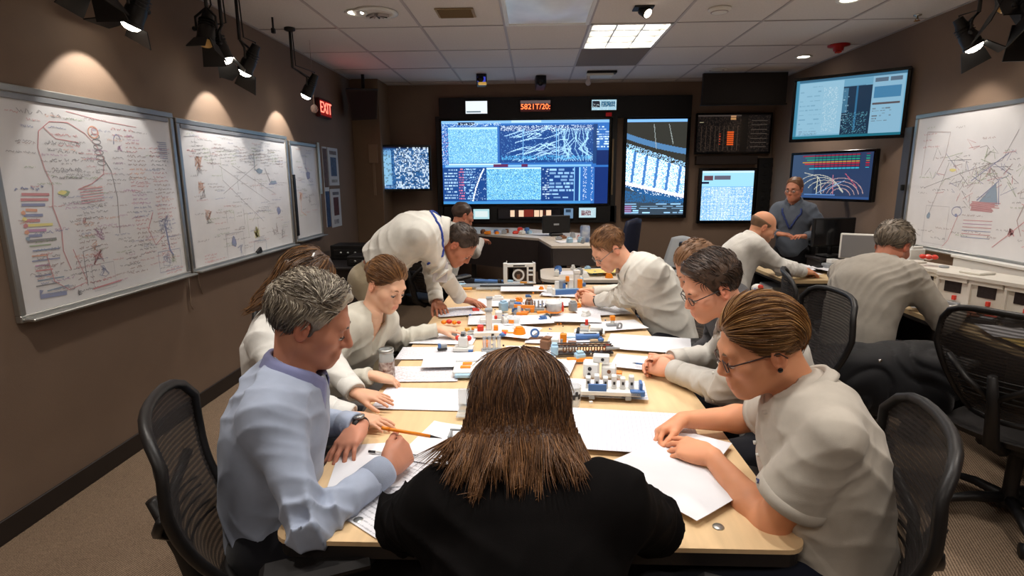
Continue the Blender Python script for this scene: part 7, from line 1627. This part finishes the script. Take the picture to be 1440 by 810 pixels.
# ================================================================ THINGS ON THE OTHER DESKS
# white building models on the right desk
M_mw = mat('model_house_white',(214,210,200),.5,var=.04,vscale=12); M_dk = mat('window_dark',(38,30,30),.4,var=.5,vscale=60)
def white_building(cx,cy,L,D_,H,label,bays,rot):
    t = empty('building_model',(cx,cy,Zt),rad(rot),label,'model')
    MB().box((0,0,.006),(L*1.02,D_*1.04,.012),ch=.003).build('base',M_mw,t)
    MB().box((0,D_*.47,H/2),(L,.012,H),ch=.002).build('rear_wall',M_mw,t)
    for s_ in(-1,1): MB().box((s_*L*.49,0,H/2),(.014,D_,H),ch=.002).build('end_wall',M_mw,t)
    MB().prism(rounded(-L*.52,L*.52,-D_*.53,D_*.53,.03),H,H+.022).build('roof',M_mw,t)
    bw = L/bays
    for k in range(bays):
        x = -L/2+bw*(k+.5); pr = MB().box((x-bw*.5+.008,-D_*.44,H/2),(.016,.03,H),ch=.002).build('pier',M_mw,t)
        MB().box((x,-D_*.40,H*.68),(bw*.52,.03,H*.34),ch=.002).build('window',M_dk,t); MB().box((x,-D_*.38,H*.5),(bw*.96,.03,H*.98),ch=.002).build('facade_panel',M_mw,t); MB().box((x,-D_*.44,H*.93),(bw*.9,.03,H*.14),ch=.002).build('lintel',M_mw,t)
        MB().box((x,-D_*.47,H*.12),(bw*.6,.03,H*.2),ch=.003).build('sill_part',MP['n' if k%2 else 'g'],t); MB().box((x+bw*.1,-D_*.46,H*.36),(bw*.10,.02,H*.14),ch=.002).build('red_fitting',MP['r'],t)
    MB().box((0,0,H*.5),(L*.9,.01,H*.9)).build('inner_wall',M_dk,t)
    MB().box((-L*.25,0,H+.03),(L*.22,D_*.5,.016),ch=.004).build('roof_hatch',M_mw,t); MB().lathe([(.03,0),(.03,.012),(.024,.014),(.02,.004)],(L*.3,0,H+.022),18).build('roof_vent',MP['g'],t,True)
    return t
white_building(2.93,3.55,.62,.28,.21,'larger white building model with dark bays on the right desk',3,-72)
white_building(2.86,4.13,.42,.26,.20,'smaller white building model behind the grey-shirted man',2,-76)
gadget(0,0,'red and white flower-shaped part on top of the smaller building model',[('core','s',0,0,0,.06,.06,.04,'w')]+[('petal','s',.04*math.cos(k*1.05),.04*math.sin(k*1.05),.012,.045,.035,.03,'r') for k in range(6)],pos=(2.84,4.10),Z0=Zt+.26,name='flower_part')
gadget(0,0,'white card block standing behind the smaller building model',[('block',B,0,0,0,.14,.04,.30,'w'),('ridge',B,0,0,.30,.10,.03,.02,'w')],pos=(2.98,4.45),rot=15,Z0=Zt,name='card_block')
gadget(0,0,'long low cream wall model behind the building models',[('wall',B,0,0,0,.04,.75,.26,'w'),('cap',B,0,0,.26,.06,.78,.02,'w'),('amber_panel',B,-.024,-.1,.08,.01,.3,.12,'y')],pos=(3.16,3.9),Z0=Zt,name='wall_model')
gadget(0,0,'orange angular gadget at the right end of the desk',[('body',B,0,0,0,.09,.07,.09,'o'),('hood',B,0,-.02,.09,.09,.05,.03,'o'),('white_base',B,.02,-.05,0,.07,.05,.04,'w'),('dark_side',B,-.07,0,0,.05,.06,.05,'k')],pos=(2.95,3.02),rot=-60,Z0=Zt,name='orange_gadget',cat='gadget')
gadget(0,0,'clear storage bin with blue contents at the right edge',[('bin_wall',B,-.12,0,0,.008,.26,.2,'c'),('bin_wall',B,.12,0,0,.008,.26,.2,'c'),('bin_wall',B,0,-.126,0,.24,.008,.2,'c'),('bin_wall',B,0,.126,0,.24,.008,.2,'c'),('bin_floor',B,0,0,0,.24,.26,.008,'c'),('blue_contents',B,0,0,.01,.2,.22,.10,'b'),('pale_contents',B,.03,.02,.11,.12,.12,.03,'l')],pos=(3.08,2.78),Z0=Zt,name='storage_bin',cat='bin')
gadget(0,0,'black desk phone with a red light in front of the building models',[('base',B,0,0,0,.18,.16,.035,'k'),('handset',B,-.05,0,.035,.05,.19,.03,'k'),('red_display',B,.04,.03,.035,.06,.04,.004,'r'),('keypad',B,.04,-.03,.035,.06,.06,.006,'g')],pos=(2.66,3.34),rot=-50,Z0=Zt,name='desk_phone',cat='phone')
gadget(0,0,'black camera pouch on the right desk',[('pouch','s',0,0,0,.20,.12,.09,'k'),('strap','h',0,.03,.07,.16,.012,.012,'k'),('lens_cap','c',.05,-.04,.02,.05,.05,.05,'k')],pos=(2.72,3.16),rot=20,Z0=Zt,name='camera_pouch',cat='pouch')
gadget(0,0,'black headset and cable heap near the right edge of the desk',[('earcup','s',-.06,0,0,.07,.07,.05,'k'),('earcup','s',.06,0,0,.07,.07,.05,'k'),('band','t',0,.02,.0,.14,.014,0,'k'),('blue_pad',B,.12,.02,0,.12,.08,.015,'b')],pos=(2.70,2.82),rot=30,Z0=Zt,name='headset',cat='headset')
sheet(0,0,.6,.42,80,'plain','large yellowish plan spread on the right desk',pos=(2.62,2.72),curl=.004,group='papers on the right desk')
[o for o in bpy.data.objects if o.get('label') == 'large yellowish plan spread on the right desk'][0].data.materials[0] = mat('plan_yellow',(206,176,96),.6,var=.15,vscale=6)
for i,(x,y,r,l) in enumerate(((2.60,3.62,60,'white paper by the grey-shirted man\'s elbow'),(2.9,3.18,30,'white paper beside the orange gadget'),(2.56,3.02,-20,'small white paper on the plan'),(2.62,4.55,10,'white paper at the far end of the wall desk'),(2.58,4.3,40,'loose white paper between the bearded man and the grey-shirted man'))): sheet(0,0,.21,.28,r,'text' if i%2 else 'plain',l,pos=(x,y),curl=.006,seed=i,group='papers on the right desk')
for i,(x,y,r,l) in enumerate(((2.36,4.95,10,'white paper under the bearded man\'s hands'),(2.45,5.18,-15,'stacked white paper beyond the bearded man\'s hands'),(2.66,5.12,25,'white paper at the corner of the rear return desk'))): sheet(0,0,.21,.30,r,'plain',l,pos=(x,y),curl=.03,seed=i,group='papers on the rear return desk')
gadget(0,0,'small grey box pile on the rear return desk',[('box',B,0,0,0,.12,.10,.07,'g'),('box',B,.02,0,.07,.08,.07,.04,'w'),('dark_box',B,-.10,.03,0,.06,.07,.05,'k')],pos=(2.78,4.92) if 0 else (2.74,5.22),rot=10,Z0=Zt,name='box_pile',cat='boxes')
gadget(0,0,'scatter of small tools beside the white papers at the desk bend',[('tool','h',0,0,0,.12,.02,.02,'k'),('tool','h',.03,.05,0,.10,.016,.016,'b'),('cup','c',.10,.02,0,.05,.06,.08,'n'),('tool',B,-.08,.03,0,.05,.04,.03,'k')],pos=(2.66,4.72),rot=30,Z0=Zt,name='tool_scatter',cat='tools')
# monitors on the return desk shelf
def monitor(x,y,z,rz,w,h,label,m_face,m_back=M_black):
    t = empty('desk_monitor',(x,y,z),rad(rz),label,'monitor','desk monitors below the corner televisions')
    MB().box((0,0,.012),(.22,.16,.02),ch=.008).build('foot',M_black,t); MB().cyl((0,.02,.02),(0,.02,.14),.02).build('neck',M_black,t,True)
    MB().box((0,0,.10+h/2),(w,.035,h),ch=.008).build('housing',m_back,t); MB().box((0,-.019,.10+h/2),(w-.03,.004,h-.03)).build('panel',m_face,t)
M_off = mat('screen_off',(20,21,24),.12)
monitor(2.84,5.42,.845,14,.46,.27,'black switched-off monitor behind the standing man\'s hip',M_off)
monitor(3.02,5.24,Zt,-30,.36,.24,'white-framed screen tilted behind the grey-haired man\'s head',mat('screen_grey',(120,120,122),.3),M_white)
pr = empty('printer',(3.02,5.86,.0),0,'black printer cabinet with a red-brown tray right of the standing man','printer')
MB().box((3.02,5.86,.46),(.40,.40,.92),ch=.015).build('cabinet',M_black,pr,False,True); MB().box((3.02,5.84,.96),(.36,.32,.10),ch=.012).build('body',M_cplast,pr,False,True); MB().box((2.96,5.70,1.04),(.26,.10,.07),ch=.006).build('tray',mat('tray_redbrown',(120,64,50),.5),pr,False,True)
kb = empty('keyboard',(2.42,5.42,Zt),0,'pale keyboard on the rear return desk','keyboard'); MB().box((2.42,5.42,Zt+.012),(.40,.15,.02),ch=.006).build('case',MP['g'],kb,False,True)
for j in range(4): MB().box((2.42,5.37+.033*j,Zt+.026),(.37,.024,.008),ch=.003).build('key_row',MP['w'],kb,False,True)
pcu = empty('white_pc',(2.36,5.50,0.0),0,'white box with dark slots under the rear return desk edge','box'); MB().box((2.36,5.28,.30),(.34,.30,.60),ch=.01).build('case',M_white,pcu,False,True); MB().box((2.36,5.126,.42),(.26,.01,.12)).build('slot',M_black,pcu,False,True)
# white coat hanging on the bearded man's chair
f = Field((1.15,4.45,.5),(1.55,5.1,1.15),.010)
for (a,b,r1,r2) in (((1.36,4.60,1.02),(1.30,4.62,.66),.05,.07),((1.35,4.74,1.05),(1.28,4.76,.62),.05,.07),((1.37,4.88,1.02),(1.30,4.90,.66),.05,.07)): f.cone(a,b,r1,r2,k=.06)
f.disp(lambda x,y,z: (.012*(.5-np.abs(np.sin(y*28+nz(x*.5,y*.5,z*.5,2)*2))**.7)).astype(np.float32)); V_,F_ = f.surf()
o = link('white_coat',smooth_mesh('white_coat',relax(V_,F_,1,.4),F_),M_whites); tag(o,'white coat draped over the back of the bearded man\'s chair','coat')
gadget(0,0,'small red and white patterned pouch on the bearded man\'s chair arm',[('pouch','s',0,0,0,.10,.09,.08,'w'),('red_patch','s',.01,-.03,.03,.05,.04,.05,'r'),('blue_patch','s',-.03,-.03,.02,.03,.03,.03,'b')],pos=(1.79,4.46),Z0=.68,name='patterned_pouch',cat='pouch')
# rear console clutter
def clutter(n,x0,x1,y0,y1,z,seed,where,group):
    rs = random.Random(seed); cols = [('w','white'),('g','grey'),('o','orange'),('b','blue'),('r','red'),('w','white'),('l','pale blue'),('n','brown')]
    kinds = [('box',B),('cup','c'),('block',B),('tube','h')]; seen = set(); used_l = set(); k = 0; tries = 0
    while k < n and tries < 400:
        tries += 1; c,cn = rs.choice(cols); kn,sh = rs.choice(kinds); x,y = rs.uniform(x0,x1),rs.uniform(y0,y1)
        if any((x-a)**2+(y-b)**2 < .085**2 for a,b in seen): continue
        d = rs.uniform(.03,.06)
        h_ = rs.uniform(.02,.06); nxt = dict(box='lid',cup='rim',block='stud',tube='end')[kn]
        lab = 'small %s %s among the clutter on %s' % (cn,kn,where)
        if lab in used_l: continue
        used_l.add(lab); seen.add((x,y)); k += 1
        gadget(0,0,lab,[(kn+'_body',sh,0,0,0,d*1.3,d,h_,c),(nxt,'b' if sh in 'bh' else 'c',0,0,h_,d*.8,d*.7,.010,c)],pos=(x,y),rot=rs.uniform(0,90),Z0=z,name='small_'+kn,cat='clutter',group=group)
clutter(12,-.62,-.05,6.55,6.72,.957,5,'the rear console counter','clutter on the rear console')
clutter(10,.25,.56,5.55,6.4,.957,6,'the right wing of the rear console','clutter on the rear console wing')
clutter(15,.15,.92,4.84,5.28,.742,7,'the rear side desk','clutter on the rear side desk')
sheet(0,0,.30,.22,10,'plain','yellow folder lying on the rear side desk',pos=(.62,5.02),Z0=.74,group='papers at the rear'); bpy.data.objects[[o.name for o in bpy.data.objects if o.get('label') == 'yellow folder lying on the rear side desk'][0]].data.materials[0] = mat('folder_yellow',(226,206,120),.6)
for i,(x,y,r,z) in enumerate(((.35,5.1,5,.74),(.80,5.12,-10,.74),(.38,5.75,20,.957),(.1,6.5,-38,.957),(-.45,6.85,-38,.957))): sheet(0,0,.30,.21,r,'plain',['white sheet at the left of the rear side desk','white sheet at the right of the rear side desk','white sheet on the near wing of the rear console','white sheet at the bend of the rear console','white sheet along the far left of the rear console'][i],pos=(x,y),zabs=z+.0015+.0004*i,group='papers at the rear')
mg = empty('drink_can',(.52,5.72,.957),0,'white and blue drink can standing on the rear console','can'); MB().lathe([(.001,0),(.045,0),(.05,.012),(.05,.15),(.043,.165),(.001,.165)],n=20).build('can_body',mat('can_white',(216,222,228),.3,rgb2=(70,110,170),vscale=14),mg,'auto'); MB().lathe([(.043,.165),(.045,.169),(.041,.169)],n=20,cap=False).build('rim',M_alu,mg,True)
dkm = empty('small_monitor',(.25,6.35,.957),rad(10),'small dark monitor facing away on the rear console','monitor'); MB().box((0,0,.13),(.32,.03,.20),ch=.008).build('housing',M_black,dkm); MB().box((0,.0,.015),(.14,.12,.03),ch=.006).build('foot',M_black,dkm); MB().box((0,-.018,.13),(.06,.006,.02)).build('badge_plate',MP['g'],dkm)
clutter(9,-.30,-.02,2.95,4.25,Zt+.012,21,'the left middle of the work table','clutter in the left middle of the work table')
clutter(9,.05,.34,2.5,4.2,Zt+.012,22,'the right middle of the work table','clutter in the right middle of the work table')
# left bench equipment
for i,(x,y,w_,d_,h_,l) in enumerate(((-1.75,5.75,.34,.3,.10,'flat black recorder box at the near end of the left bench'),(-2.05,6.2,.4,.3,.16,'dark amplifier in the middle of the left bench'),(-1.75,6.7,.3,.3,.12,'black deck at the far end of the left bench'))):
    t = empty('equipment_box',(x,y,.726),0,l,'equipment'); MB().box((0,0,h_/2),(w_,d_,h_),ch=.008).build('case',M_lampblack,t); MB().box((0,-d_/2-.003,h_*.5),(w_*.8,.006,h_*.4),ch=.002).build('front_plate',M_cplast,t)
    for k in range(3): MB().cyl((-.08+.08*k,-d_/2-.006,h_*.5),(-.08+.08*k,-d_/2-.018,h_*.5),.012).build('knob',M_alu,t,True)
tt = empty('tape_tray',(-1.85,7.0,.726),0,'pale tray of coiled leads on the left bench','tray'); MB().box((-1.85,7.0,.745),(.3,.2,.03),ch=.006).build('tray',MP['g'],tt,False,True); MB().lathe([(.05,0),(.07,0),(.07,.02),(.05,.02),(.05,0)],(-1.85,7.0,.762),18,cap=False).build('coil',M_cplast,tt,True,True)
for (x,y,l) in ((-1.62,6.05,'small white knob-topped bottle on the left bench'),(-1.66,5.62,'chrome-topped jar at the near edge of the left bench')):
    t = empty('small_bottle',(x,y,.726),0,l,'bottle'); MB().lathe([(.001,0),(.03,0),(.032,.01),(.03,.06),(.014,.075),(.014,.09)],n=16).build('bottle_body',M_white,t,'auto'); MB().lathe([(.017,.088),(.017,.105),(.001,.108)],n=14).build('cap',M_chrome,t,True)
# red crate and dark boxes behind the bending man
t = empty('storage_crate',(-1.35,7.2,0),0,'dark storage cabinet with a red-brown box on top behind the bending man','cabinet'); MB().box((-1.35,7.2,.45),(.6,.5,.9),ch=.01).build('cabinet_body',M_lampblack,t,False,True); MB().box((-1.35,6.94,.45),(.54,.02,.8),ch=.004).build('door',M_cplast,t,False,True); MB().box((-1.15,6.92,.5),(.02,.02,.12),ch=.004).build('handle',M_alu,t,False,True)
t = empty('red_box',(-1.3,7.15,.9),0,'dull red box on the storage cabinet behind the bending man','box'); MB().box((-1.3,7.15,.985),(.3,.25,.17),ch=.008).build('carton',mat('dull_red',(104,48,40),.6),t,False,True); MB().box((-1.3,7.15,1.075),(.31,.26,.02),ch=.004).build('lid',mat('dull_red',(104,48,40),.6),t,False,True)
